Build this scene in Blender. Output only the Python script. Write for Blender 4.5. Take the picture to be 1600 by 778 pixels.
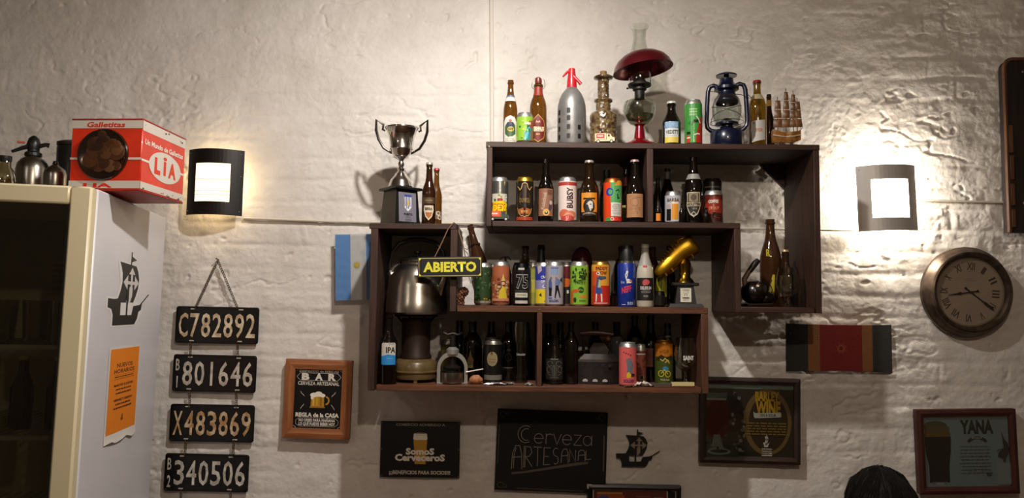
import bpy, bmesh, math, random
import numpy as np
from mathutils import Vector, Matrix, noise as mnoise

random.seed(7)
PI = math.pi
scene = bpy.context.scene
for _o in list(bpy.data.objects):
    bpy.data.objects.remove(_o)
COL = scene.collection

# ------------------------------------------------------------------ camera
F_PX = 1160.0
CAM = Vector((0.0, -2.9, 1.7))
PITCH = math.radians(3.75)
ROLL = math.radians(0.55)
cam_data = bpy.data.cameras.new('camera')
cam = bpy.data.objects.new('camera', cam_data)
COL.objects.link(cam)
cam_data.sensor_fit = 'HORIZONTAL'
cam_data.sensor_width = 36.0
cam_data.lens = 36.0 * F_PX / 1600.0
cam_data.clip_start = 0.05
CM = (Matrix.Translation(CAM) @ Matrix.Rotation(PI / 2 + PITCH, 4, 'X') @ Matrix.Rotation(ROLL, 4, 'Z')
      @ Matrix.Translation((0, 0, 0)))
cam.matrix_world = CM
scene.camera = cam
CMI = CM.inverted()
CX, CY = 800.0, 389.0

# ------------------------------------------------------------------ world and exposure
world = bpy.data.worlds.new('world')
scene.world = world
world.use_nodes = True
wb = world.node_tree.nodes['Background']
wb.inputs['Color'].default_value = (1.0, 0.9, 0.78, 1)
wb.inputs['Strength'].default_value = 0.02
vs = scene.view_settings
vs.view_transform = 'Standard'
vs.look = 'None'
vs.gamma = 1.0
vs.use_curve_mapping = False
vs.exposure = 0.22

# ceiling lamps above the frame, one of them only added as fill; their fittings are built further down
CEILING_Z = 3.25
SPOT_LOC, SPOT_AIM = Vector((-0.02, -1.22, 2.95)), Vector((-0.56, 0.0, 0.15))
LAMPS = [  # position, watts, bulb radius, colour
    ((0.32, -2.94, 2.82), 46.0, 0.03, (1.0, 0.85, 0.69)),
    ((-1.9, -3.1, 2.86), 8.0, 0.06, (1.0, 0.90, 0.80)),  # added fill lamp, unseen; brightens the left wall and the fridge inside
]
SCONCE_WATTS = {'cool': 12.5, 'warm': 0.9}
for loc, watts, rad, colr in LAMPS:
    ld = bpy.data.lights.new('bulb_light', 'POINT')
    ld.energy = watts
    ld.shadow_soft_size = rad
    ld.color = colr
    lo = bpy.data.objects.new('bulb_light', ld)
    lo.location = loc
    COL.objects.link(lo)
ld = bpy.data.lights.new('spot_light', 'SPOT')
ld.energy = 94.0
ld.shadow_soft_size = 0.035
ld.color = (1.0, 0.945, 0.885)
ld.spot_size = math.radians(178)
ld.spot_blend = 1.0
lo = bpy.data.objects.new('spot_light', ld)
lo.location = SPOT_LOC
lo.rotation_euler = (SPOT_AIM - SPOT_LOC).to_track_quat('-Z', 'Y').to_euler()
COL.objects.link(lo)


# ------------------------------------------------------------------ pixel helpers
def P(px, py, d):
    """point on the plane d metres in front of the back wall, seen at pixel px,py"""
    v = CM.to_3x3() @ Vector(((px - CX) / F_PX, -(py - CY) / F_PX, -1.0))
    t = (-d - CAM.y) / v.y
    return CAM + v * t


def proj(p):
    q = CMI @ Vector(p)
    return CX + F_PX * q.x / -q.z, CY - F_PX * q.y / -q.z, -q.z


def xat(px, d, z):
    x = (px - 790) / 420.0
    for _ in range(4):
        a, b, zz = proj((x, -d, z))
        x += (px - a) * zz / F_PX
    return x


def zat(py, x, d):
    z = 1.7
    for _ in range(5):
        a, b, zz = proj((x, -d, z))
        z -= (py - b) * zz / F_PX
    return z


def mpp(d):
    return (2.9 - d) / F_PX


# ------------------------------------------------------------------ materials
def lin(c):
    return c / 12.92 if c <= 0.04045 else ((c + 0.055) / 1.055) ** 2.4


def hexc(h):
    h = h.lstrip('#')
    return tuple(lin(int(h[i:i + 2], 16) / 255.0) for i in (0, 2, 4))


MATS = {}


def M(h, rough=0.5, metal=0.0, coat=0.0, emit=0.0, bump=0.0, bscale=60.0, vary=0.0):
    """plain procedural surface: colour with a little noise in tone and roughness"""
    key = (h, rough, metal, coat, emit, bump, bscale, vary)
    if key in MATS:
        return MATS[key]
    m = bpy.data.materials.new('surface')
    m.use_nodes = True
    nt = m.node_tree
    b = nt.nodes['Principled BSDF']
    c = hexc(h)
    b.inputs['Base Color'].default_value = (*c, 1)
    b.inputs['Roughness'].default_value = rough
    b.inputs['Metallic'].default_value = metal
    b.inputs['Coat Weight'].default_value = coat
    b.inputs['Coat Roughness'].default_value = 0.08
    if emit:
        b.inputs['Emission Color'].default_value = (*c, 1)
        b.inputs['Emission Strength'].default_value = emit
    if bump or vary:
        tc = nt.nodes.new('ShaderNodeTexCoord')
        nz = nt.nodes.new('ShaderNodeTexNoise')
        nz.inputs['Scale'].default_value = bscale
        nz.inputs['Detail'].default_value = 6
        nt.links.new(tc.outputs['Object'], nz.inputs['Vector'])
        if bump:
            bp = nt.nodes.new('ShaderNodeBump')
            bp.inputs['Strength'].default_value = bump
            bp.inputs['Distance'].default_value = 0.004
            nt.links.new(nz.outputs['Fac'], bp.inputs['Height'])
            nt.links.new(bp.outputs['Normal'], b.inputs['Normal'])
        if vary:
            mx = nt.nodes.new('ShaderNodeMix')
            mx.data_type = 'RGBA'
            rp = nt.nodes.new('ShaderNodeValToRGB')
            rp.color_ramp.elements[0].position = 0.38
            rp.color_ramp.elements[1].position = 0.62
            nt.links.new(nz.outputs['Fac'], rp.inputs['Fac'])
            nt.links.new(rp.outputs['Color'], mx.inputs['Factor'])
            mx.inputs[6].default_value = (*[x * (1 - vary) for x in c], 1)
            mx.inputs[7].default_value = (*[min(1, x * (1 + vary)) for x in c], 1)
            nt.links.new(mx.outputs[2], b.inputs['Base Color'])
    MATS[key] = m
    return m


def wood(h1, h2, axis='x', rough=0.55, sc=9.0):
    key = ('wood', h1, h2, axis, rough, sc)
    if key in MATS:
        return MATS[key]
    m = bpy.data.materials.new('wood')
    m.use_nodes = True
    nt = m.node_tree
    b = nt.nodes['Principled BSDF']
    tc = nt.nodes.new('ShaderNodeTexCoord')
    mp = nt.nodes.new('ShaderNodeMapping')
    s = {'x': (0.6, 9, 9), 'z': (9, 9, 0.6), 'y': (9, 0.6, 9)}[axis]
    mp.inputs['Scale'].default_value = s
    nz = nt.nodes.new('ShaderNodeTexNoise')
    nz.inputs['Scale'].default_value = sc
    nz.inputs['Detail'].default_value = 8
    nz.inputs['Roughness'].default_value = 0.65
    rp = nt.nodes.new('ShaderNodeValToRGB')
    rp.color_ramp.elements[0].position = 0.32
    rp.color_ramp.elements[1].position = 0.70
    rp.color_ramp.elements[0].color = (*hexc(h1), 1)
    rp.color_ramp.elements[1].color = (*hexc(h2), 1)
    bp = nt.nodes.new('ShaderNodeBump')
    bp.inputs['Strength'].default_value = 0.35
    bp.inputs['Distance'].default_value = 0.003
    nt.links.new(tc.outputs['Object'], mp.inputs['Vector'])
    nt.links.new(mp.outputs['Vector'], nz.inputs['Vector'])
    nt.links.new(nz.outputs['Fac'], rp.inputs['Fac'])
    nt.links.new(rp.outputs['Color'], b.inputs['Base Color'])
    nt.links.new(nz.outputs['Fac'], bp.inputs['Height'])
    nt.links.new(bp.outputs['Normal'], b.inputs['Normal'])
    b.inputs['Roughness'].default_value = rough
    MATS[key] = m
    return m


def thin_glass(h='f4f6f2', rough=0.03, base=0.06):
    """clear thin-walled glass: see-through with stronger reflection at grazing angles"""
    key = ('thin', h, rough, base)
    if key in MATS:
        return MATS[key]
    m = bpy.data.materials.new('clear_glass')
    m.use_nodes = True
    nt = m.node_tree
    nt.nodes.remove(nt.nodes['Principled BSDF'])
    out = nt.nodes['Material Output']
    tr = nt.nodes.new('ShaderNodeBsdfTransparent')
    tr.inputs['Color'].default_value = (*hexc(h), 1)
    gl = nt.nodes.new('ShaderNodeBsdfGlossy')
    gl.inputs['Roughness'].default_value = rough
    lw = nt.nodes.new('ShaderNodeLayerWeight')
    lw.inputs['Blend'].default_value = 0.25
    ma = nt.nodes.new('ShaderNodeMath')
    ma.operation = 'MULTIPLY_ADD'
    ma.inputs[1].default_value = 0.75
    ma.inputs[2].default_value = base
    ma.use_clamp = True
    mx = nt.nodes.new('ShaderNodeMixShader')
    nt.links.new(lw.outputs['Facing'], ma.inputs[0])
    nt.links.new(ma.outputs[0], mx.inputs['Fac'])
    nt.links.new(tr.outputs[0], mx.inputs[1])
    nt.links.new(gl.outputs[0], mx.inputs[2])
    nt.links.new(mx.outputs[0], out.inputs['Surface'])
    MATS[key] = m
    return m


def bottle_glass(h, trans=0.5):
    key = ('bot', h, trans)
    if key in MATS:
        return MATS[key]
    m = bpy.data.materials.new('bottle_glass')
    m.use_nodes = True
    b = m.node_tree.nodes['Principled BSDF']
    b.inputs['Base Color'].default_value = (*hexc(h), 1)
    b.inputs['Roughness'].default_value = 0.06
    b.inputs['IOR'].default_value = 1.5
    b.inputs['Transmission Weight'].default_value = trans
    MATS[key] = m
    return m


# ------------------------------------------------------------------ mesh builder
class MB:
    def __init__(self):
        self.v = []
        self.f = []
        self.mi = []
        self.mats = []

    def slot(self, m):
        if m not in self.mats:
            self.mats.append(m)
        return self.mats.index(m)

    def add(self, vs_, fs, m=None):
        o = len(self.v)
        s = self.slot(m) if m is not None else 0
        self.v += [tuple(p) for p in vs_]
        for f in fs:
            self.f.append(tuple(i + o for i in f))
            self.mi.append(s)
        return self

    def box(self, x0, x1, y0, y1, z0, z1, m=None, mat=None, bev=0.0):
        if bev:
            bm = bmesh.new()
            bmesh.ops.create_cube(bm, size=1.0)
            for v in bm.verts:
                v.co = Vector(((x0 + x1) / 2 + v.co.x * (x1 - x0), (y0 + y1) / 2 + v.co.y * (y1 - y0),
                               (z0 + z1) / 2 + v.co.z * (z1 - z0)))
            bmesh.ops.bevel(bm, geom=bm.edges[:], offset=bev, segments=1, affect='EDGES', profile=0.5)
            bm.verts.index_update()
            vs_ = [v.co.copy() for v in bm.verts]
            fs = [[v.index for v in f.verts] for f in bm.faces]
            bm.free()
        else:
            vs_ = [Vector(p) for p in ((x0, y0, z0), (x1, y0, z0), (x1, y1, z0), (x0, y1, z0),
                                       (x0, y0, z1), (x1, y0, z1), (x1, y1, z1), (x0, y1, z1))]
            fs = [(0, 3, 2, 1), (4, 5, 6, 7), (0, 1, 5, 4), (1, 2, 6, 5), (2, 3, 7, 6), (3, 0, 4, 7)]
        if mat is not None:
            vs_ = [mat @ v for v in vs_]
        return self.add(vs_, fs, m)

    def lathe(self, prof, seg=24, m=None, mat=None, disp=None, sq=None):
        """profile of (radius, height) turned about z"""
        vs_, rings, fs = [], [], []
        for r, z in prof:
            if r < 1e-6:
                rings.append([len(vs_)])
                vs_.append(Vector((0, 0, z)))
            else:
                ring = []
                for k in range(seg):
                    a = 2 * PI * k / seg
                    rr = r
                    if disp:
                        rr += disp(a, z, r)
                    ring.append(len(vs_))
                    vs_.append(Vector((rr * math.sin(a), -rr * math.cos(a), z)))
                rings.append(ring)
        for a, b in zip(rings[:-1], rings[1:]):
            if len(a) == 1 and len(b) == 1:
                continue
            for k in range(seg):
                k2 = (k + 1) % seg
                if len(a) == 1:
                    fs.append((a[0], b[k2], b[k]))
                elif len(b) == 1:
                    fs.append((a[k], a[k2], b[0]))
                else:
                    fs.append((a[k], a[k2], b[k2], b[k]))
        if mat is not None:
            vs_ = [mat @ v for v in vs_]
        return self.add(vs_, fs, m)

    def tube(self, pts, r, seg=8, m=None, closed=False, cap=True, flat=None):
        pts = [Vector(p) for p in pts]
        n = len(pts)
        rr = r if isinstance(r, (list, tuple)) else [r] * n
        vs_, fs = [], []
        up = None
        for i, p in enumerate(pts):
            if closed:
                t = (pts[(i + 1) % n] - pts[i - 1])
            else:
                t = pts[min(i + 1, n - 1)] - pts[max(i - 1, 0)]
            t.normalize()
            if up is None:
                up = t.orthogonal().normalized()
            else:
                up = (up - t * up.dot(t))
                if up.length < 1e-6:
                    up = t.orthogonal()
                up.normalize()
            w = t.cross(up)
            for k in range(seg):
                a = 2 * PI * k / seg
                vs_.append(p + (up * math.cos(a) + w * math.sin(a)) * rr[i])
        lim = n if closed else n - 1
        for i in range(lim):
            j = (i + 1) % n
            for k in range(seg):
                k2 = (k + 1) % seg
                fs.append((i * seg + k, i * seg + k2, j * seg + k2, j * seg + k))
        if cap and not closed:
            fs.append(tuple(range(seg - 1, -1, -1)))
            fs.append(tuple((n - 1) * seg + k for k in range(seg)))
        return self.add(vs_, fs, m)

    def prism(self, pts, y0, y1, m=None, mat=None):
        """polygon in x,z (seen from the front) pushed from y0 (front) to y1 (back)"""
        n = len(pts)
        vs_ = [Vector((x, y0, z)) for x, z in pts] + [Vector((x, y1, z)) for x, z in pts]
        fs = [tuple(range(n)), tuple(range(2 * n - 1, n - 1, -1))]
        for i in range(n):
            j = (i + 1) % n
            fs.append((i, i + n, j + n, j))
        if mat is not None:
            vs_ = [mat @ v for v in vs_]
        return self.add(vs_, fs, m)

    def ball(self, c, r, m=None, seg=12, sx=1, sy=1, sz=1, disp=None):
        vs_, fs = [], []
        n = seg // 2
        for i in range(n + 1):
            th = PI * i / n
            for k in range(seg):
                a = 2 * PI * k / seg
                q = Vector((math.sin(th) * math.cos(a), math.sin(th) * math.sin(a), math.cos(th)))
                rr = r * (1 + (disp(q) if disp else 0))
                vs_.append(Vector(c) + Vector((q.x * sx, q.y * sy, q.z * sz)) * rr)
        for i in range(n):
            for k in range(seg):
                k2 = (k + 1) % seg
                fs.append((i * seg + k, (i + 1) * seg + k, (i + 1) * seg + k2, i * seg + k2))
        return self.add(vs_, fs, m)

    def loft(self, rings, m=None, cap=True):
        vs_, fs = [], []
        n = len(rings[0])
        for r in rings:
            vs_ += [Vector(p) for p in r]
        for i in range(len(rings) - 1):
            for k in range(n):
                k2 = (k + 1) % n
                fs.append((i * n + k, i * n + k2, (i + 1) * n + k2, (i + 1) * n + k))
        if cap:
            fs.append(tuple(range(n - 1, -1, -1)))
            fs.append(tuple((len(rings) - 1) * n + k for k in range(n)))
        return self.add(vs_, fs, m)

    def build(self, name, parent=None, mat=None, sharp=40, loc=None, fix=True):
        me = bpy.data.meshes.new(name)
        me.from_pydata(self.v, [], self.f)
        if mat is not None:
            me.materials.append(mat)
        else:
            for m in self.mats:
                me.materials.append(m)
            me.polygons.foreach_set('material_index', self.mi)
        if fix:
            bm = bmesh.new()
            bm.from_mesh(me)
            bmesh.ops.recalc_face_normals(bm, faces=bm.faces[:])
            bm.to_mesh(me)
            bm.free()
        me.polygons.foreach_set('use_smooth', [True] * len(me.polygons))
        me.set_sharp_from_angle(angle=math.radians(sharp))
        me.update()
        o = bpy.data.objects.new(name, me)
        COL.objects.link(o)
        if parent is not None:
            o.parent = parent
        if loc is not None:
            o.location = loc
        return o


def thing(name, label, cat, loc=(0, 0, 0), rot=(0, 0, 0), group=None):
    o = bpy.data.objects.new(name, None)
    o.empty_display_size = 0.05
    COL.objects.link(o)
    o.location = loc
    o.rotation_euler = rot
    return tag(o, label, cat, group)


def tag(o, label, cat, group=None):
    o['label'] = label
    o['category'] = cat
    if group:
        o['group'] = group
    return o


def struct(o):
    o['kind'] = 'structure'
    return o


# ------------------------------------------------------------------ flat print: 2-D shapes (millimetres) laid on a surface
_fonts = {}
_capH = None


def _text2d(s, bold):
    key = (s, bold)
    if key in _fonts:
        return _fonts[key]
    cu = bpy.data.curves.new('glyphs', 'FONT')
    cu.body = s
    cu.resolution_u = 2
    cu.offset = bold
    cu.fill_mode = 'FRONT' if hasattr(cu, 'fill_mode') else cu.fill_mode
    ob = bpy.data.objects.new('glyphs', cu)
    me = bpy.data.meshes.new_from_object(ob)
    vs_ = [(v.co.x, v.co.y) for v in me.vertices]
    fs = [tuple(p.vertices) for p in me.polygons]
    bpy.data.objects.remove(ob)
    bpy.data.meshes.remove(me)
    bpy.data.curves.remove(cu)
    _fonts[key] = (vs_, fs)
    return _fonts[key]


def cap_h():
    global _capH
    if _capH is None:
        vs_, _ = _text2d('H', 0.0)
        _capH = (min(v[1] for v in vs_), max(v[1] for v in vs_))
    return _capH


def R_(u0, v0, u1, v1, c):
    return ([(u0, v0), (u1, v0), (u1, v1), (u0, v1)], [(0, 1, 2, 3)], c)


def E_(cu, cv, ru, rv, c, n=20, a0=0.0, a1=360.0):
    full = abs(a1 - a0 - 360) < 1e-6
    k = n if full else n + 1
    pts = [(cu + ru * math.cos(math.radians(a0 + (a1 - a0) * i / n)), cv + rv * math.sin(math.radians(a0 + (a1 - a0) * i / n)))
           for i in range(k)]
    return (pts, [tuple(range(k))], c)


def G_(pts, c):
    return (list(pts), [tuple(range(len(pts)))], c)


def O_(cu, cv, ru, rv, w, c, n=28, a0=0.0, a1=360.0):
    """elliptic ring"""
    vs_, fs = [], []
    for i in range(n + 1):
        a = math.radians(a0 + (a1 - a0) * i / n)
        vs_ += [(cu + ru * math.cos(a), cv + rv * math.sin(a)), (cu + (ru - w) * math.cos(a), cv + (rv - w) * math.sin(a))]
    for i in range(n):
        fs.append((2 * i, 2 * i + 2, 2 * i + 3, 2 * i + 1))
    return (vs_, fs, c)


def L_(pts, w, c, closed=False):
    """stroked line with mitred joints"""
    n = len(pts)
    vs_, fs = [], []
    for i in range(n):
        p = Vector(pts[i])
        a = Vector(pts[i - 1]) if (i > 0 or closed) else None
        b = Vector(pts[(i + 1) % n]) if (i < n - 1 or closed) else None
        d = Vector((0, 0))
        if a is not None and (p - a).length > 1e-9:
            d += (p - a).normalized()
        if b is not None and (b - p).length > 1e-9:
            d += (b - p).normalized()
        if d.length < 1e-6:
            d = Vector((1, 0))
        d.normalize()
        nn = Vector((-d.y, d.x)) * (w / 2)
        if a is not None and b is not None:
            e = (b - p).normalized()
            k = abs(nn.normalized().dot(Vector((-e.y, e.x))))
            nn /= max(0.5, k)
        vs_ += [tuple(p + nn), tuple(p - nn)]
    for i in range(n if closed else n - 1):
        j = (i + 1) % n
        fs.append((2 * i, 2 * i + 1, 2 * j + 1, 2 * j))
    return (vs_, fs, c)


def T_(s, cu, cv, h, c, w=None, bold=0.0, rot=0.0, shear=0.0):
    vs_, fs = _text2d(s, bold)
    if not vs_:
        return ([], [], c)
    lo, hi = cap_h()
    k = h / (hi - lo)
    x0 = min(v[0] for v in vs_)
    x1 = max(v[0] for v in vs_)
    kx = (w / (x1 - x0)) if w else k
    out = []
    ca, sa = math.cos(math.radians(rot)), math.sin(math.radians(rot))
    for x, y in vs_:
        yy = (y - (lo + hi) / 2) * k
        xx = (x - (x0 + x1) / 2) * kx + shear * yy
        out.append((cu + xx * ca - yy * sa, cv + xx * sa + yy * ca))
    return (out, fs, c)


def lines_(cu, cv, w, n, step, h, c, seed=1):
    """rows of small unreadable print as thin dashes"""
    rnd = random.Random(seed)
    out = []
    for i in range(n):
        ww = w * rnd.uniform(0.72, 1.0)
        u = cu - ww / 2
        v = cv - i * step
        while u < cu + ww / 2:
            l = rnd.uniform(0.05, 0.16) * w
            e = min(u + l, cu + ww / 2)
            out.append(R_(u, v - h / 2, e, v + h / 2, c))
            u = e + w * 0.025
    return out


def rrect(u0, v0, u1, v1, r, c, n=4):
    pts = []
    for (cx, cy, a0) in ((u1 - r, v1 - r, 0), (u0 + r, v1 - r, 90), (u0 + r, v0 + r, 180), (u1 - r, v0 + r, 270)):
        for i in range(n + 1):
            a = math.radians(a0 + 90 * i / n)
            pts.append((cx + r * math.cos(a), cy + r * math.sin(a)))
    return G_(pts, c)


def shift(items, du, dv, s=1.0, sx=None):
    sx = s if sx is None else sx
    return [([(u * sx + du, v * s + dv) for u, v in it[0]], it[1], it[2]) for it in items]


def flat(items, name, parent, rough=0.5, off=0.0, step=0.00012, pm=None, coat=0.0, zoff=0.0):
    """lay print on the local x,z plane (front is -y)"""
    mb = MB()
    for i, (vs_, fs, c) in enumerate(items):
        if vs_:
            e = off + step * (i + 1)
            mb.add([(u / 1000, -e, v / 1000 + zoff) for u, v in vs_], fs, (pm or (lambda h: M(h, rough, coat=coat)))(c))
    return mb.build(name, parent, sharp=180, fix=False)


def clusters(items, margin=2.0, small=12.0):
    """sort print into groups that touch each other, so that marks standing apart become parts of their own"""
    items = [it for it in items if it[0]]
    bb = [(min(u for u, v in it[0]) - margin, min(v for u, v in it[0]) - margin, max(u for u, v in it[0]) + margin, max(v for u, v in it[0]) + margin)
          for it in items]
    par = list(range(len(items)))

    def find(i):
        while par[i] != i:
            i = par[i]
        return i
    for i in range(len(items)):
        for j in range(i):
            a, b = bb[i], bb[j]
            if a[0] < b[2] and b[0] < a[2] and a[1] < b[3] and b[1] < a[3]:
                par[find(i)] = find(j)
    gr = {}
    for i in range(len(items)):
        gr.setdefault(find(i), []).append(i)
    big, rest = [], []
    for g in gr.values():
        w = max(bb[i][2] for i in g) - min(bb[i][0] for i in g) - 2 * margin
        h = max(bb[i][3] for i in g) - min(bb[i][1] for i in g) - 2 * margin
        (big if max(w, h) >= small and min(w, h) >= 1.2 else rest).append((w * h, g))
    if not big:
        return [items]
    big.sort(key=lambda q: -q[0])
    for _, g in rest:
        big[0][1].extend(g)
    return [[items[i] for i in sorted(g)] for _, g in big]


def wrap(items, name, parent, rad, **kw):
    first = None
    for g in clusters(items):
        o = wrap_one(g, name, parent, rad, **kw)
        first = first or o
    return first


def wrap_one(items, name, parent, rad, rough=0.4, off=0.0003, step=0.00012, zoff=0.0, metal=0.0, coat=0.0, turn=0.0):
    """lay print round a cylinder of the given radius about local z, facing -y"""
    mb = MB()
    for i, (vs_, fs, c) in enumerate(items):
        if not vs_:
            continue
        r = rad + off + step * i
        bm = bmesh.new()
        bv = [bm.verts.new((u / 1000, v / 1000, 0)) for u, v in vs_]
        for f in fs:
            try:
                bm.faces.new([bv[k] for k in f])
            except ValueError:
                pass
        if max(len(f) for f in fs) > 4:
            bmesh.ops.triangulate(bm, faces=bm.faces[:])
        us = [u / 1000 for u, v in vs_]
        st = rad * 0.22
        u = (math.floor(min(us) / st) + 1) * st
        while u < max(us):
            bmesh.ops.bisect_plane(bm, geom=bm.verts[:] + bm.edges[:] + bm.faces[:], plane_co=(u, 0, 0), plane_no=(1, 0, 0))
            u += st
        bm.verts.index_update()
        pts = []
        for v in bm.verts:
            a = v.co.x / rad + turn
            pts.append((r * math.sin(a), -r * math.cos(a), v.co.y + zoff))
        mb.add(pts, [[v.index for v in f.verts] for f in bm.faces], M(c, rough, metal, coat=coat))
        bm.free()
    return mb.build(name, parent, sharp=180, fix=False)


def face_cam(x, d):
    return -math.atan2(x, 2.9 - d)


# ------------------------------------------------------------------ the room
def fbm(X, Z, scale, seed, octv=4, gain=0.5):
    rng = np.random.RandomState(seed)
    out = np.zeros_like(X)
    amp, tot = 1.0, 0.0
    for o in range(octv):
        tab = rng.rand(256, 256)
        u = X / scale + 17.3 * o + 40
        v = Z / scale + 9.1 * o + 40
        iu = np.floor(u).astype(int)
        iv = np.floor(v).astype(int)
        fu = u - iu
        fv = v - iv
        fu = fu * fu * (3 - 2 * fu)
        fv = fv * fv * (3 - 2 * fv)
        a = tab[iu % 256, iv % 256]
        b = tab[(iu + 1) % 256, iv % 256]
        c = tab[iu % 256, (iv + 1) % 256]
        d = tab[(iu + 1) % 256, (iv + 1) % 256]
        out += amp * ((a * (1 - fu) + b * fu) * (1 - fv) + (c * (1 - fu) + d * fu) * fv)
        tot += amp
        amp *= gain
        scale = scale / 2.03
    return out / tot


def smooth(e0, e1, x):
    t = np.clip((x - e0) / (e1 - e0), 0, 1)
    return t * t * (3 - 2 * t)


def wall_relief(X, Z):
    """how far the whitewashed brickwork stands out (metres)"""
    wz = Z + 0.020 * (fbm(X, Z, 0.35, 3, 3) - 0.5) + 0.010 * (fbm(X, Z, 0.09, 4, 2) - 0.5)
    wx = X + 0.05 * (fbm(X, Z, 0.2, 5, 2) - 0.5)
    ch = 0.086
    row = np.floor(wz / ch)
    fz = wz / ch - row
    dj = np.minimum(fz, 1 - fz)
    bl = 0.27
    fx = (wx + (row % 2) * bl / 2 + 0.03 * np.sin(row * 12.9)) / bl
    fx = fx - np.floor(fx)
    dv = np.minimum(fx, 1 - fx) * bl / ch
    mask = smooth(0.34, 0.66, fbm(X, Z, 0.55, 6, 3))
    mask3 = smooth(0.42, 0.60, fbm(X * 0.4, Z, 0.12, 21, 3))
    mask2 = smooth(0.40, 0.62, fbm(X, Z, 0.16, 7, 3))
    h = 0.0017 * mask * smooth(0.0, 0.22, dj) + 0.0013 * smooth(0.0, 0.13, dj) * mask2 * mask3
    h += 0.0016 * smooth(0.0, 0.15, dv) * mask2 * mask
    bid = np.sin(row * 7.31 + np.floor((wx + (row % 2) * bl / 2) / bl) * 3.7)
    h += 0.0010 * bid * smooth(0, .25, dj) * smooth(0, .3, dv) * mask
    h += 0.012 * (fbm(X, Z, 0.30, 8, 3) - 0.5)
    h += 0.0052 * (fbm(X, Z, 0.070, 9, 4, 0.6) - 0.5)
    # trowelled flakes: small raised islands with a clear edge
    fl = fbm(X, Z * 1.4, 0.050, 31, 3, 0.6)
    h += 0.0013 * smooth(0.54, 0.585, fl) * smooth(0.40, 0.60, fbm(X, Z, 0.26, 32, 2))
    h += 0.0008 * smooth(0.55, 0.59, fbm(X * .8, Z * 1.3, 0.024, 33, 2)) * smooth(0.44, 0.60, fbm(X, Z, 0.20, 34, 2))
    rid = 1 - np.abs(2 * fbm(X * 0.45, Z, 0.10, 10, 4) - 1)
    h -= 0.0042 * smooth(0.945, 0.99, rid) * smooth(0.52, 0.64, fbm(X, Z, 0.22, 11, 2))
    pit = fbm(X, Z, 0.030, 12, 2)
    h -= 0.0060 * smooth(0.78, 0.88, pit) * smooth(0.5, 0.62, fbm(X, Z, 0.3, 13, 2))
    return h


def whitewash(h1, h2):
    m = bpy.data.materials.new('whitewashed_brick')
    m.use_nodes = True
    nt = m.node_tree
    b = nt.nodes['Principled BSDF']
    tc = nt.nodes.new('ShaderNodeTexCoord')
    n1 = nt.nodes.new('ShaderNodeTexNoise')
    n1.inputs['Scale'].default_value = 3.0
    n1.inputs['Detail'].default_value = 9
    n1.inputs['Roughness'].default_value = 0.7
    rp = nt.nodes.new('ShaderNodeValToRGB')
    rp.color_ramp.elements[0].position = 0.30
    rp.color_ramp.elements[1].position = 0.62
    rp.color_ramp.elements[0].color = (*hexc(h1), 1)
    rp.color_ramp.elements[1].color = (*hexc(h2), 1)
    n2 = nt.nodes.new('ShaderNodeTexNoise')
    n2.inputs['Scale'].default_value = 55
    n2.inputs['Detail'].default_value = 7
    n2.inputs['Roughness'].default_value = 0.6
    bp = nt.nodes.new('ShaderNodeBump')
    bp.inputs['Strength'].default_value = 0.42
    bp.inputs['Distance'].default_value = 0.006
    nt.links.new(tc.outputs['Object'], n1.inputs['Vector'])
    nt.links.new(tc.outputs['Object'], n2.inputs['Vector'])
    nt.links.new(n1.outputs['Fac'], rp.inputs['Fac'])
    nt.links.new(rp.outputs['Color'], b.inputs['Base Color'])
    nt.links.new(n2.outputs['Fac'], bp.inputs['Height'])
    nt.links.new(bp.outputs['Normal'], b.inputs['Normal'])
    b.inputs['Roughness'].default_value = 0.62
    return m


def build_room():
    xs = np.concatenate([np.linspace(-3.4, -2.1, 30, endpoint=False), np.linspace(-2.1, 2.15, 860, endpoint=False),
                         np.linspace(2.15, 3.4, 30)])
    zs = np.concatenate([np.linspace(0, 0.75, 20, endpoint=False), np.linspace(0.75, 3.0, 456, endpoint=False),
                         np.linspace(3.0, CEILING_Z, 8)])
    X, Z = np.meshgrid(xs, zs)
    H = wall_relief(X, Z)
    H = H - H.mean() + 0.002
    nx, nz = len(xs), len(zs)
    co = np.stack([X.ravel(), -H.ravel(), Z.ravel()], axis=1)
    idx = np.arange(nx * nz).reshape(nz, nx)
    q = np.stack([idx[:-1, :-1], idx[:-1, 1:], idx[1:, 1:], idx[1:, :-1]], axis=-1).reshape(-1, 4)
    me = bpy.data.meshes.new('wall_back')
    me.vertices.add(len(co))
    me.vertices.foreach_set('co', co.astype(np.float32).ravel())
    me.loops.add(q.size)
    me.loops.foreach_set('vertex_index', q.ravel().astype(np.int32))
    me.polygons.add(len(q))
    me.polygons.foreach_set('loop_start', np.arange(0, q.size, 4, dtype=np.int32))
    me.update(calc_edges=True)
    me.polygons.foreach_set('use_smooth', [True] * len(me.polygons))
    me.materials.append(whitewash('c9c1b8', 'dfd9d2'))
    o = bpy.data.objects.new('wall_back', me)
    COL.objects.link(o)
    struct(o)
    side = M('8f8475', 0.8, bump=0.4, bscale=9)
    for nm, b in (('wall_left', (-3.5, -3.4, -4.6, 0.1, 0, CEILING_Z)), ('wall_right', (3.4, 3.5, -4.6, 0.1, 0, CEILING_Z)),
                  ('wall_front', (-3.5, 3.5, -4.7, -4.6, 0, CEILING_Z))):
        struct(MB().box(*b).build(nm, mat=side))
    struct(MB().box(-3.5, 3.5, -4.7, 0.1, -0.1, 0).build('floor', mat=wood('4a2f20', '6d4a33', 'x', 0.4, 5)))
    struct(MB().box(-3.5, 3.5, -4.7, 0.1, CEILING_Z, CEILING_Z + 0.1).build('ceiling', mat=M('8a7c6a', 0.8)))


build_room()


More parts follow.
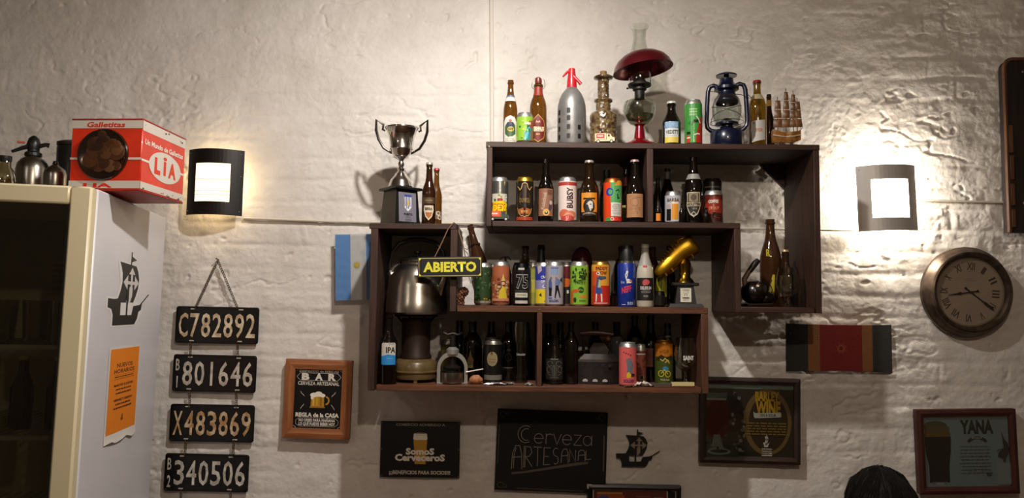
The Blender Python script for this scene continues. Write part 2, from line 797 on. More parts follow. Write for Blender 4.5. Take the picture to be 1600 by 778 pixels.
def pendant(loc, label):
    t = thing('pendant_lamp', label, 'lamp', (loc[0], loc[1], CEILING_Z))
    dz = loc[2] - CEILING_Z
    MB().tube([(0, 0, 0), (0, 0, dz + 0.10)], 0.004, 8).build('cord', t, M('1c1a18', 0.6))
    MB().lathe([(0, 0), (0.05, 0), (0.05, -0.012), (0.012, -0.03), (0, -0.03)], 20).build('ceiling_rose', t, M('1c1a18', 0.6))
    MB().lathe([(0, dz + 0.12), (0.012, dz + 0.12), (0.021, dz + 0.11), (0.021, dz + 0.055), (0, dz + 0.055)], 16).build(
        'socket', t, M('1c1a18', 0.4))


for (loc, w_, r_, c_), lb in zip(LAMPS, ('bare bulb pendant on a black cord out over the room',
                                          'added fill bulb on a black cord near the fridge, out of view')):
    pendant(loc, lb)
t = thing('ceiling_spotlight', 'black ceiling spotlight aimed down at the shelves', 'lamp', SPOT_LOC)
ax = (SPOT_AIM - SPOT_LOC).to_track_quat('-Z', 'Y').to_matrix().to_4x4()
MB().lathe([(0.045, 0.04), (0.05, 0.05), (0.05, 0.16), (0.03, 0.18), (0, 0.18)], 24, mat=ax).build('housing', t, M('191715', 0.5))
MB().tube([ax @ Vector((0, 0, 0.17)), (0, 0, CEILING_Z - SPOT_LOC.z)], 0.008, 8).build('bracket', t, M('191715', 0.5))

# ------------------------------------------------------------------ shelf units
FD, BD = 0.31, 0.006          # front and back of the shelf units, metres from the wall
TH = 0.02
DARKX = wood('24140e', '4a2e22', 'x')
DARKZ = wood('24140e', '4a2e22', 'z')
MIDX = wood('3f2213', '74462a', 'x')
MIDZ = wood('3a2013', '67402a', 'z')


def board(t, name, px0, px1, ztop, zbot, mat, d0=None, d1=None):
    """a plank between two front-edge pixels, between two heights"""
    d0 = FD if d0 is None else d0
    d1 = BD if d1 is None else d1
    zm = (ztop + zbot) / 2
    x0, x1 = xat(px0, FD, zm), xat(px1, FD, zm)
    return MB().box(x0, x1, -d0, -d1, zbot, ztop, bev=0.0018).build(name, t, mat)


Z_UT = P(1020, 223.5, FD).z      # top face of the upper unit
Z_UB = P(955, 346.5, FD).z       # inner shelf of the upper unit
Z_RB = P(1220, 480.0, FD).z      # floor of the dropped right box
Z_LT = P(648, 349.0, FD).z       # top of the tall left box
Z_MB = P(910, 479.0, FD).z       # middle shelf
Z_BB = P(840, 603.5, FD).z       # bottom shelf

up = thing('wall_shelf', 'dark stained wooden crate shelf with a dropped right box, mounted above the other', 'shelf',
           (0, 0, 0))
board(up, 'top_board', 759.5, 1281, Z_UT, Z_UT - TH, DARKX)
board(up, 'side_board', 760, 769, Z_UT - TH, Z_UB - TH, DARKZ)
board(up, 'inner_shelf', 769, 1157, Z_UB, Z_UB - TH, DARKX)
board(up, 'divider', 1011, 1021, Z_UT - TH, Z_UB, DARKZ)
board(up, 'drop_board', 1148, 1158, Z_UB - TH, Z_RB - TH, DARKZ)
board(up, 'side_board', 1273, 1282.5, Z_UT - TH, Z_RB - TH, DARKZ, d1=0.022)
board(up, 'bottom_board', 1158, 1273, Z_RB, Z_RB - TH, DARKX)
# dark wood triangles under the top board, close to the wall
for (a, b, c, s) in ((xat(1273, FD, Z_UT), Z_UT - TH, 0.10, -1), (xat(1011, FD, Z_UT), Z_UT - TH, 0.06, -1)):
    MB().prism([(a, b), (a, b - c), (a + s * c, b)], -(BD + 0.022), -(BD + 0.006)).build('corner_triangle', up, DARKX)

low = thing('wall_shelf', 'brown wooden shelf unit with a tall left box and two lower compartments', 'shelf', (0, 0, 0))
board(low, 'box_top', 577, 713.5, Z_LT, Z_LT - TH, DARKX)
board(low, 'side_board', 577, 588, Z_LT - TH, Z_BB - TH, DARKZ)
board(low, 'box_side', 703, 714, Z_LT - TH, Z_MB - 0.022, DARKZ)
board(low, 'middle_board', 714, 1106, Z_MB, Z_MB - 0.022, MIDX)
board(low, 'bottom_board', 588, 1096, Z_BB, Z_BB - TH, MIDX)
board(low, 'divider', 839, 847, Z_MB - 0.022, Z_BB, MIDZ)
board(low, 'side_board', 1096, 1107, Z_MB - 0.022, Z_BB - TH, MIDZ)
# screw heads in the board ends
scr = M('8a7a5c', 0.35, 0.9)
for (t, px, py) in ((up, 1273, 231), (low, 843, 484), (low, 1100, 485), (low, 583, 606), (up, 764, 229)):
    p = P(px, py, FD)
    MB().lathe([(0, 0), (0.003, 0), (0.003, 0.0012), (0, 0.0016)], 10,
               mat=Matrix.Translation(p) @ Matrix.Rotation(PI / 2, 4, 'X')).build('screw', t, scr)


# ------------------------------------------------------------------ cable runs and conduit on the wall
def run(name, label, pts, r, mat, d=0.016):
    ps = [P(x, y, d) for x, y in pts]
    o = MB().tube(ps, r, 8, mat).build(name)
    return tag(o, label, 'cable')


cw = M('cfc6b6', 0.5)
run('wall_cable', 'thin pale cable running level from the warm wall light behind both shelves',
    [(381, 341), (440, 343), (520, 346), (600, 347.5), (760, 349), (960, 353), (1160, 357), (1270, 359), (1342, 360)], 0.0048, cw)
run('wall_cable', 'thin pale cable from the bright wall light to the dark wooden wall board',
    [(1425, 312), (1490, 314.5), (1573, 316)], 0.0048, cw)
cb = run('conduit', 'white vertical conduit coming down the wall to the shelf top',
         [(767, -60), (768, 40), (768.5, 120), (769, 232)], 0.008, M('ded7cc', 0.5), d=0.014)
cb['category'] = 'conduit'


# ------------------------------------------------------------------ wall lights
def sconce(label, px, py, w, h, rot, watts, emit_h, emit_s, lcol, tint, plate='17130f'):
    c = P(px, py, 0.0)
    t = thing('wall_light', label, 'wall light', (c.x, 0, c.z), (0, rot, 0), None)
    s = mpp(0.07)
    W, H = w * s, h * s
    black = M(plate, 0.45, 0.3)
    sag, y_edge, th = 0.045, -0.052, 0.0016
    w0, w1, h0, h1 = -W * 0.31, W * 0.31, -H * 0.30, H * 0.28

    def yc(x):
        return y_edge - sag * (1 - (x / (W / 2)) ** 2)

    xs = [-W / 2 + (w0 + W / 2) * i / 4 for i in range(4)] + [w0 + (w1 - w0) * i / 10 for i in range(11)] + \
         [w1 + (W / 2 - w1) * (i + 1) / 4 for i in range(4)]
    zs = [-H / 2, h0, h1, H / 2]
    mb = MB()
    for i in range(len(xs) - 1):
        for j in range(3):
            xm = (xs[i] + xs[i + 1]) / 2
            if j == 1 and w0 < xm < w1:
                continue
            a, b, z0, z1 = xs[i], xs[i + 1], zs[j], zs[j + 1]
            vs_ = [(a, yc(a), z0), (b, yc(b), z0), (b, yc(b), z1), (a, yc(a), z1),
                   (a, yc(a) + th, z0), (b, yc(b) + th, z0), (b, yc(b) + th, z1), (a, yc(a) + th, z1)]
            fs = [(0, 1, 2, 3), (7, 6, 5, 4)]
            if j == 0 or (j == 2 and w0 < xm < w1):
                fs.append((0, 4, 5, 1))
            if j == 2 or (j == 0 and w0 < xm < w1):
                fs.append((3, 2, 6, 7))
            if i == 0 or (j == 1 and abs(a - w1) < 1e-6):
                fs.append((0, 3, 7, 4))
            if i == len(xs) - 2 or (j == 1 and abs(b - w0) < 1e-6):
                fs.append((1, 5, 6, 2))
            mb.add(vs_, fs)
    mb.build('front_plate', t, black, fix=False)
    # glowing diffuser behind the opening
    mb = MB()
    n = 10
    e = W * 0.02
    for i in range(n):
        a = w0 - e + (w1 - w0 + 2 * e) * i / n
        b = w0 - e + (w1 - w0 + 2 * e) * (i + 1) / n
        mb.add([(a, yc(a) + 0.006, h0 - e), (b, yc(b) + 0.006, h0 - e), (b, yc(b) + 0.006, h1 + e), (a, yc(a) + 0.006, h1 + e)],
               [(0, 1, 2, 3)])
    df = mb.build('diffuser', t, M(emit_h, 0.4, emit=emit_s), fix=False)
    # thin bars lying across the opening
    for fz in (0.42, 0.72, 0.82):
        z = h1 + (h0 - h1) * fz
        MB().tube([(x, yc(x) + 0.003, z) for x in [w0 + (w1 - w0) * k / 10 for k in range(11)]], 0.0011, 5).build(
            'bar', t, M(tint, 0.5, emit=0.0))
    # wall bracket: back box and two arms
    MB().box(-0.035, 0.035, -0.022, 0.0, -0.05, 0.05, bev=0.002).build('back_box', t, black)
    for sx in (-1, 1):
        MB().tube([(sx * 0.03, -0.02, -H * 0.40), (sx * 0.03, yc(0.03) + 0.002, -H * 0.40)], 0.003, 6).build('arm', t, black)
    for (ax, az) in ((0.46, 0.44), (0.46, -0.44), (0.46, 0.1), (-0.46, 0.44), (-0.46, -0.44)):
        x, z = ax * W, az * H
        MB().ball((x, yc(x) - 0.0005, z), 0.0022, seg=8, sy=0.5).build('screw', t, M('9b958a', 0.3, 0.9))
    ld = bpy.data.lights.new('lamp_glow', 'POINT')
    ld.energy = watts
    ld.color = lcol
    ld.shadow_soft_size = 0.018
    lo = bpy.data.objects.new('lamp_glow', ld)
    COL.objects.link(lo)
    lo.parent = t
    lo.location = (0, -0.050, 0.01)
    return t


sconce('black metal wall light with a softly glowing warm window, beside the red tin', 345, 289, 88, 104, 0.012,
       SCONCE_WATTS['warm'], 'ffe9b4', 2.0, (1.0, 0.80, 0.50), 'cdb070')
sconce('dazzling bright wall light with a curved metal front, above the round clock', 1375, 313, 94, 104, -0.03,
       SCONCE_WATTS['cool'], 'fff4de', 14.0, (1.0, 0.92, 0.80), 'fff0d0', 'c6c0ba')  # lamp glare painted into this plate's grey; metal taken as black

# ------------------------------------------------------------------ dark wooden wall board at the right
c = P(1572, 364, 0.03)
tr = P(1570, 95, 0.03)
hgt = tr.z - c.z
t = thing('wall_board', 'tall dark wooden board with rounded top and brown edging, past the clock', 'wall board',
          (c.x, -0.004, c.z))
Wb = 0.42
rr = 0.035
pts = [(0, 0), (Wb, 0), (Wb, hgt - rr)]
for k in range(7):
    a = PI / 2 * k / 6
    pts.append((Wb - rr + rr * math.cos(a), hgt - rr + rr * math.sin(a)))
for k in range(7):
    a = PI / 2 + PI / 2 * k / 6
    pts.append((rr + rr * math.cos(a), hgt - rr + rr * math.sin(a)))
MB().prism(pts, -0.045, -0.012).build('panel', t, wood('1b1411', '332823', 'z'))
edge = [(0, 0)] + [p for p in pts[::-1]][:]
MB().tube([(x, -0.046, z) for x, z in pts[2:]] + [(0, -0.046, 0)], 0.008, 6).build('edging', t, wood('4a2e1c', '7a5236', 'z'))
for k, (z0, z1) in enumerate(((0.02, 0.09), (0.105, 0.19), (0.205, 0.30), (0.31, 0.42))):
    MB().box(0.008, 0.024, -0.052, -0.044, z0, z1, bev=0.002).build('edge_strip', t, wood('4a2e1c', '7a5236', 'z'))
for x, z in ((0.075, hgt - 0.05), (0.08, hgt * 0.5)):
    MB().ball((x, -0.046, z), 0.006, seg=8, sy=0.4).build('stud', t, M('7d7468', 0.4, 0.6))
flat([E_(75, 115, 20, 9, 'b8954a'), E_(80, 117, 14, 5, '4a3218')], 'emblem', t, off=0.046)

# ------------------------------------------------------------------ display fridge
YAW = math.radians(9)
FR_ROT = (math.radians(-1.2), math.radians(0.8), YAW)
_c = P(144.5, 291.5, 0.80)
FH = 2.0
_o = _c - Matrix.Rotation(YAW, 4, 'Z') @ (Matrix.Rotation(FR_ROT[1], 4, 'Y') @ (Matrix.Rotation(FR_ROT[0], 4, 'X') @ Vector((0, 0, FH))))
FH += _o.z - 0.012
FC = Vector((_o.x, _o.y, 0.012))
fr = thing('display_fridge', 'white upright fridge with cream door frame and dark glass door', 'fridge', FC,
           FR_ROT)
FW, FDp = 0.78, 0.70
side = M('d5d3d6', 0.35, vary=0.04, bscale=3)
cream = M('d9cba6', 0.4)
inner = M('8f8a78', 0.6)
ft = 0.03
MB().box(-ft, 0, 0.045, FDp, 0.0, FH, bev=0.004).build('side_panel', fr, side)
MB().box(-FW, -FW + ft, 0.045, FDp, 0.0, FH, bev=0.004).build('side_panel', fr, side)
MB().box(-FW + ft, -ft, FDp - 0.03, FDp, 0.0, FH).build('back_panel', fr, inner)
MB().box(-FW + ft, -ft, 0.045, FDp - 0.03, FH - 0.03, FH).build('top_panel', fr, side)
MB().box(-FW + ft, -ft, 0.045, FDp - 0.03, 0.0, 0.20).build('bottom_panel', fr, side)
fw = 0.058
door = MB().box(-fw, 0.0, 0, 0.04, 0.02, FH, bev=0.006).box(-FW, -FW + fw, 0, 0.04, 0.02, FH, bev=0.006)
door.box(-FW + fw, -fw, 0, 0.04, FH - 0.052, FH, bev=0.006).box(-FW + fw, -fw, 0, 0.04, 0.02, 0.10, bev=0.006)
dro = door.build('door', fr, cream)
MB().box(-FW + fw, -fw, 0.016, 0.021, 0.10, FH - 0.052).build('glass_pane', dro, thin_glass('e2e0d6', 0.05, 0.03))
MB().box(-fw - 0.006, -fw, 0.008, 0.036, 0.10, FH - 0.052).build('gasket', dro, M('1b1a18', 0.7))
shelf_z = [FH - 0.465, FH - 0.72, FH - 1.0, FH - 1.30]
for z in shelf_z:
    s = MB()
    s.box(-FW + ft + .01, -ft - .01, 0.07, 0.078, z, z + 0.012)
    for k in range(22):
        x = -FW + ft + .015 + k * (FW - 2 * ft - .03) / 21
        s.tube([(x, 0.074, z + 0.008), (x, FDp - 0.05, z + 0.008)], 0.002, 4)
    s.build('wire_shelf', fr, M('8f8a7d', 0.4, 0.5))
vent = MB()
for k in range(5):
    vent.box(-0.36, -0.14, FDp - 0.05, FDp - 0.032, FH - 0.20 - k * 0.02, FH - 0.19 - k * 0.02)
vent.build('vent_grille', fr, M('4a473e', 0.5))
# glasses standing inside on the top shelf
fm = fr.matrix_basis
n = 0
for k in range(7):
    lx = -0.13 - 0.085 * k
    p = fm @ Vector((lx, 0.20 + 0.02 * (k % 2), shelf_z[0] + 0.010))
    g = thing('beer_glass', 'clear beer glass standing on the wire shelf inside the fridge', 'glass', p,
              fr.rotation_euler, 'glasses inside the fridge')
    MB().lathe([(0, 0.0), (0.03, 0.0), (0.034, 0.01), (0.040, 0.13), (0.0385, 0.13), (0.031, 0.012), (0, 0.012)], 18).build(
        'bowl', g, thin_glass('d8d6c8', 0.04, 0.10))
for k in range(5):
    lx = -0.14 - 0.10 * k
    p = fm @ Vector((lx, 0.22, shelf_z[1] + 0.010))
    g = thing('beer_bottle', 'dark beer bottle standing on the second wire shelf inside the fridge', 'bottle', p,
              fr.rotation_euler, 'bottles inside the fridge')
    MB().lathe([(0, 0), (0.029, 0), (0.031, 0.01), (0.031, 0.12), (0.014, 0.17), (0.013, 0.215), (0, 0.215)], 16).build(
        'glass_body', g, bottle_glass('20140a', 0.2))
    MB().lathe([(0.0138, 0.205), (0.0145, 0.217), (0, 0.219)], 14).build('cap', g, M('b9a96a', 0.3, 0.8))

# ship sticker and orange notice on the side panel (local x=0 plane, facing +x)
SHIP_BG = 'cdc9c6'


def ship(c, bg, border=False):
    k = 1.0
    q = []

    def f(p):
        return [((x - 270) * k, (400 - y) * k) for x, y in p]
    if border:
        q.append(G_(f([(85, 440), (170, 445), (195, 300), (165, 105), (265, 112), (268, 5), (350, 78), (300, 125), (350, 130),
                       (385, 250), (378, 350), (345, 470), (390, 495), (470, 385), (490, 405), (415, 500), (418, 560), (385, 650),
                       (355, 710), (132, 712), (130, 600), (118, 560), (85, 545)]), 'e2dfdc'))
    q.append(G_(f([(180, 118), (335, 138), (355, 190), (368, 260), (362, 350), (345, 420), (322, 488), (288, 486), (262, 470),
                   (180, 455), (200, 380), (212, 300), (208, 220), (195, 160)]), c))
    q.append(G_(f([(98, 455), (150, 460), (185, 452), (255, 455), (255, 490), (208, 490), (208, 605), (312, 605), (325, 520), (385, 508),
                   (412, 488), (405, 555), (380, 575), (370, 640), (345, 695), (145, 698), (145, 600), (130, 550), (98, 535)]), c))
    q.append(G_(f([(278, 12), (288, 12), (288, 140), (278, 140)]), c))
    q.append(G_(f([(287, 50), (335, 80), (287, 106)]), c))
    q.append(L_(f([(390, 512), (476, 400)]), 11, c))
    q.append(G_(f([(295, 155), (324, 222), (266, 222)]), bg))
    q.append(G_(f([(285, 215), (303, 215), (303, 345), (285, 345)]), bg))
    q.append(G_(f([(218, 300), (258, 232), (258, 372)]), bg))
    q.append(G_(f([(362, 300), (322, 232), (322, 372)]), bg))
    q.append(G_(f([(250, 288), (335, 288), (335, 318), (250, 318)]), bg))
    q.append(G_(f([(275, 345), (290, 333), (306, 350), (304, 430), (288, 486), (274, 486)]), bg))
    q.append(G_(f([(257, 325), (270, 325), (270, 612), (257, 612)]), c))
    return q


def on_side(px, py):
    """point of the fridge side seen at a pixel, in fridge coordinates (y, z)"""
    v = CM.to_3x3() @ Vector(((px - CX) / F_PX, -(py - CY) / F_PX, -1.0))
    im = fm.inverted()
    o_, d_ = im @ CAM, im.to_3x3() @ v
    s = -o_.x / d_.x
    q = o_ + d_ * s
    return q.y, q.z


def side_sticker(name, label, cat, px0, px1, py0, py1, items, bw, bh, dev):
    ya, za = on_side(px0, (py0 + py1) / 2)
    yb, zb = on_side(px1, (py0 + py1) / 2)
    xm = (px0 + px1) / 2
    zt, zl = on_side(xm, py0)[1], on_side(xm, py1)[1]
    # a frame on the side panel: local x runs towards the wall, z up, front faces +x of the fridge
    fmat = fm @ Matrix.Translation((0.0006 + dev, (ya + yb) / 2, (zt + zl) / 2)) @ Matrix.Rotation(PI / 2, 4, 'Z')
    t = thing(name, label, cat)
    t.matrix_basis = fmat
    sx = (yb - ya) * 1000 / bw
    sz = (zt - zl) * 1000 / bh
    return t, sx, sz


t, sx, sz = side_sticker('ship_sticker', 'black sailing ship sticker with a white border on the fridge side', 'sticker',
                         166, 230, 392, 508, None, 380, 690, 0)
its = shift([(it[0], it[1], it[2]) for it in ship('1a1716', SHIP_BG, True)], 0, 0, 1.0)
its = [([(u * sx, (v - 45) * sz) for u, v in it[0]], it[1], it[2]) for it in its]
flat(its[:1], 'sticker_sheet', t, off=0.0)
flat(its[1:], 'ship_print', t, off=0.0002)

t, sx, sz = side_sticker('notice', 'orange opening hours notice with white margin taped to the fridge side', 'notice',
                         166, 214, 541, 684, None, 200, 640, 0.0)
W2, H2 = 100 * sx, 320 * sz
mb = MB()
nseg = 14
vs_, fs = [], []
for i in range(nseg + 1):
    z = H2 - 2 * H2 * i / nseg
    lift = 0.0003 + 0.008 * max(0, (i - 12.9) / 1.1)
    for k in range(7):
        u = -W2 + 2 * W2 * k / 6
        cur = lift * (0.4 + 0.6 * math.sin(k * 1.7) ** 2) * (0.3 if k in (0, 6) else 1)
        vs_.append((u / 1000, -0.0004 - cur, (z + (0 if i < nseg else 6 * math.sin(k * 2.1))) / 1000))
for i in range(nseg):
    for k in range(6):
        fs.append((i * 7 + k, i * 7 + k + 1, (i + 1) * 7 + k + 1, (i + 1) * 7 + k))
mb.add(vs_, fs)
mb.build('paper', t, M('d9d4cc', 0.7), fix=False)
ink = '3a1c08'
it = [R_(-W2 * .9, -H2 * .82, W2 * .93, H2 * .955, 'e8820c'),
      T_('NUEVOS', 2, H2 * .60, H2 * .085, ink, W2 * 1.0, .02), T_('HORARIOS', 2, H2 * .475, H2 * .085, ink, W2 * 1.3, .02),
      R_(-W2 * .62, H2 * .39, W2 * .66, H2 * .395, ink)]
it += lines_(0, H2 * .355, W2 * 1.2, 1, 1, H2 * .02, ink, 2)
it += [R_(-W2 * .62, H2 * .31, W2 * .66, H2 * .315, ink), T_('MARTES A JUEVES', 0, H2 * .18, H2 * .045, ink, W2 * 1.2, .02)]
it += lines_(0, H2 * .09, W2 * 1.2, 2, H2 * .08, H2 * .025, ink, 3)
it += [T_('VIERNES Y SABADO', 0, -H2 * .13, H2 * .045, ink, W2 * 1.2, .02)]
it += lines_(0, -H2 * .22, W2 * 1.2, 2, H2 * .08, H2 * .025, ink, 4)
it += shift(ship(ink, 'e8820c'), 0, -H2 * .52, H2 * .0002, W2 * .0004)
flat(it, 'notice_print', t, off=0.0012, rough=0.7, step=0.00005)

# ------------------------------------------------------------------ on the fridge
FT = FH  # top of the fridge in its own frame


def on_fridge(px, d):
    """foot point on the fridge top below pixel column px at wall distance d"""
    z = FH
    for _ in range(3):
        x = xat(px, d, z)
        q = fm.inverted() @ Vector((x, -d, z))
        z += FH - q.z
    return Vector((x, -d, z + 0.003))


# red biscuit tin
zc = on_fridge(200, 0.62).z
tc_ = Vector((xat(218, 0.685, zc), -0.685, zc + 0.006))
tin = thing('biscuit_tin', 'red and white vintage biscuit tin with round glass window on top of the fridge', 'tin', tc_,
            (math.radians(-1.2), 0, -math.radians(3)))
TW, TD, TT = 0.222, 0.262, 0.222
red, white = 'd8320f', 'cfc6ba'
tinm = M('c9c2b6', 0.4, vary=0.15, bscale=30)
bodym = MB().box(-TW, 0, 0, TD, 0.004, TT - 0.004, bev=0.003)
bodym.build('tin_body', tin, M(red, 0.38, coat=0.3, vary=0.10, bscale=14))
MB().box(-TW - .002, .002, -.002, TD + .002, TT - 0.006, TT, bev=0.002).build('lid', tin, M('a3200c', 0.4, vary=.25, bscale=40))
MB().box(-TW - .002, .002, -.002, TD + .002, 0, 0.006, bev=0.002).build('base_rim', tin, M('a3200c', 0.45, vary=.25, bscale=40))
w_, h_ = TW * 1000, TT * 1000
fo = bpy.data.objects.new('front_print', None)
its = [R_(-w_ / 2, h_ * .865, w_ / 2, h_ * .975, white), R_(-w_ / 2, 8, w_ / 2, h_ * .14, white),
       R_(-w_ / 2, h_ * .43, w_ / 2, h_ * .46, 'ded6ca'), T_('Galletitas', -4, h_ * .915, 15, red, 120, .03, shear=.15),
       T_('LIA', -20, h_ * .075, 12, red, 90, .04), O_(-8, h_ * .50, 80, 80, 3, '7d1808'), ]
o = flat(its, 'front_print', tin, rough=0.4)
o.location = (-TW / 2, -0.0005, 0)
# round window with biscuits behind glass
o = MB().lathe([(0, 0.0), (0.076, 0.0), (0.079, 0.003), (0.076, 0.006), (0.072, 0.004), (0, 0.004)], 40,
               mat=Matrix.Translation((-TW / 2 - .008, -0.001, TT * .50)) @ Matrix.Rotation(PI / 2, 4, 'X')).build(
    'round_window', tin, M('2a1913', 0.15, coat=0.6))
bi = MB()
rnd = random.Random(4)
for k in range(26):
    a, r = rnd.uniform(0, 6.28), 0.060 * math.sqrt(rnd.random())
    q = Matrix.Translation((-TW / 2 - .008 + r * math.cos(a), -0.0055, TT * .5 + r * math.sin(a))) @ Matrix.Rotation(
        PI / 2 + rnd.uniform(-.1, .1), 4, 'X')
    rad = min(rnd.uniform(.012, .026), .073 - r)
    bi.lathe([(0, 0), (rad, 0), (rad, .0015), (rad * .8, .0022), (0, .0022)], 14, M(rnd.choice(['7a4f34', '8e6242', '5a3826', 'a07a58', '4a2e20']), .6), mat=q)
bi.build('biscuits', o)
MB().lathe([(0, 0.0118), (0.074, 0.0118), (0.074, 0.010)], 40, mat=Matrix.Translation(
    (-TW / 2 - .008, -0.001, TT * .50)) @ Matrix.Rotation(PI / 2, 4, 'X')).build('window_glass', o, thin_glass('d8ccc0', .05, .03))
d_ = TD * 1000
its = [R_(-d_ / 2, h_ * .84, d_ / 2, h_ * .975, white), R_(-d_ / 2, 8, d_ / 2, h_ * .135, white),
       R_(-d_ / 2, h_ * .42, d_ / 2, h_ * .45, 'ded6ca'),
       T_('Un Mundo de Galletitas', 0, h_ * .70, 15, 'e6ddd0', 232, .03, shear=.1),
       E_(8, h_ * .43, 98, 48, 'd3ccc0', 36), T_('L', -40, h_ * .42, 44, red, 36, .07), T_('I', 4, h_ * .42, 40, red, 15, .05), T_('A', 50, h_ * .42, 44, red, 48, .05), E_(4, h_ * .56, 11, 6, red, 10)]
rn = random.Random(9)
for k in range(16):
    u, v = rn.uniform(-d_ / 2 + 4, d_ / 2 - 6), rn.choice([h_ * .02 + rn.uniform(3, 14), h_ * .93 + rn.uniform(-8, 6)])
    its.append(E_(u, v, rn.uniform(1.5, 6), rn.uniform(1, 3), '5d4a3a', 7))
o = flat(its, 'side_print', tin, rough=0.4)
o.rotation_euler = (0, 0, PI / 2)
o.location = (0.0005, TD / 2, 0)

# steel soda siphon
p = on_fridge(48, 0.40)
s = thing('soda_siphon', 'brushed steel soda siphon with black lever head on the fridge', 'siphon', p,
          (math.radians(-1.2), 0, face_cam(p.x, .4)))
st = M('9a958c', 0.28, 1.0)
blk = M('141312', 0.35)
MB().lathe([(0, 0), (.048, 0), (.050, .006), (.050, .115), (.046, .135), (.036, .15), (.024, .158), (.020, .165), (0, .165)], 32).build('body', s, st)
MB().lathe([(.022, .158), (.026, .162), (.026, .172), (.018, .178), (.018, .186), (.022, .20), (.016, .222), (.006, .232), (0, .232)], 20).build('head', s, blk)
MB().tube([(-.005, 0, .198), (-.03, -.005, .187), (-.062, -.005, .170)], [.008, .007, .005], 8).build('lever', s, blk)
MB().tube([(.008, 0, .195), (.034, -.004, .205), (.045, -.004, .203)], [.008, .007, .009], 8).build('spout', s, blk)
MB().box(-.048, -.025, -.004, .004, .203, .209).build('red_tag', s, M('a3281c', .5))
p = on_fridge(84, 0.50)
s = thing('steel_cap', 'small domed steel canister in front of the siphon on the fridge', 'canister', p)
MB().lathe([(0, 0), (.030, 0), (.032, .004), (.034, .082), (.030, .098), (.014, .110), (.006, .118), (0, .12)], 28).build('body', s, st)
MB().lathe([(.0075, .112), (.009, .118), (.007, .126), (0, .128)], 14).build('knob', s, blk)
p = on_fridge(112, 0.33)
s = thing('dark_jar', 'tall black jar behind the red tin on the fridge', 'jar', p)
MB().lathe([(0, 0), (.052, 0), (.054, .006), (.054, .205), (.05, .211), (0, .211)], 28).build('body', s, M('181513', .35))
MB().lathe([(.053, .211), (.055, .215), (.055, .223), (.04, .229), (0, .229)], 28).build('lid', s, M('221d1a', .4))
p = on_fridge(5, 0.50)
s = thing('glass_bottle', 'clear bottle with black cap and straw colored filling on the fridge', 'bottle', p)
MB().lathe([(0, 0), (.030, 0), (.032, .006), (.032, .07), (.026, .092), (.017, .105), (.016, .13), (0, .13)], 24).build('glass_body', s, thin_glass('c9c4a4', .04, .12))
MB().lathe([(0, .004), (.028, .004), (.029, .066), (0, .066)], 20).build('filling', s, M('8a7a4a', .4))
MB().lathe([(.0175, .122), (.0185, .125), (.0185, .14), (0, .141)], 18).build('cap', s, M('12110f', .4))

# ------------------------------------------------------------------ things hung on the wall
def hung(name, label, cat, px, py, d, rot=0.0, group=None):
    c = P(px, py, d)
    return thing(name, label, cat, c, (0, math.radians(rot), 0), group)


def mm(px, d):
    return px * mpp(d) * 1000.0


# number plates on chains
DPL = 0.022
plate_black = M('100f0f', 0.35, 0.2, vary=0.3, bscale=50)


def digits_material(h1, h2):
    key = ('dig', h1, h2)
    if key not in MATS:
        m = M(h1, 0.5).copy()
        nt = m.node_tree
        b = nt.nodes['Principled BSDF']
        tc = nt.nodes.new('ShaderNodeTexCoord')
        nz = nt.nodes.new('ShaderNodeTexNoise')
        nz.inputs['Scale'].default_value = 34
        nz.inputs['Detail'].default_value = 5
        rp = nt.nodes.new('ShaderNodeValToRGB')
        rp.color_ramp.elements[0].position = 0.42
        rp.color_ramp.elements[1].position = 0.58
        rp.color_ramp.elements[0].color = (*hexc(h2), 1)
        rp.color_ramp.elements[1].color = (*hexc(h1), 1)
        nt.links.new(tc.outputs['Object'], nz.inputs['Vector'])
        nt.links.new(nz.outputs['Fac'], rp.inputs['Fac'])
        nt.links.new(rp.outputs['Color'], b.inputs['Base Color'])
        MATS[key] = m
    return MATS[key]


def number_plate(label, px, py, w, h, rot, prefix, digits, h1, h2):
    t = hung('number_plate', label, 'number plate', px, py, DPL, rot, 'old number plates hanging in a column')
    W, H = mm(w, DPL), mm(h, DPL)
    b = MB()
    pts, _, _ = rrect(-W / 2, -H / 2, W / 2, H / 2, 10, 'x')
    b.prism([(u / 1000, v / 1000) for u, v in pts], -0.001, 0.001)
    rim = [(u / 1000 * .975, -0.0014, v / 1000 * .95) for u, v in pts]
    b.tube(rim, 0.0022, 6, closed=True)
    b.build('plate', t, plate_black, sharp=50)
    dm = digits_material(h1, h2)
    items = []
    x0, x1 = -W / 2 + 9, W / 2 - 9
    if prefix:
        items += [T_(prefix[0], x0 + 9, H * .22, H * .30, 'a', 15, .015), T_(prefix[1], x0 + 9, -H * .24, H * .30, 'a', 4.5 if prefix[1] == '1' else 13, .015)]
        x0 += 24
    n = len(digits)
    pitch = (x1 - x0) / n
    for i, ch in enumerate(digits):
        w1 = pitch * (.82 if ch != '1' else .20)
        items.append(T_(ch, x0 + pitch * (i + .5), -1, H * .62, 'a', w1, 0.012))
    mb = MB()
    for vs_, fs, c in items:
        n_ = len(vs_)
        mb.add([(u / 1000, -0.0032, v / 1000) for u, v in vs_], fs)
    mb.build('raised_characters', t, dm, sharp=180, fix=False)
    for sx in (-.30, .28):
        for sz in (.43, -.43):
            sl, _, _ = rrect(W * sx - 9, H * sz - 2.2, W * sx + 9, H * sz + 2.2, 2, 'x')
            MB().prism([(u / 1000, v / 1000) for u, v in sl], -0.0018, -0.001).build('slot', t, M('b7ada0', .6))
    return t, W / 1000, H / 1000


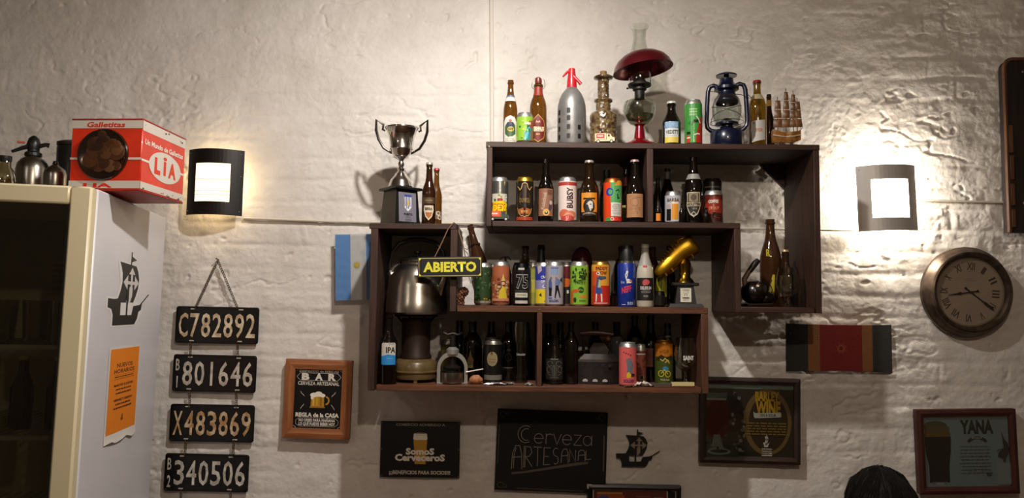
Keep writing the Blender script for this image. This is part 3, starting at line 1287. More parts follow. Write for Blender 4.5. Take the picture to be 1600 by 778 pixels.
NP = [number_plate('black number plate reading C782892 in cream characters, topmost on the chain', 339.5, 508, 129, 57, 0.6,
                   '', 'C782892', 'd8c8ac', 'b59a78'),
      number_plate('black number plate reading B1 801646 in pale grey characters', 335.5, 583.5, 129, 57, 0.8, 'B1', '801646', 'cbc2b4', 'aaa092'),
      number_plate('black number plate reading X483869 in rusty orange brown characters', 331.5, 661, 130, 57, 0.6, '', 'X483869', 'a87c4c', 'cbb493'),
      number_plate('black number plate reading B2 340506 in whitish characters, lowest in view', 323, 738.5, 129, 57, 0.8, 'B2', '340506', 'd2ccc0', 'aaa295')]
brass = M('5b4a30', 0.4, 0.85)


def chain(label, a, b, d=DPL):
    """oval links from pixel a to pixel b"""
    p, q = P(a[0], a[1], d), P(b[0], b[1], d)
    ln = (q - p).length
    pitch = 0.0088
    n = max(2, round(ln / pitch))
    ax = (q - p).normalized()
    side = ax.cross(Vector((0, -1, 0))).normalized()
    out = Vector((0, -1, 0))
    mb = MB()
    for k in range(n):
        c_ = p + (q - p) * ((k + .5) / n) - Vector((0, .004, 0))
        s_ = side if k % 2 else (side * .5 + out * .87).normalized()
        mb.tube([c_ + ax * (0.0068 * math.cos(i * PI / 5)) + s_ * (0.0040 * math.sin(i * PI / 5)) for i in range(10)], 0.0012, 5, closed=True)
    o = mb.build('chain', None, brass)
    return tag(o, label, 'chain')


chain('thin chain strand rising from the left end of the topmost number plate to the nail', (341, 407), (306, 482))
chain('thin chain strand rising from the right end of the topmost number plate to the nail', (341, 407), (372, 482))
for i, (a, b, c_, d_) in enumerate((((299, 535), (298, 556), (372, 535), (372, 556)), ((297, 611), (297, 636), (370, 611), (370, 636)),
                                   ((291, 688), (290, 712), (366, 688), (365, 712)), ((284, 766), (283, 790), (361, 767), (361, 792)))):
    nm = ('the C782892 and B1 801646 plates', 'the B1 801646 and X483869 plates', 'the X483869 and B2 340506 plates',
          'the B2 340506 plate and below it')[i]
    chain('short chain at the left between ' + nm if i < 3 else 'short chain hanging under the left end of the B2 340506 plate', a, b)
    chain('short chain at the right between ' + nm if i < 3 else 'short chain hanging under the right end of the B2 340506 plate', c_, d_)
p = P(341, 406, 0.012)
tag(MB().tube([(p.x, 0.004, p.z), (p.x, -0.03, p.z + .004)], 0.0018, 6).ball((p.x, -0.03, p.z + .004), 0.0035, seg=8).build('nail', None, brass),
    'small nail holding the chain of number plates', 'nail')


def frame_rails(t, W, H, fw, y0, y1, mat, inner_step=None):
    """four mitred rails, metres, outer size W x H"""
    o = [(-W / 2, -H / 2), (W / 2, -H / 2), (W / 2, H / 2), (-W / 2, H / 2)]
    i_ = [(-W / 2 + fw, -H / 2 + fw), (W / 2 - fw, -H / 2 + fw), (W / 2 - fw, H / 2 - fw), (-W / 2 + fw, H / 2 - fw)]
    for k in range(4):
        j = (k + 1) % 4
        mb = MB()
        a, b, c_, d_ = o[k], o[j], i_[j], i_[k]
        m1 = tuple((x + y) / 2 for x, y in zip(a, d_))
        m2 = tuple((x + y) / 2 for x, y in zip(b, c_))
        # sloped moulding: outer edge lower, ridge in the middle, inner edge lower
        yr = y0 - 0.004
        vs_ = [(a[0], y0, a[1]), (b[0], y0, b[1]), (m2[0], yr, m2[1]), (m1[0], yr, m1[1]), (c_[0], y0, c_[1]), (d_[0], y0, d_[1]),
               (a[0], y1, a[1]), (b[0], y1, b[1]), (c_[0], y1, c_[1]), (d_[0], y1, d_[1])]
        fs = [(0, 1, 2, 3), (3, 2, 4, 5), (0, 6, 7, 1), (5, 4, 8, 9), (6, 9, 8, 7), (0, 3, 5, 9, 6), (1, 7, 8, 4, 2)]
        mb.add(vs_, fs)
        mb.build('frame_rail', t, mat[k % 2] if isinstance(mat, (list, tuple)) else mat, sharp=20)


# framed BAR sign
D_ = 0.03
t = hung('framed_sign', 'orange brown wooden frame around a black BAR sign with a golden beer mug', 'framed sign', 497, 623, D_, 1.3)
W, H = mm(103, D_), mm(120, D_)
frame_rails(t, W / 1000, H / 1000, mm(15, D_) / 1000, -0.010, 0.012, [wood('7a4420', 'a8683a', 'x'), wood('7a4420', 'a8683a', 'z')])
w, h = W - mm(27, D_), H - mm(27, D_)
MB().box(-w / 2000, w / 2000, -0.002, 0.006, -h / 2000, h / 2000).build('sign_panel', t, M('0e0c0b', 0.4))
cr = 'd8d0c2'
lc = 'c0b6a6'
x, y = w / 2 - 3, h / 2 - 3
k = 10
it = [L_([(-x + k, -y), (x - k, -y), (x - k, -y + k / 2), (x, -y + k), (x, y - k), (x - k, y - k / 2), (x - k, y), (-x + k, y), (-x + k, y - k / 2),
          (-x, y - k), (-x, -y + k), (-x + k, -y + k / 2)], 1.3, lc, True),
      T_('DESPACHO de BEBIDAS', 0, y - 8, 7, cr, w * .80, .02),
      L_([(-w * .38, y - 15), (w * .38, y - 15), (w * .45, y - 29), (w * .38, y - 43), (-w * .38, y - 43), (-w * .45, y - 29)], 1.2, lc, True)]
for ch, cu in (('B', -.27), ('A', 0), ('R', .27)):
    it.append(T_(ch, w * cu, y - 29, 23, cr, 30, .055))
it += [T_('CERVEZA ARTESANAL', 0, y - 54, 13, cr, w * .84, .015), T_('REGLA de la CASA', 0, -y + 51, 14, cr, w * .88, .05),
       T_('NO DEJES PARA MAÑANA', 0, -y + 31, 10, cr, w * .74, .03), T_('LO QUE PUEDES BEBER HOY', 0, -y + 17, 11, cr, w * .74, .03),
       L_([(-w * .36, -y + 40), (w * .36, -y + 40), (w * .43, -y + 30), (w * .43, -y + 17), (w * .36, -y + 8), (-w * .36, -y + 8), (-w * .43, -y + 17),
           (-w * .43, -y + 30)], 1.0, lc, True)]
mg = -4
it += [G_([(-27, mg - 26), (25, mg - 26), (23, mg + 18), (-25, mg + 18)], 'b0801e'), O_(30, mg - 2, 15, 17, 6, 'b0801e', 20, -90, 90),
       R_(-20, mg - 22, -14, mg + 12, 'd8ac48'), R_(-6, mg - 22, 0, mg + 12, 'c8982f'), R_(9, mg - 22, 15, mg + 12, '8a5f14'),
       R_(-30, mg - 30, 28, mg - 25, '94681a'),
       E_(-16, mg + 18, 14, 9, 'e9e2d2'), E_(2, mg + 22, 15, 10, 'e9e2d2'), E_(17, mg + 17, 11, 7, 'e9e2d2'), E_(-22, mg + 8, 5, 7, 'e9e2d2')]
for sx in (-1, 1):
    for (dx, dy, a) in ((56, 18, 50), (64, 26, 60), (56, -22, -50), (62, -30, -60)):
        ca, sa = math.cos(math.radians(a)), math.sin(math.radians(a))
        it.append(G_([(sx * (dx - 9 * ca), mg + dy - 9 * sa * (-1) * -1), (sx * (dx + 1.8 * sa), mg + dy - 1.8 * ca), (sx * (dx + 9 * ca), mg + dy + 9 * sa),
                      (sx * (dx - 1.8 * sa), mg + dy + 1.8 * ca)], 'a89a80'))
flat(it, 'sign_print', t, off=0.002, step=0.00006)

# Somos Cerveceros sign
D_ = 0.018
t = hung('sign', 'black rectangular sign with a glass of beer and the words Somos Cerveceros', 'sign', 656.5, 702, D_, 0.2)
W, H = mm(122, D_), mm(85, D_)
MB().box(-W / 2000, W / 2000, -0.002, 0.002, -H / 2000, H / 2000, bev=0.0006).build('panel', t, M('0d0c0c', 0.45))
it = [T_('COMERCIO ADHERIDO A', 0, H * .44, 9, '8f887c', W * .62, .02), T_('¡¡¡BENEFICIOS PARA SOCIOS!!!', 0, -H * .41, 13, 'c9c2b6', W * .77, .03),
      G_([(-27, H * .22), (27, H * .22), (24, -H * .02), (22, -H * .26), (-20, -H * .26), (-22, -H * .02)], 'b98a28'),
      G_([(-27, H * .19), (-25, H * .28), (25, H * .28), (27, H * .19), (24, H * .17), (-24, H * .17)], 'e4dccb'), O_(0, H * .275, 26, 5, 2, 'bfae86'),
      T_('SomoS', 0, -H * .035, 22, 'e2dacb', W * .36, .05), T_('CerveceroS', 0, -H * .145, 23, 'e2dacb', W * .63, .05)]
flat(it, 'sign_print', t, off=0.002)
for sx in (-1, 1):
    for sz in (-1, 0, 1):
        MB().ball((sx * (W / 2 - 5) / 1000, -0.002, sz * (H / 2 - 6) / 1000), 0.003, seg=8, sy=.4).build('screw', t, M('6b655a', .4, .8))

# chalkboard
D_ = 0.022
t = hung('chalkboard', 'black chalkboard with hand lettered Cerveza Artesanal and chalk scrolls', 'chalkboard', 861.5, 704.5, D_, 1.7)
W, H = mm(170, D_), mm(123, D_)
MB().box(-W / 2000, W / 2000, -0.004, 0.004, -H / 2000, H / 2000, bev=0.001).build('panel', t, M('0f0e0d', 0.8, vary=0.25, bscale=12))
ck, ck2 = '8d877c', '5d5850'


def arc(cx, cy, rx, ry, a0, a1, n=14):
    return [(cx + rx * math.cos(math.radians(a0 + (a1 - a0) * i / n)), cy + ry * math.sin(math.radians(a0 + (a1 - a0) * i / n))) for i in range(n + 1)]


CW = 2.6
ch = []


def stroke(p):
    ch.append(L_(p, CW, ck))


# "Cerveza" row, hand drawn
by = 40
stroke(arc(-100, by + 20, 30, 32, 60, 300))
stroke(arc(-97, by + 19, 20, 22, 70, 290))
stroke([(-66, by + 6)] + arc(-50, by + 6, 17, 18, 0, 320))
stroke([(-66, by + 6), (-33, by + 6)])
stroke([(-22, by - 14), (-22, by + 26)])
stroke([(-22, by + 10)] + arc(-8, by + 12, 14, 12, 160, 40))
stroke([(6, by + 26), (20, by - 14), (36, by + 26)])
stroke([(42, by + 5)] + arc(58, by + 5, 17, 19, 0, 320))
stroke([(84, by + 24), (112, by + 24), (84, by - 14), (114, by - 14)])
stroke(arc(136, by + 4, 16, 18, 0, 360))
stroke([(152, by + 24), (152, by - 14)])
# "ARTESANAL" row
ay, H1 = -8, 66
ltr = [(-150, 44), (-104, 40), (-64, 30), (-28, 30), (6, 28), (38, 30), (70, 30), (102, 30), (132, 26)]
base = lambda x: -72 + (x + 150) * 0.16
for (x, w1), c_ in zip(ltr, 'ARTESANAL'):
    b0 = base(x)
    tp = 16 + (x + 150) * -0.03
    m_ = (b0 + tp) / 2
    if c_ == 'A':
        stroke([(x, b0), (x + 2, m_ + 14), (x + w1 * .3, tp), (x + w1 * .65, tp), (x + w1 * .85, m_ + 12), (x + w1 * .9, b0)])
        stroke([(x + 2, m_), (x + w1 * .88, m_ + 3)])
        if w1 > 40:
            stroke([(x + 7, b0 + 2), (x + 9, m_ + 12), (x + w1 * .35, tp - 7)])
    elif c_ == 'R':
        stroke([(x, b0), (x, tp), (x + w1 * .6, tp - 2), (x + w1 * .75, m_ + 18), (x + w1 * .5, m_ + 3), (x, m_)])
        stroke([(x + 6, m_ + 2), (x + w1 * .8, b0 + 4)])
        stroke([(x + 5, b0), (x + 5, tp - 5)])
    elif c_ == 'T':
        stroke([(x - 4, tp), (x + w1 * .9, tp)])
        stroke([(x + w1 * .4, tp), (x + w1 * .4, b0)])
    elif c_ == 'E':
        stroke([(x + w1 * .8, tp), (x, tp), (x, b0), (x + w1 * .8, b0 + 3)])
        stroke([(x, m_), (x + w1 * .6, m_)])
    elif c_ == 'S':
        stroke(arc(x + w1 * .4, (m_ + tp) / 2 + 1, w1 * .36, (tp - m_) / 2, 50, 270) + arc(x + w1 * .4, (m_ + b0) / 2, w1 * .36, (m_ - b0) / 2, 90, -130))
    elif c_ == 'N':
        stroke([(x, b0), (x, tp), (x + w1 * .75, b0), (x + w1 * .75, tp)])
    elif c_ == 'L':
        stroke([(x, tp), (x, b0), (x + w1 * .8, b0 + 3)])
ch.append(G_([(-150, -92), (-100, -86), (140, -42), (142, -34), (100, -38), (-100, -78), (-148, -84)], ck2))
for sx, sz in ((-1, 1), (1, 1), (-1, -1), (1, -1)):
    cx, cy = sx * (W / 2 - 22), sz * (H / 2 - 20)
    ch.append(L_(arc(cx, cy, 12, 10, 0, 300), 1.8, ck2))
    ch.append(L_(arc(cx - sx * 16, cy + sz * 4, 7, 6, 180, 480), 1.6, ck2))
ch += [L_([(W / 2 - 12, H * .22), (W / 2 - 11, -H * .22)], 5, ck2), L_([(-W / 2 + 9, H * .3), (-W / 2 + 8, -H * .18)], 2.2, ck2),
       L_([(-W * .3, -H / 2 + 10), (W * .3, -H / 2 + 8)], 2.4, ck2)]
flat(ch, 'chalk_lettering', t, off=0.004, rough=0.95, step=0.00004)

# ship cut-out on the wall
D_ = 0.014
t = hung('ship_sign', 'black sailing ship cut-out with a cross on its sail, fixed to the bare wall', 'sign', 994, 700, D_, 0)
k = mm(57, D_) / 690.0
flat([([(u * k * 2.15, (v - 45) * k) for u, v in q[0]], q[1], q[2]) for q in ship('151211', '8d8272')], 'ship_print', t, off=0.002)
sil = ship('151211', 'x')
mb = MB()
for q in (sil[0], sil[1]):
    mb.prism([(u * k * 2.15 / 1000, (v - 45) * k / 1000) for u, v in q[0]], -0.0018, 0.004)
mb.build('backing', t, M('151211', .5))

# framed Barley Wine poster
def glazed(t, W, H, fw, mats, dfront=-0.012):
    frame_rails(t, W / 1000, H / 1000, fw / 1000, dfront, 0.012, mats)
    w_, h_ = (W - 1.7 * fw), (H - 1.7 * fw)
    MB().box(-w_ / 2000, w_ / 2000, -0.001, 0.008, -h_ / 2000, h_ / 2000).build('backing_board', t, M('7f8a84', .6))
    MB().box(-w_ / 2000, w_ / 2000, -0.007, -0.0055, -h_ / 2000, h_ / 2000).build('glass_pane', t, thin_glass('f2f4f2', .03, .05))
    return w_, h_


D_ = 0.03
DKX, DKZ = wood('1c100b', '3a221a', 'x'), wood('1c100b', '3a221a', 'z')
t = hung('framed_poster', 'dark framed poster of a Barley Wine beer goblet behind glass', 'framed poster', 1171, 656.5, D_, 0.9)
W, H = mm(154, D_), mm(130, D_)
w, h = glazed(t, W, H, mm(9.5, D_), [DKX, DKZ])
it = [R_(-w / 2, -h / 2, w / 2, h / 2, '3c3024'), R_(-w / 2, h * .42, w / 2, h / 2, '8b9690'), R_(-w / 2, -h / 2, w / 2, -h * .485, 'b0a89c'),  # pale top strip: reflection in the glass painted into the print
      R_(-w / 2, -h / 2, -w * .12, -h * .16, '4b473f'), E_(w * .20, -h * .02, w * .27, h * .44, '8a6c3e', 30), E_(w * .21, -h * .03, w * .22, h * .38, '3f2c1a', 30),
      E_(-w * .38, h * .05, w * .16, h * .32, '5e2418', 26), R_(-w * .54 + 10, h * .02, -w * .26, h * .30, '5e2418'), R_(-w * .5, h * .28, -w * .25, h * .36, '5d6f66'),
      R_(-w * .5, h * .26, -w * .26, h * .285, 'a9a596'),
      G_([(-w * .40, -h * .2), (-w * .33, -h * .2), (-w * .29, -h * .38), (-w * .22, -h * .43), (-w * .46, -h * .43), (-w * .42, -h * .36)], '8d8b82'),
      E_(-w * .34, -h * .425, w * .13, h * .045, '99968c', 22), E_(-w * .34, -h * .42, w * .10, h * .025, '3f3a33', 22)]
rn = random.Random(3)
for k_ in range(26):
    it.append(E_(rn.uniform(-w * .2, -w * .06), rn.uniform(-h * .45, h * .38), rn.uniform(3, 9), rn.uniform(3, 10), rn.choice(['70726a', '3a3c37', '94948a', '2a2b28']), 7))
for k_ in range(14):
    it.append(E_(rn.uniform(-w * .48, -w * .12), rn.uniform(-h * .40, -h * .2), rn.uniform(3, 9), rn.uniform(2, 6), rn.choice(['6a675e', '35332e', '848177']), 7))
gold = 'd8a520'
it += [T_('BARLEY', w * .195, h * .325, 32, gold, w * .27, .045), T_('WINE', w * .205, h * .17, 46, gold, w * .28, .05),
       G_([(w * .06, h * .03), (w * .345, h * .05), (w * .37, h * .09), (w * .35, h * .06), (w * .35, h * .11), (w * .06, h * .10), (w * .04, h * .12), (w * .045, h * .05)],
          'd6d0c4'), T_('ON A SOUR', w * .205, h * .073, 10, '2c241c', w * .18, .03)]
it += lines_(w * .19, -h * .035, w * .58, 5, h * .036, h * .018, '9a7d3a', 8)
it += shift(ship('cfc8bb', '2c1e12'), w * .185, -h * .275, .07)
it += lines_(w * .19, -h * .375, w * .13, 4, h * .028, h * .016, 'b3aa9c', 5)
flat(it, 'poster_print', t, off=0.001, step=0.00005)

# framed Yana poster
t = hung('framed_poster', 'dark red framed blue grey poster of a pint of stout marked YANA', 'framed poster', 1509.5, 704.5, D_, -1.2)
W, H = mm(153, D_), mm(128, D_)
RX_, RZ_ = wood('2a0f0a', '53241b', 'x'), wood('2a0f0a', '53241b', 'z')
w, h = glazed(t, W, H, mm(10.5, D_), [RX_, RZ_])
it = [R_(-w / 2, -h / 2, w / 2, h / 2, '8d9da3'), R_(-w / 2, h * .44, w / 2, h / 2, '8b989a'), R_(-w / 2, -h / 2, w / 2, -h * .475, '98a09e'),
      E_(-w * .34, h * .34, w * .14, h * .08, '5f563e', 20), R_(-w * .46, h * .22, -w * .18, h * .34, '6f5c35'), R_(-w * .47, h * .17, -w * .17, h * .25, '7d5c28'),
      G_([(-w * .47, h * .20), (-w * .17, h * .20), (-w * .175, 0), (-w * .20, -h * .2), (-w * .20, -h * .43), (-w * .43, -h * .43), (-w * .43, -h * .2), (-w * .465, 0)],
         '120f0e'), R_(-w * .40, -h * .45, -w * .23, -h * .42, '7d7f7c'), R_(-w * .36, -h * .455, -w * .27, -h * .43, 'b9b7b0'),
      T_('YANA', w * .13, h * .33, 46, '1b1f21', w * .38, .05), R_(-w * .065, h * .20, w * .30, h * .415, '5c6b6c') if False else R_(0, 0, .01, .01, '5c6b6c'),
      L_(arc(w * .13, h * .06, w * .12, h * .12, 150, 30), 12, '2b2a28'), T_('STOUT', w * .13, h * .178, 7, 'd8d3c6', w * .12, .02)]
it += lines_(w * .10, h * .06, w * .36, 9, h * .045, h * .012, '4c595a', 6)
it += [G_([(w * .36, -h * .02), (w * .42, h * .05), (w * .40, h * .28), (w * .43, h * .16), (w * .47, h * .10), (w * .49, h * .0), (w * .44, -h * .10), (w * .43, -h * .20),
           (w * .40, -h * .10), (w * .35, -h * .08)], '2a2422'),
       L_([(w * .42, -h * .1), (w * .41, -h * .46)], 4, '3c4a4c'), L_([(w * .34, h * .0), (w * .40, h * .03)], 3, '2a2422')]
it += [R_(w * .33, -h * .46, w * .49, -h * .16, '97a4a8')] + lines_(w * .24, -h * .31, w * .06, 2, h * .025, h * .014, '2c3030', 2)
flat(it, 'poster_print', t, off=0.001, step=0.00005)

# small frame at the bottom edge
t = hung('framed_picture', 'black picture frame with thin white line, below the chalkboard', 'framed picture', 990, 826, 0.036, 0.6)
W, H = mm(143, .036), mm(132, .036)
frame_rails(t, W / 1000, H / 1000, mm(7, .036) / 1000, -0.010, 0.012, M('0c0b0b', .35))
w, h = W - mm(12, .036), H - mm(12, .036)
MB().box(-w / 2000, w / 2000, -0.002, 0.008, -h / 2000, h / 2000).build('backing_board', t, M('0d0c0c', .5))
x0, x1 = -w / 2 + 8, w / 2 - 36
it = [L_([(x0, -h / 2 + 6), (x0, h / 2 - 5), (x1, h / 2 - 5), (x1 + 4, -h / 2 + 6)], 4, 'b3aaa0', True), R_(x0 + 4, -h / 2 + 10, x1 - 2, h / 2 - 9, '5f2a1c'),
      R_(x0 + 14, h / 2 - 22, x0 + 110, h / 2 - 14, 'a8752f'), R_(x0 + 14, h / 2 - 60, x0 + 118, h / 2 - 24, 'a04420'),
      E_(x0 + 40, h / 2 - 62, 34, 36, '3d4a86', 22), R_(x1 - 50, h / 2 - 60, x1 - 14, h / 2 - 30, '8a7f74'),
      L_([(w / 2 - 20, h / 2 - 4), (w / 2 - 4, h / 2 - 6), (w / 2 - 2, -h / 2)], 4, '9a948a'), E_(w / 2 - 20, h / 2 - 40, 6, 6, '4d5a50', 10)]
it += lines_(x0 + 190, h / 2 - 28, 70, 5, 8, 3, '8a5a48', 3)
flat(it, 'picture_print', t, off=0.002, step=0.00006)
MB().prism([(-W / 2000 - .003, H / 2000 + .003), (-W / 2000 - .003, H / 2000 - .014), (-W / 2000 + .004, H / 2000 - .014), (-W / 2000 + .004, H / 2000 - .004),
            (-W / 2000 + .014, H / 2000 - .004), (-W / 2000 + .014, H / 2000 + .003)], -0.0165, -0.0145).build('corner_cap', t, M('b9b3a8', .4))

# striped cloth panel
D_ = 0.02
t = hung('striped_panel', 'dark grey fabric panel with tan stripes and a red centre bearing a sun', 'wall panel', 1311, 544, D_, 0.2)
W, H = mm(164, D_) / 1000, mm(72, D_) / 1000


def strip(f0, f1, mat, name, lift):
    n, vs_, fs = 8, [], []
    for i in range(n + 1):
        f = f0 + (f1 - f0) * i / n
        x = (f - .5) * W
        bow = 0.010 * (1 - (2 * f - 1) ** 2)
        zt = H / 2 + 0.003 * (2 * f - 1) ** 2 * 1.0
        zb = -H / 2 + 0.003 - 0.006 * (2 * f - 1) ** 2
        for (yy, z) in ((-bow - lift, zb), (-bow - lift, zt), (0.004, zt), (0.004, zb)):
            vs_.append((x, yy, z))
    for i in range(n):
        for k in range(4):
            k2 = (k + 1) % 4
            fs.append((i * 4 + k, i * 4 + k2, (i + 1) * 4 + k2, (i + 1) * 4 + k))
    fs += [(0, 3, 2, 1), (n * 4, n * 4 + 1, n * 4 + 2, n * 4 + 3)]
    MB().add(vs_, fs).build(name, t, mat)


gy, tn, rd = M('2c2a28', .8, bump=.3, bscale=220), M('8a5a30', .8, bump=.3, bscale=220), M('7c1b18', .8, bump=.3, bscale=220)
for f0, f1, m_, nm in ((0, .20, gy, 'grey_end'), (.20, .31, tn, 'tan_stripe'), (.31, .71, rd, 'red_centre'), (.71, .81, tn, 'tan_stripe'), (.81, 1, gy, 'grey_end')):
    strip(f0, f1, m_, nm, 0.0005)
it = []
for k in range(16):
    a = 2 * PI * k / 16
    it.append(G_([(3 + 9 * math.cos(a - .15), 9 * math.sin(a - .15)), (3 + (30 if k % 2 else 22) * math.cos(a), (30 if k % 2 else 22) * math.sin(a)),
                  (3 + 9 * math.cos(a + .15), 9 * math.sin(a + .15))], 'a8563e'))
it += [O_(3, 0, 12, 12, 2.4, 'a8563e'), R_(1.5, -9, 4.5, 9, '4a100e')]
flat(it, 'sun_emblem', t, off=0.0112, rough=.8, step=.00003)

# flag wrapped in clear plastic, beside the tall box
D_ = 0.05
t = hung('flag_banner', 'small pale blue and white flag in crinkled plastic, half behind the tall box', 'flag', 560, 417, D_, -1.8)
W, H = mm(72, D_) / 1000, mm(103, D_) / 1000


def crinkle(x0, x1, mat, name, y, seed, amp):
    n, m_, vs_, fs = 10, 30, [], []
    for j in range(m_ + 1):
        for i in range(n + 1):
            x = x0 + (x1 - x0) * i / n
            z = -H / 2 + H * j / m_
            q = mnoise.noise(Vector((x * 60 + seed, z * 55, seed))) * amp + mnoise.noise(Vector((x * 170, z * 150, seed))) * amp * .4
            vs_.append((x, y - q, z))
    for j in range(m_):
        for i in range(n):
            a = j * (n + 1) + i
            fs.append((a, a + 1, a + n + 2, a + n + 1))
    MB().add(vs_, fs).build(name, t, mat, sharp=180, fix=False)


crinkle(-W / 2, -W / 2 + W * .33, M('5f8cc0', .6), 'blue_stripe', 0, 1, .001)
crinkle(-W / 2 + W * .33, -W / 2 + W * .67, M('c4c0ba', .6), 'white_stripe', 0, 1, .001)
crinkle(-W / 2 + W * .67, W / 2, M('5f8cc0', .6), 'blue_stripe', 0, 1, .001)
flat([E_(-W * 30, 8, 9, 9, 'c9a83a', 14)] + [G_([(-W * 30 + 15 * math.cos(a), 8 + 15 * math.sin(a)), (-W * 30 + 8 * math.cos(a + .2), 8 + 8 * math.sin(a + .2)),
                                               (-W * 30 + 8 * math.cos(a - .2), 8 + 8 * math.sin(a - .2))], 'c9a83a') for a in [k * PI / 6 for k in range(12)]],
     'sun', t, off=0.0022, rough=.6)
crinkle(-W / 2 - .002, W / 2 + .002, thin_glass('f6f8fa', .12, .05), 'plastic_sleeve', -0.006, 5, .0045)

# wall clock
D_ = 0.012
c_ = P(1506, 456.5, D_)
t = thing('wall_clock', 'round antique bronze wall clock with roman numerals on a cream dial', 'clock', (c_.x, -D_, c_.z), (0, math.radians(4), 0))
RC = mm(70, D_) / 1000
rx = Matrix.Rotation(PI / 2, 4, 'X')
MB().lathe([(RC * .70, 0), (RC * .96, 0), (RC, .006), (RC, .022), (RC * .955, .030), (RC * .94, .040), (RC * .90, .046), (RC * .885, .056), (RC * .85, .060),
            (RC * .80, .058), (RC * .765, .046), (RC * .75, .040)], 72, mat=rx).build('case', t, M('54463a', .42, .7, vary=.35, bscale=25))
MB().lathe([(0, .038), (RC * .78, .038), (RC * .78, .030), (0, .030)], 60, mat=rx).build('dial', t, M('a39488', .6, vary=.06, bscale=12))
rd_ = RC * 1000
it = []
for k, s_ in enumerate(('XII', 'I', 'II', 'III', 'IV', 'V', 'VI', 'VII', 'VIII', 'IX', 'X', 'XI')):
    a = math.radians(90 - 30 * k)
    it.append(T_(s_, rd_ * .57 * math.cos(a), rd_ * .57 * math.sin(a), rd_ * .155, '4a3a30', rd_ * (.035 + .045 * len(s_)), .015, rot=-30 * k))
it += [O_(0, 0, rd_ * .735, rd_ * .735, 1.2, '5a4a3e', 60), T_('ANTIQUE', 0, rd_ * .30, 5, '8a7868', rd_ * .2) if False else R_(-rd_ * .1, rd_ * .295, rd_ * .1, rd_ * .30, '8a7868'),
       R_(-rd_ * .13, rd_ * .255, rd_ * .13, rd_ * .262, '8a7868')]
flat(it, 'numerals', t, off=0.0385, step=.00003)


def hand(name, ang, ln, tail, y, wide):
    a = math.radians(90 - ang)
    m_ = Matrix.Rotation(-a, 4, 'Y')
    pts_ = [(-tail, -.0022), (-tail, .0022), (ln * .38, .0022), (ln * .44, wide), (ln * .60, .0028), (ln, .0006), (ln, -.0006), (ln * .60, -.0028), (ln * .44, -wide),
            (ln * .38, -.0022)] if name == 'hour_hand' else \
        [(-tail, -.0022), (-tail, .0022), (ln * .55, .0018), (ln * .62, wide), (ln * .97, wide * .9), (ln, 0), (ln * .97, -wide * .9), (ln * .62, -wide), (ln * .55, -.0018)]
    mb = MB().prism(pts_, y, y + .001, mat=m_)
    mb.lathe([(0, 0), (.0048, 0), (.0048, .001), (0, .001)], 14, mat=m_ @ Matrix.Translation((-tail, y + .001, 0)) @ rx)
    mb.build(name, t, M('1d1512', .45))


hand('hour_hand', 258, RC * .50, RC * .16, -.0430, .006)
hand('minute_hand', 124, RC * .62, RC * .14, -.0450, .005)
MB().lathe([(0, .038), (.004, .038), (.004, .047), (0, .048)], 14, mat=rx).build('spindle', t, M('1d1512', .4))
MB().lathe([(RC * .765, .0475), (RC * .5, .0500), (0, .0515)], 60, mat=rx).build('glass', t, thin_glass('f2efe8', .04, .04))

# ------------------------------------------------------------------ bottles and cans
PROF = {
    'longneck': [(.92, 0), (1, .022), (1, .50), (.96, .55), (.80, .62), (.58, .69), (.47, .76), (.42, .90), (.41, .935), (.48, .94), (.48, .962), (.42, .966), (.42, 1)],
    'stubby': [(.92, 0), (1, .025), (1, .50), (.95, .55), (.74, .65), (.52, .75), (.47, .82), (.45, .90), (.52, .905), (.52, .935), (.45, .94), (.45, 1)],
    'slope': [(.92, 0), (1, .022), (1, .48), (.98, .54), (.90, .61), (.74, .68), (.55, .75), (.45, .82), (.40, .90), (.39, .94), (.47, .945), (.47, .965), (.41, .97), (.41, 1)],
    'swing': [(.93, 0), (1, .02), (1, .54), (.97, .59), (.85, .655), (.62, .72), (.50, .775), (.47, .86), (.55, .865), (.55, .885), (.42, .89), (.42, .905)],
    'wide': [(.93, 0), (1, .02), (1, .60), (.96, .66), (.74, .74), (.45, .80), (.40, .84), (.40, .95), (.46, .955), (.46, .975), (.40, .98), (.40, 1)],
    'steep': [(.92, 0), (1, .02), (1, .56), (.95, .61), (.66, .68), (.44, .74), (.40, .80), (.38, .94), (.45, .945), (.45, .965), (.39, .97), (.39, 1)],
}
AMBER = bottle_glass('7a4e1a', .8)
OLIVE = bottle_glass('86621c', .85)
BROWN = bottle_glass('3a2010', .45)
DARK = bottle_glass('120c09', .15)
GREENISH = bottle_glass('24260f', .4)


def place(px, d, zb):
    x = xat(px, d, zb)
    return Vector((x, -d, zb + 0.0005))


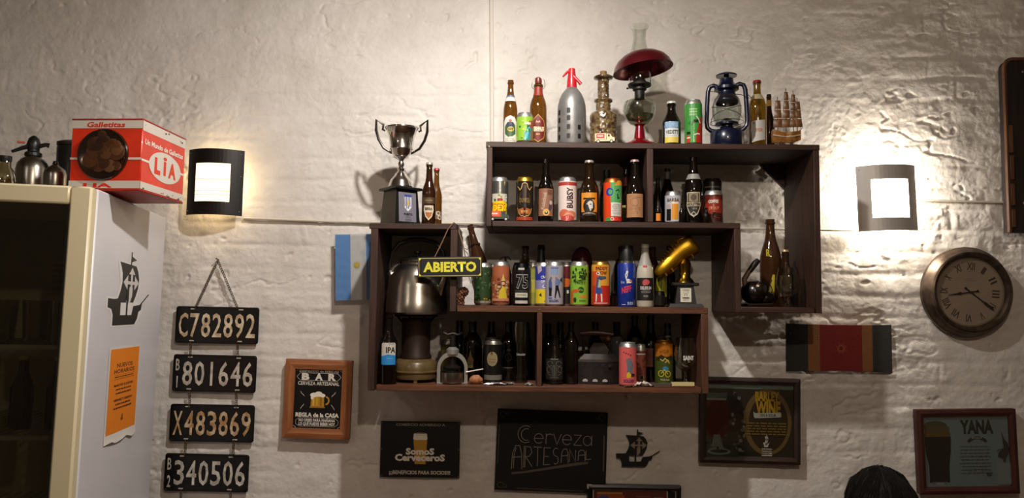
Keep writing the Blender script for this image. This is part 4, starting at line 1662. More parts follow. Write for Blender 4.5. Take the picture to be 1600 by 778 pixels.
def bottle(label, px, d, top, w, zb, kind, glass, cap=None, art=None, neck=None, turn=0, name='beer_bottle', group=None, cat='bottle', foil=None):
    p = place(px, d, zb)
    Rr = w / 2 * mpp(d)
    H = zat(top, p.x, d) - zb
    t = thing(name, label, cat, p, (0, 0, face_cam(p.x, d) + turn), group)
    pf = PROF[kind]
    MB().lathe([(0, 0)] + [(r * Rr, z * H) for r, z in pf] + [(0, pf[-1][1] * H)], 28).build('glass_body', t, glass)
    rt = pf[-1][0] * Rr
    if cap:
        ch_ = 0.009
        n = 21
        mb = MB()
        mb.lathe([(rt + .0022, H - .0065), (rt + .0016, H - .001), (rt + .0004, H + .0015), (0, H + .002)], n * 2,
                 disp=lambda a, z, r: (.0006 if int(round(a / (PI / n))) % 2 else 0) if z < H - .003 else 0)
        mb.build('cap', t, M(cap, .35, .3))
    if neck:   # coloured band(s) following the glass: (z0, z1, colour)
        for (f0, f1, hc) in neck:
            zs_ = [f0 + (f1 - f0) * i / 6 for i in range(7)]

            def rad(f):
                for (r0, z0), (r1, z1) in zip(pf[:-1], pf[1:]):
                    if z0 <= f <= z1 and z1 > z0:
                        return r0 + (r1 - r0) * (f - z0) / (z1 - z0)
                return pf[-1][0]
            MB().lathe([(rad(f) * Rr + .0007, f * H) for f in zs_], 28).build('neck_label', t, M(hc, .5))
    if art:
        lab, pr = art(Rr * 1000, H * 1000)
        if lab:
            lo = wrap(lab, 'label', t, Rr, rough=.55)
            if pr:
                wrap(pr, 'label_print', lo, Rr, rough=.5, off=.0004 + .00012 * len(lab))
        elif pr:
            wrap(pr, 'label_print', t, Rr, rough=.5)
    return t, Rr, H


def can(label, px, d, top, w, zb, body, art=None, rim='b9b9b6', group=None, metal=0.0, rough=.32, turn=0, neckh=None, base=None, name='beer_can'):
    p = place(px, d, zb)
    Rr = w / 2 * mpp(d)
    H = zat(top, p.x, d) - zb
    t = thing(name, label, 'can', p, (0, 0, face_cam(p.x, d) + turn), group)
    nh = neckh or .013
    al = M('d6d6d2' if rim == 'b9b9b6' else rim, .36, .9)
    MB().lathe([(Rr, .007), (Rr, H - nh - .003)], 32).build('body', t, M(body, rough, metal, coat=.2))
    MB().lathe([(Rr, H - nh - .003), (Rr * .985, H - nh), (Rr * .84, H - .0035), (Rr * .80, H - .003), (Rr * .83, H - .0005), (Rr * .83, H), (Rr * .79, H),
                (Rr * .77, H - .005), (0, H - .005)], 32).build('top', t, al)
    MB().lathe([(0, .004), (Rr * .70, .003), (Rr * .74, 0), (Rr * .80, 0), (Rr, .007)], 32).build('base', t, M(base, rough, .3) if base else al)
    tb = MB().lathe([(0, 0), (.004, 0), (.004, .0015), (0, .0015)], 10, mat=Matrix.Translation((0, 0, H - .005)))
    tb.box(-.006, .006, -.013, .001, H - .0045, H - .0035)
    tb.build('pull_tab', t, al)
    if art:
        pr = art(Rr * 1000, H * 1000)
        if pr:
            wrap(pr, 'print', t, Rr, rough=rough, coat=.15)
    return t, Rr, H


def blobs(rnd, n, u, v0, v1, r0, r1, cols):
    return [E_(rnd.uniform(-u, u), rnd.uniform(v0, v1), rnd.uniform(r0, r1), rnd.uniform(r0, r1), rnd.choice(cols), 9) for _ in range(n)]


def rnd_(s):
    return random.Random(s)


G1 = 'drinks and curios along the top of the upper shelf'
# ---- top of the upper unit
zt = Z_UT


def a1(r, h):
    pts = [(-26, 0.02 * h), (26, .02 * h), (26, .33 * h), (18, .40 * h), (0, .43 * h), (-18, .40 * h), (-26, .33 * h)]
    return [G_(pts, 'd2cdc0')], [G_([(-20, .15 * h), (-8, .10 * h), (8, .11 * h), (21, .15 * h), (19, .28 * h), (10, .33 * h), (-10, .33 * h), (-21, .26 * h)], '3f5a34'),
                                 E_(0, .29 * h, 13, 9, '27304f'), E_(2, .22 * h, 12, 9, 'c2b04a'), T_('HEFE', 2, .22 * h, 8, '5a3c14', 18, .05), E_(0, .35 * h, 5, 5, 'a83a2a')] + \
        lines_(0, .07 * h, 40, 2, 6, 2, '8a8578', 1)


bottle('slim amber beer bottle with a white and green label and white neck medallion', 797, .255, 126, 22.5, zt, 'slope', AMBER, None, a1,
       neck=[(.66, .74, 'd5d0c4'), (.72, .76, '4a5a78')], group=G1)


def c1(r, h):
    q = [R_(-34, 8, 34, h - 18, '8cb83a'), G_([(-4, 8), (34, 8), (34, h * .5), (16, h * .66), (6, h * .42), (-2, h * .3)], '2f8a8e'),
         G_([(-2, 12), (8, 12), (20, h * .55), (10, h * .45)], '69b8bd'), G_([(18, h * .50), (34, h * .44), (34, h * .74), (14, h * .70)], 'a2452f'),
         G_([(18, 8), (34, 8), (34, h * .45), (22, h * .40)], '8a6a4a')]
    q += blobs(rnd_(2), 12, 20, 14, h * .7, 2, 4.5, ['3c7f38', 'b7d257', '2d6a4a'])
    q += [T_('SAN', 10, h * .62, 9, 'e8e4d0', 20, .04)]
    return q


can('short can with a lime green and teal design between two amber bottles', 820, .275, 178, 27, zt, '8cb83a', c1, group=G1)


def a3(r, h):
    pts = [(0, .05 * h), (22, .11 * h), (27, .22 * h), (22, .34 * h), (0, .43 * h), (-22, .34 * h), (-27, .22 * h), (-22, .11 * h)]
    return [G_([(u * 1.07, (v - .24 * h) * 1.05 + .24 * h) for u, v in pts], 'c8a05a'), G_(pts, '6d1c17')], \
        [T_('KERNAUS', 0, .235 * h, 12, 'e8d8b0', 46, .06), R_(-21, .195 * h, 21, .205 * h, 'd8cfc0'), T_('BIER', 0, .155 * h, 7, 'd8b86a', 14),
         G_([(-9, .31 * h), (-4, .33 * h), (0, .31 * h), (4, .33 * h), (9, .31 * h), (6, .35 * h), (0, .33 * h), (-6, .35 * h)], 'd0a090')]


t, Rr, H = bottle('swing top amber bottle with a maroon shield label', 840.5, .225, 121, 27, zt, 'swing', AMBER, None, a3, neck=[(.72, .85, '8a2f1d')], group=G1)
MB().lathe([(.0, H * .905), (Rr * .38, H * .905), (Rr * .42, H * .94), (Rr * .36, H * .985), (Rr * .18, H), (0, H)], 20).build('stopper', t, M('6d2a20', .35))
wr = M('8f8d88', .3, 1.0)
mb = MB()
for sx in (-1, 1):
    mb.tube([(sx * Rr * .56, 0, H * .83), (sx * Rr * .78, -.004, H * .86), (sx * Rr * .70, -.003, H * .955), (sx * Rr * .3, 0, H * .992), (0, 0, H * 1.0)], .0011, 6)
mb.tube([(Rr * .55 * math.cos(a), Rr * .55 * math.sin(a), H * .86) for a in [k * PI / 8 for k in range(16)]], .0011, 6, closed=True)
mb.build('wire_bail', t, wr)

# grey siphon with painted windows
p = place(893, .25, zt)
t = thing('soda_siphon', 'grey soda siphon painted with dark tower windows, red plastic head', 'siphon', p, (0, 0, face_cam(p.x, .25)), G1)
Rr = 22.5 * mpp(.25)
H = zat(138, p.x, .25) - zt
MB().lathe([(0, 0), (Rr * .97, 0), (Rr, .005), (Rr, H * .60), (Rr * .97, H * .70), (Rr * .87, H * .80), (Rr * .68, H * .90), (Rr * .46, H * .97), (Rr * .36, H), (0, H)],
           40).build('body', t, M('8c8b89', .42, .55, vary=.10, bscale=40))
it = []
for (u, rows) in ((-.22, (25, 58, 90, 117)), (.56, (25, 57)), (-1.02, (24, 54, 86, 114))):
    for f in rows:
        cu, cv = u * Rr * 1000, f
        wrap([rrect(cu - 7.6, cv - 10.5, cu + 7.6, cv + 10.5, 3.5, '6d6b67'), rrect(cu - 6, cv - 8.8, cu + 6, cv + 8.8, 3, '1a1716')], 'painted_window', t, Rr)
redp = M('c0202a', .35, coat=.2)
HT = zat(107, p.x, .25) - zt
MB().lathe([(Rr * .35, H - .004), (Rr * .36, H + .004), (Rr * .33, H + (HT - H) * .35), (Rr * .22, HT - .002), (Rr * .15, HT), (0, HT)], 24).build('head', t, redp)
MB().tube([(.002, -.006, H + (HT - H) * .62), (.022, -.010, H + (HT - H) * .34), (.033, -.010, H + (HT - H) * .16)], [.0075, .006, .0068], 10).build('spout', t, redp)
MB().tube([(-.005, -.002, HT - .008), (-.018, -.004, HT - .016), (-.033, -.004, HT - .032)], [.006, .005, .003], 8).build('lever', t, redp)

# glazed ceramic bottle with relief
p = place(942.5, .215, zt)
t = thing('ceramic_bottle', 'glazed brown ceramic tower bottle with raised relief and a cork', 'bottle', p, (0, 0, face_cam(p.x, .215)), G1)
s = mpp(.215)
Hc = zat(112, p.x, .215) - zt


def relief(a, z, r):
    q = mnoise.noise(Vector((math.sin(a) * r * 170, math.cos(a) * r * 170, z * 150)))
    return .0024 * (1 if q > .05 else (-.6 if q < -.15 else 0))


cer = bpy.data.materials.new('brown_glaze')
cer.use_nodes = True
nt = cer.node_tree
b_ = nt.nodes['Principled BSDF']
tc_n = nt.nodes.new('ShaderNodeTexCoord')
nz = nt.nodes.new('ShaderNodeTexNoise')
nz.inputs['Scale'].default_value = 48
nz.inputs['Detail'].default_value = 5
rp = nt.nodes.new('ShaderNodeValToRGB')
rp.color_ramp.elements[0].position = .38
rp.color_ramp.elements[1].position = .60
rp.color_ramp.elements[0].color = (*hexc('45301e'), 1)
rp.color_ramp.elements[1].color = (*hexc('7a6644'), 1)
nt.links.new(tc_n.outputs['Object'], nz.inputs['Vector'])
nt.links.new(nz.outputs['Fac'], rp.inputs['Fac'])
nt.links.new(rp.outputs['Color'], b_.inputs['Base Color'])
b_.inputs['Roughness'].default_value = .18
b_.inputs['Coat Weight'].default_value = .5
q = lambda r, f: (r * s, f * Hc)
base_p = [(0, 0), q(20, 0), q(20.5, .02)] + [q(20.2, .05 + .36 * i / 26) for i in range(27)] + [q(20.5, .43), q(19, .45), q(13, .47)]
MB().lathe(base_p, 72, disp=lambda a, z, r: relief(a, z, r) if .03 * Hc < z < .42 * Hc else 0).build('body', t, cer, sharp=80)
MB().lathe([q(13, .46)] + [q(11, .48 + .10 * i / 10) for i in range(11)] + [q(14.5, .60), q(14.5, .625), q(9, .64)] + [q(8.2, .65 + .24 * i / 22) for i in range(23)] +
           [q(8.5, .89), q(15, .905), q(15.5, .925), q(12, .94), q(7, .945), (0, .945 * Hc)], 60,
           disp=lambda a, z, r: relief(a, z, r) * .8 if (.49 * Hc < z < .575 * Hc or .655 * Hc < z < .88 * Hc) else 0).build('neck', t, cer, sharp=80)
MB().lathe([q(5.2, .93), q(5.4, 1.0), (0, Hc)], 18).build('cork', t, M('7d5f36', .7, bump=.5, bscale=200))


def toy_truck(label, px, d, zb, wpx, body, cab, stripe, turn):
    p = place(px, d, zb)
    t = thing('toy_truck', label, 'toy truck', p, (0, 0, face_cam(p.x, d) + turn))
    L = wpx * mpp(d)
    k = L / .072
    f = lambda *a: [x * k for x in a]
    MB().box(*f(-.036, .036, -.014, .014, .006, .014), bev=.001 * k).build('chassis', t, M(cab, .4))
    MB().box(*f(-.036, .006, -.015, .015, .013, .036), bev=.0015 * k).build('cargo_box', t, M(body, .4))
    MB().prism([(x * k, z * k) for x, z in ((.007, .013), (.036, .013), (.035, .021), (.026, .023), (.020, .034), (.007, .035))], -.013 * k, .013 * k).build('cab', t, M(cab, .4))
    flat([R_(*f(11, 24, 18, 32), '2a2422')], 'side_window', t, off=.0132 * k)
    flat([R_(*f(-31, 18, -1, 33), stripe), R_(*f(-27, 24, -6, 28), 'e8dccc')], 'cargo_print', t, off=.0152 * k)
    for x in (-.024, .024):
        for y in (-.0145, .0115):
            w_ = MB().lathe([(0, 0), (.0065 * k, 0), (.0065 * k, .003 * k), (0, .003 * k)], 14, mat=Matrix.Translation((x * k, (y + .003) * k, .0065 * k)) @ rx)
            wo = w_.build('wheel', t, M('1a1817', .6))
            MB().lathe([(0, 0), (.0038 * k, 0), (.0038 * k, .0006 * k), (0, .0006 * k)], 12, mat=Matrix.Translation((x * k, (y - .0002 if y < 0 else y + .0036) * k, .0065 * k)) @ rx).build('hub', wo, M('cfc8b8', .4))
    return t


toy_truck('tiny cream and red toy delivery van in front of the ceramic bottle', 945, .288, zt, 31, 'e0c9a0', 'e0c9a0', 'b8231c', 0)

# oil lamp with red shade
p = place(999.5, .243, zt)
t = thing('oil_lamp', 'oil lamp with red metal foot, glass font, tilted red shade and tall chimney', 'oil lamp', p, (0, 0, face_cam(p.x, .243)), G1)
s = mpp(.243)
zz = lambda py: zat(py, p.x, .243) - zt
rm = M('8f101c', .24, .6, coat=.4)
MB().lathe([(0, 0), (25 * s, 0), (26 * s, .004), (24 * s, .010), (16 * s, .017), (9 * s, .028), (7.5 * s, zz(205)), (6.5 * s, zz(198)), (9 * s, zz(195)), (0, zz(194))], 40).build('foot', t, rm)
gl = thin_glass('e6ebe2', .03, .08)
MB().lathe([(8 * s, zz(196)), (14 * s, zz(194)), (22 * s, zz(186)), (26 * s, zz(174)), (26 * s, zz(167)), (24 * s, zz(160)), (14 * s, zz(156)), (9 * s, zz(154)),
            (9 * s, zz(150)), (0, zz(150))], 40).build('glass_font', t, gl)
MB().lathe([(0, zz(193)), (19 * s, zz(187)), (23 * s, zz(181)), (0, zz(181))], 32).build('oil', t, thin_glass('b9bb9c', .05, .08))
dkm = M('2a2624', .5, .6)
MB().lathe([(8 * s, zz(155)), (8 * s, zz(143)), (11 * s, zz(141)), (11 * s, zz(137)), (18 * s, zz(135)), (18.5 * s, zz(132)), (12 * s, zz(130)), (9 * s, zz(125)), (3 * s, zz(121)), (1.5 * s, zz(116)), (0, zz(116))],
           32).build('burner', t, dkm)
MB().tube([(-6 * s, -.012, zz(139)), (-18 * s, -.02, zz(140))], .0016, 6).ball((-19 * s, -.02, zz(140)), .004, seg=8).build('wick_knob', t, dkm)
cg = thin_glass('f2f4ef', .02, .07)
MB().lathe([(16 * s, zz(134)), (17.5 * s, zz(124)), (18 * s, zz(112)), (17 * s, zz(100)), (15 * s, zz(84)), (11 * s, zz(70)), (9.5 * s, zz(60)), (10.5 * s, zz(50)), (15 * s, zz(42)), (15.5 * s, zz(41))],
           36).build('chimney', t, cg)
tilt = Matrix.Translation((3 * s, 0, zz(96))) @ Matrix.Rotation(math.radians(-9), 4, 'Y')
MB().lathe([(17 * s, 13 * s), (28 * s, 10 * s), (38 * s, 3 * s), (44 * s, -5 * s), (47.5 * s, -14 * s), (48 * s, -15 * s), (46 * s, -14 * s), (42 * s, -5 * s), (36 * s, 2 * s), (26 * s, 8.5 * s), (17 * s, 11.5 * s)],
           48, mat=tilt).build('shade', t, M('5e0f1a', .34, .6, coat=.3))
for a in (0, 2.1, 4.2):
    MB().tube([(17 * s * math.cos(a), 17 * s * math.sin(a), zz(133)), tilt @ Vector((19 * s * math.cos(a), 19 * s * math.sin(a), 11 * s))], .001, 5).build('shade_wire', t, dkm)


def a4(r, h):
    return [R_(-26, .03 * h, 26, .60 * h * .85, 'cfd3cf')], [R_(-26, .36 * h, 26, .51 * h, '7fa0bd'), R_(-26, .03 * h, 26, .16 * h, 'd4bf52'),
                                                          T_('VEDETT', 2, .27 * h, 13, '1a1a1c', 46, .03), R_(-18, .185 * h, 20, .19 * h, '8a8a80')] + \
        blobs(rnd_(5), 7, 24, .38 * h, .48 * h, 3, 7, ['93b2ca', '6d92b4'])


bottle('small dark bottle with a white cap and pale blue and yellow label reading VEDETT', 1049.5, .268, 160, 29, zt, 'stubby', DARK, 'd9d4cc', a4, group=G1)


def c2(r, h):
    q = [R_(-40, 6, 40, h - 18, '3f8f3c'), R_(-14, h * .76, 14, h * .79, '9cc38a'), R_(-14, h * .70, 14, h * .735, '9cc38a'), T_('IRON', 0, h * .655, 7, 'b9d3a4', 26, .02),
         G_([(8, 6), (34, 6), (34, h * .62), (24, h * .56), (12, h * .26)], 'b52a24'), G_([(-26, 6), (-12, 6), (-10, h * .16), (-26, h * .22)], 'c23a30'),
         R_(-24, h * .22, -10, h * .28, '1c1a18'), R_(0, h * .48, 18, h * .54, '20301c'), L_([(10, h * .62), (20, h * .54), (26, h * .46)], 4, 'dcd8cc'), L_([(2, h * .2), (14, h * .23), (24, h * .22)], 4, 'dcd8cc'),
         R_(-24, h * .13, -10, h * .16, 'dcd8cc')]
    return q + blobs(rnd_(8), 8, 20, h * .3, h * .5, 2, 4, ['2d6d2c', '57a852'])


can('tall green can with red figures, between the small dark bottle and the lantern', 1083.5, .268, 158, 27.5, zt, '3f8f3c', c2, group=G1)

# hurricane lantern
p = place(1136, .235, zt)
t = thing('hurricane_lantern', 'navy blue hurricane lantern with glass globe and wire guard', 'lantern', p, (0, 0, face_cam(p.x, .235)), G1)
s = mpp(.235)
zz = lambda py: zat(py, p.x, .235) - zt
nv = M('0f1630', .28, .2, coat=.4)
MB().lathe([(0, 0), (25 * s, 0), (26 * s, .003), (26 * s, zz(209)), (23 * s, zz(205)), (12 * s, zz(203)), (10 * s, zz(199)), (0, zz(199))], 40).build('fuel_tank', t, nv)
MB().lathe([(9 * s, zz(203)), (9 * s, zz(197)), (18 * s, zz(196)), (18 * s, zz(193)), (10 * s, zz(190)), (6 * s, zz(186)), (0, zz(185))], 28).build('burner', t, nv)
MB().lathe([(16 * s, zz(194)), (20 * s, zz(188)), (22.5 * s, zz(178)), (22.5 * s, zz(168)), (20.5 * s, zz(158)), (17 * s, zz(151))], 36).build('globe', t, thin_glass('dfe2dc', .03, .08))
MB().lathe([(17 * s, zz(163)), (19 * s, zz(160)), (18.5 * s, zz(156)), (14 * s, zz(150)), (13.5 * s, zz(144)), (19 * s, zz(141)), (19 * s, zz(137)), (14 * s, zz(134)), (11 * s, zz(129)),
            (10.5 * s, zz(124)), (0, zz(123))], 32).build('chimney', t, nv)
MB().lathe([(4 * s, zz(125)), (4 * s, zz(119)), (16 * s, zz(120)), (16.5 * s, zz(118)), (10 * s, zz(115)), (4 * s, zz(113)), (0, zz(112.5))], 28).build('cap', t, nv)
for sx in (-1, 1):
    MB().tube([(sx * 12 * s, 0, zz(136)), (sx * 20 * s, 0, zz(132.5)), (sx * 26 * s, 0, zz(135)), (sx * 28.5 * s, 0, zz(142)), (sx * 30 * s, 0, zz(165)), (sx * 31 * s, 0, zz(190)),
               (sx * 30 * s, 0, zz(198)), (sx * 25 * s, 0, zz(203)), (sx * 17 * s, 0, zz(205))], 3.6 * s, 10).build('side_tube', t, nv)
wd = M('24211f', .45, .7)
mb = MB()
for sx in (-1, 1):
    mb.tube([(sx * 23 * s * math.cos(u), -23.5 * s * math.sin(u), zz(186 - 20 * (u / PI))) for u in [k * PI / 14 for k in range(15)]], .0011, 5)
mb.tube([(26 * s * math.cos(a), 26 * s * math.sin(a), zz(192)) for a in [k * PI / 12 for k in range(24)]], .001, 5, closed=True)
mb.build('globe_guard', t, wd)
MB().tube([(-28 * s, -.01, zz(141)), (-20 * s, -.022, zz(145)), (0, -.028, zz(149)), (22 * s, -.022, zz(152)), (34 * s, -.012, zz(157)), (38 * s, -.004, zz(156)), (32 * s, 0, zz(150)), (29 * s, 0, zz(142))],
          .0012, 6).build('bail_handle', t, wd)
MB().tube([(-24 * s, -.012, zz(186)), (-23 * s, -.014, zz(196)), (-10 * s, -.02, zz(198))], .0011, 5).build('lift_lever', t, wd)


def a5(r, h):
    return [G_([(-22, .10 * h), (30, .14 * h), (30, .42 * h), (-22, .40 * h)], 'b9b4ac')], [T_('IPER', 6, .27 * h, 12, 'b5602e', 26, .02), R_(-16, .36 * h, -10, .385 * h, '6a655c')]


bottle('amber bottle with red cap and pale tilted label beside the lantern', 1184, .19, 127, 28, zt, 'wide', OLIVE, 'a3202a', a5,
       neck=[(.72, .80, 'a89c7a')], group=G1)
bottle('slim dark bottle with a gold neck band, behind the ship model', 1202.5, .115, 148, 17, zt, 'longneck', BROWN, None, None, neck=[(.80, .90, 'c89a3a')], group=G1)

# sailing ship model
p = place(1229, .272, zt)
t = thing('model_ship', 'small brown sailing ship model with amber sails and thin rigging', 'model ship', p, (0, 0, face_cam(p.x, .275) + .25), G1)
s = mpp(.275)
zz = lambda py: zat(py, p.x, .275) - zt
rings = []
for i in range(13):
    f = i / 12
    x = (-22 + 44 * f) * s
    hw = .014 * math.sin(PI * min(1, .18 + .82 * (1 - f) if f > .5 else .35 + f)) * (1 if f < .75 else 1 - (f - .75) * 3.4)
    hw = max(hw, .0015)
    top = zz(207) + (.010 * (1 - f * 3) if f < .33 else 0) + (.007 * (f - .7) / .3 if f > .7 else 0)
    bot = .013 + (.010 * (f - .75) / .25 if f > .75 else 0)
    rings.append([(x, -hw, top), (x, -hw * .95, (top + bot) / 2), (x, -hw * .4, bot), (x, hw * .4, bot), (x, hw * .95, (top + bot) / 2), (x, hw, top)])
MB().loft(rings).build('hull', t, M('8a5a24', .4, coat=.3, vary=.25, bscale=70), sharp=60)
MB().tube([(r[0][0], r[0][1] - .0006, (r[0][2] * .55 + r[2][2] * .45)) for r in rings], .0016, 5).build('white_wale', t, M('d9cdb8', .5))
MB().box(-17 * s, 15 * s, -.018, .018, 0, .004, bev=.001).build('stand', t, M('3a2416', .5))
for x in (-9, 8):
    MB().box((x - 1.5) * s, (x + 1.5) * s, -.008, .008, .004, .016).build('stand_post', t, M('3a2416', .5))
mast = M('4a2f1c', .6)
sail = M('6d4a2c', .4, vary=.25, bscale=60)
for (mx, tp, lv) in ((-13, 152, 3), (0, 139, 4), (11, 143, 4), (17, 154, 3)):
    MB().tube([(mx * s, 0, zz(206)), (mx * s, 0, zz(tp))], [.0016, .0008], 6).build('mast', t, mast)
    MB().ball((mx * s, 0, zz(tp)), .0022, seg=6).build('mast_top', t, mast)
    zlo, zhi = zz(200), zz(tp + 5)
    for j in range(lv):
        z0 = zlo + (zhi - zlo) * j / lv + .002
        z1 = zlo + (zhi - zlo) * (j + 1) / lv - .002
        hw0, hw1 = (7.5 - 1.2 * j) * s, (6.4 - 1.2 * j) * s
        vs_, fs = [], []
        for a in range(5):
            for b in range(5):
                fu, fv = -1 + a / 2, b / 4
                hwid = hw0 + (hw1 - hw0) * fv
                vs_.append((mx * s + fu * hwid, -.002 - .006 * (1 - fu * fu) * math.sin(PI * (fv * .8 + .1)), z0 + (z1 - z0) * fv))
        for a in range(4):
            for b in range(4):
                fs.append((a * 5 + b, (a + 1) * 5 + b, (a + 1) * 5 + b + 1, a * 5 + b + 1))
        so = MB().add(vs_, fs).build('sail', t, sail, sharp=180)
        MB().tube([(mx * s - hw1 * 1.1, -.002, z1 + .001), (mx * s + hw1 * 1.1, -.002, z1 + .001)], .0009, 5).build('yard', so, mast)
MB().tube([(20 * s, 0, zz(205)), (25 * s, 0, zz(199))], [.0014, .0008], 5).build('bowsprit', t, mast)
rig = MB()
for (a, b) in (((25, 199), (17, 154)), ((25, 199), (11, 143)), ((22, 203), (0, 139)), ((-21, 204), (-13, 152)), ((-20, 204), (0, 139)), ((-10, 206), (-13, 152)), ((4, 206), (0, 139)), ((15, 206), (11, 143))):
    rig.tube([(a[0] * s, -.004, zz(a[1])), (b[0] * s, 0, zz(b[1]))], .0005, 4)
rig.build('rigging', t, mast)

# ---- trophy cup and two bottles on the tall left box
G2 = 'things on top of the tall left box'
zt = Z_LT
p = place(625, .235, zt)
t = thing('trophy_cup', 'silver two handled trophy cup on a black plinth with a crest plaque', 'trophy', p, (0, 0, math.radians(6)), G2)
s = mpp(.235)
zz = lambda py: zat(py, p.x, .235) - zt
hb = zz(299)
PL_A = math.radians(34)


def frus(z0, z1, a0, b0, a1, b1):
    r = lambda a, b, z: [(-a, -b, z), (a, -b, z), (a, b, z), (-a, b, z)]
    return [r(a0, b0, z0), r(a1, b1, z1)]


pl = M('0d0b0a', .4)
MB().loft(frus(0, hb, 22.5 * s, 22.5 * s, 19 * s, 19 * s)).build('plinth', t, pl, sharp=20).rotation_euler = (0, 0, PL_A)
MB().box(-25 * s, 25 * s, -25 * s, 25 * s, hb, hb + .010, bev=.002).build('plinth_top', t, pl).rotation_euler = (0, 0, PL_A)
chrome = M('d8d5d0', .17, 1.0)
MB().lathe([(0, hb + .01), (19 * s, hb + .01), (20 * s, hb + .016), (17 * s, zz(284)), (16 * s, zz(281)), (11 * s, zz(276)), (9 * s, zz(272)), (5 * s, zz(268)), (6 * s, zz(264)), (4.2 * s, zz(261)),
            (5.5 * s, zz(256)), (3.6 * s, zz(252)), (6 * s, zz(249)), (12 * s, zz(246)), (0, zz(246))], 40).build('stem', t, chrome)
MB().lathe([(0, zz(247)), (9 * s, zz(247)), (15 * s, zz(241)), (17 * s, zz(235)), (18.5 * s, zz(234)), (18.5 * s, zz(231)), (18 * s, zz(230)), (20.5 * s, zz(214)), (25 * s, zz(203)), (26.5 * s, zz(202)),
            (26.5 * s, zz(200)), (24.5 * s, zz(201)), (19.5 * s, zz(214)), (16 * s, zz(232)), (0, zz(236))], 48).build('cup', t, chrome)
hm = M('6d6862', .2, 1.0)
for sx in (-1, 1):
    MB().tube([(sx * 26 * s, 0, zz(205)), (sx * 30 * s, 0, zz(204)), (sx * 29 * s, 0, zz(196)), (sx * 40 * s, 0, zz(189 + (0 if sx < 0 else -2))), (sx * 40 * s, 0, zz(205)), (sx * 36 * s, 0, zz(219)), (sx * 28 * s, 0, zz(232)), (sx * 15 * s, 0, zz(240))],
              [.004, .0045, .005, .0058, .0056, .0052, .005, .004], 8).build('handle', t, hm)
cu_, cz = 3, hb * 430
pq = [rrect(-36, -hb * 430, 36, hb * 430, 1, '77747f')] + \
     [G_([(-13, hb * 360), (17, hb * 360), (16, -2), (2, -16), (-12, -2)], 'd8d6d4')] + [R_(-11 + 6.5 * k, -6 if k not in (0, 3) else 2, -8 + 6.5 * k, hb * 300, '2a3f86') for k in range(4)] + \
     [G_([(2, 4), (-3, 14), (2, 26), (7, 14)], 'c9a83a'), R_(-13, hb * 300, 17, hb * 360, '3d4f92'), T_('PUESTO', 2, -26, 7, '2a2624', 34, .04), T_('SENIOR', 2, -36, 4, '4a4642', 18)]
pq += lines_(2, -44, 30, 2, 5, 1.6, '5a5650', 3)
o = flat(pq, 'crest_plaque', t, rough=.25)
o.rotation_euler = (-math.atan2(3.5 * s, hb), 0, PL_A)
o.location = Matrix.Rotation(PL_A, 3, 'Z') @ Vector((0, -21.0 * s, hb / 2))


def a6(r, h):
    return [G_([(-17, .30 * h), (17, .30 * h), (19, .22 * h), (12, .12 * h), (0, .06 * h), (-12, .12 * h), (-19, .22 * h)], 'cfc0a4'), R_(-24, .33 * h, 24, .43 * h, '4a3620')], \
        [G_([(-12, .19 * h), (12, .19 * h), (8, .13 * h), (0, .09 * h), (-8, .13 * h)], 'a8642f'), T_('BIRRA', 0, .245 * h, 9, '3a2a1c', 26, .05), T_('CERVEZA', 0, .38 * h, 5, 'b59a66', 28)]


bottle('brown bottle with a cream shield label beside the trophy', 669.5, .26, 255, 22, zt, 'longneck', BROWN, 'a29c90', a6, group=G2)
bottle('golden amber bottle with red cap partly behind the shield label bottle', 681, .19, 264, 18, zt, 'longneck', AMBER, 'a8323a',
       lambda r, h: ([rrect(-4, .12 * h, 26, .26 * h, 5, '7a5a3a')], [O_(8, .22 * h, 8, 8, 2.5, 'd8d0c0', 14), O_(14, .15 * h, 8, 8, 2.5, 'd8d0c0', 14)]), group=G2)

# ---- inner shelf of the upper unit, left compartment
G3 = 'drinks on the inner shelf of the upper unit'
zt = Z_UB


def c3(r, h):
    q = [R_(-30, 14, 30, h * .62, '6f8a3c'), R_(-30, 14, 30, h * .30, 'd9a81a'), R_(-30, h * .44, 30, h * .62, 'c9c2b0')]
    q += blobs(rnd_(11), 22, 26, h * .36, h * .60, 3, 6, ['3f6a2e', '8aa84a', 'b03050', 'd8d0c4'])
    q += [G_([(-24, h * .22), (24, h * .24), (28, h * .40), (10, h * .47), (-22, h * .44)], 'e8c01c'), T_('DE30', 2, h * .31, 22, 'a8381c', 46, .10), T_('DE30', 2, h * .31, 20, 'f0d01c', 44, .04),
          E_(2, h * .49, 9, 5, 'a32a3c')]
    return q


can('can with bare silver shoulders and a yellow and green label behind the toy truck', 780, .235, 278, 28, zt, 'a9a8a4', c3, group=G3, metal=.9, rough=.28)
toy_truck('tiny green and orange toy truck in front of the silver shouldered can', 780, .290, zt, 31, 'c8502a', '2c4034', 'd8624a', 0)


def c4(r, h):
    q = [R_(-36, 4, 36, 16, 'a0402a'), R_(-7, h * .45, 7, h * .8, '3a2a24')]
    gd = 'c2a05a'
    for sx in (-1, 1):
        q.append(L_([(0, h * .86), (sx * 8, h * .84), (sx * 12, h * .74), (sx * 18, h * .70), (sx * 24, h * .76), (sx * 30, h * .78)], 2.6, gd))
        q.append(L_([(sx * 14, h * .64), (sx * 20, h * .50), (sx * 14, h * .36)], 1.4, '6a5230'))
        q.append(L_([(0, h * .10), (sx * 8, h * .13), (sx * 12, h * .12), (sx * 22, h * .18), (sx * 28, h * .30)], 2.2, gd))
    q += [T_('DUNKEL', 0, h * .47, 15, '7a6236', 38, .03), G_([(-22, h * .27), (0, h * .31), (22, h * .27), (20, h * .17), (0, h * .14), (-20, h * .17)], 'a85a30'), T_('BOCK', 0, h * .22, 8, 'd8b070', 24, .02)]
    return q


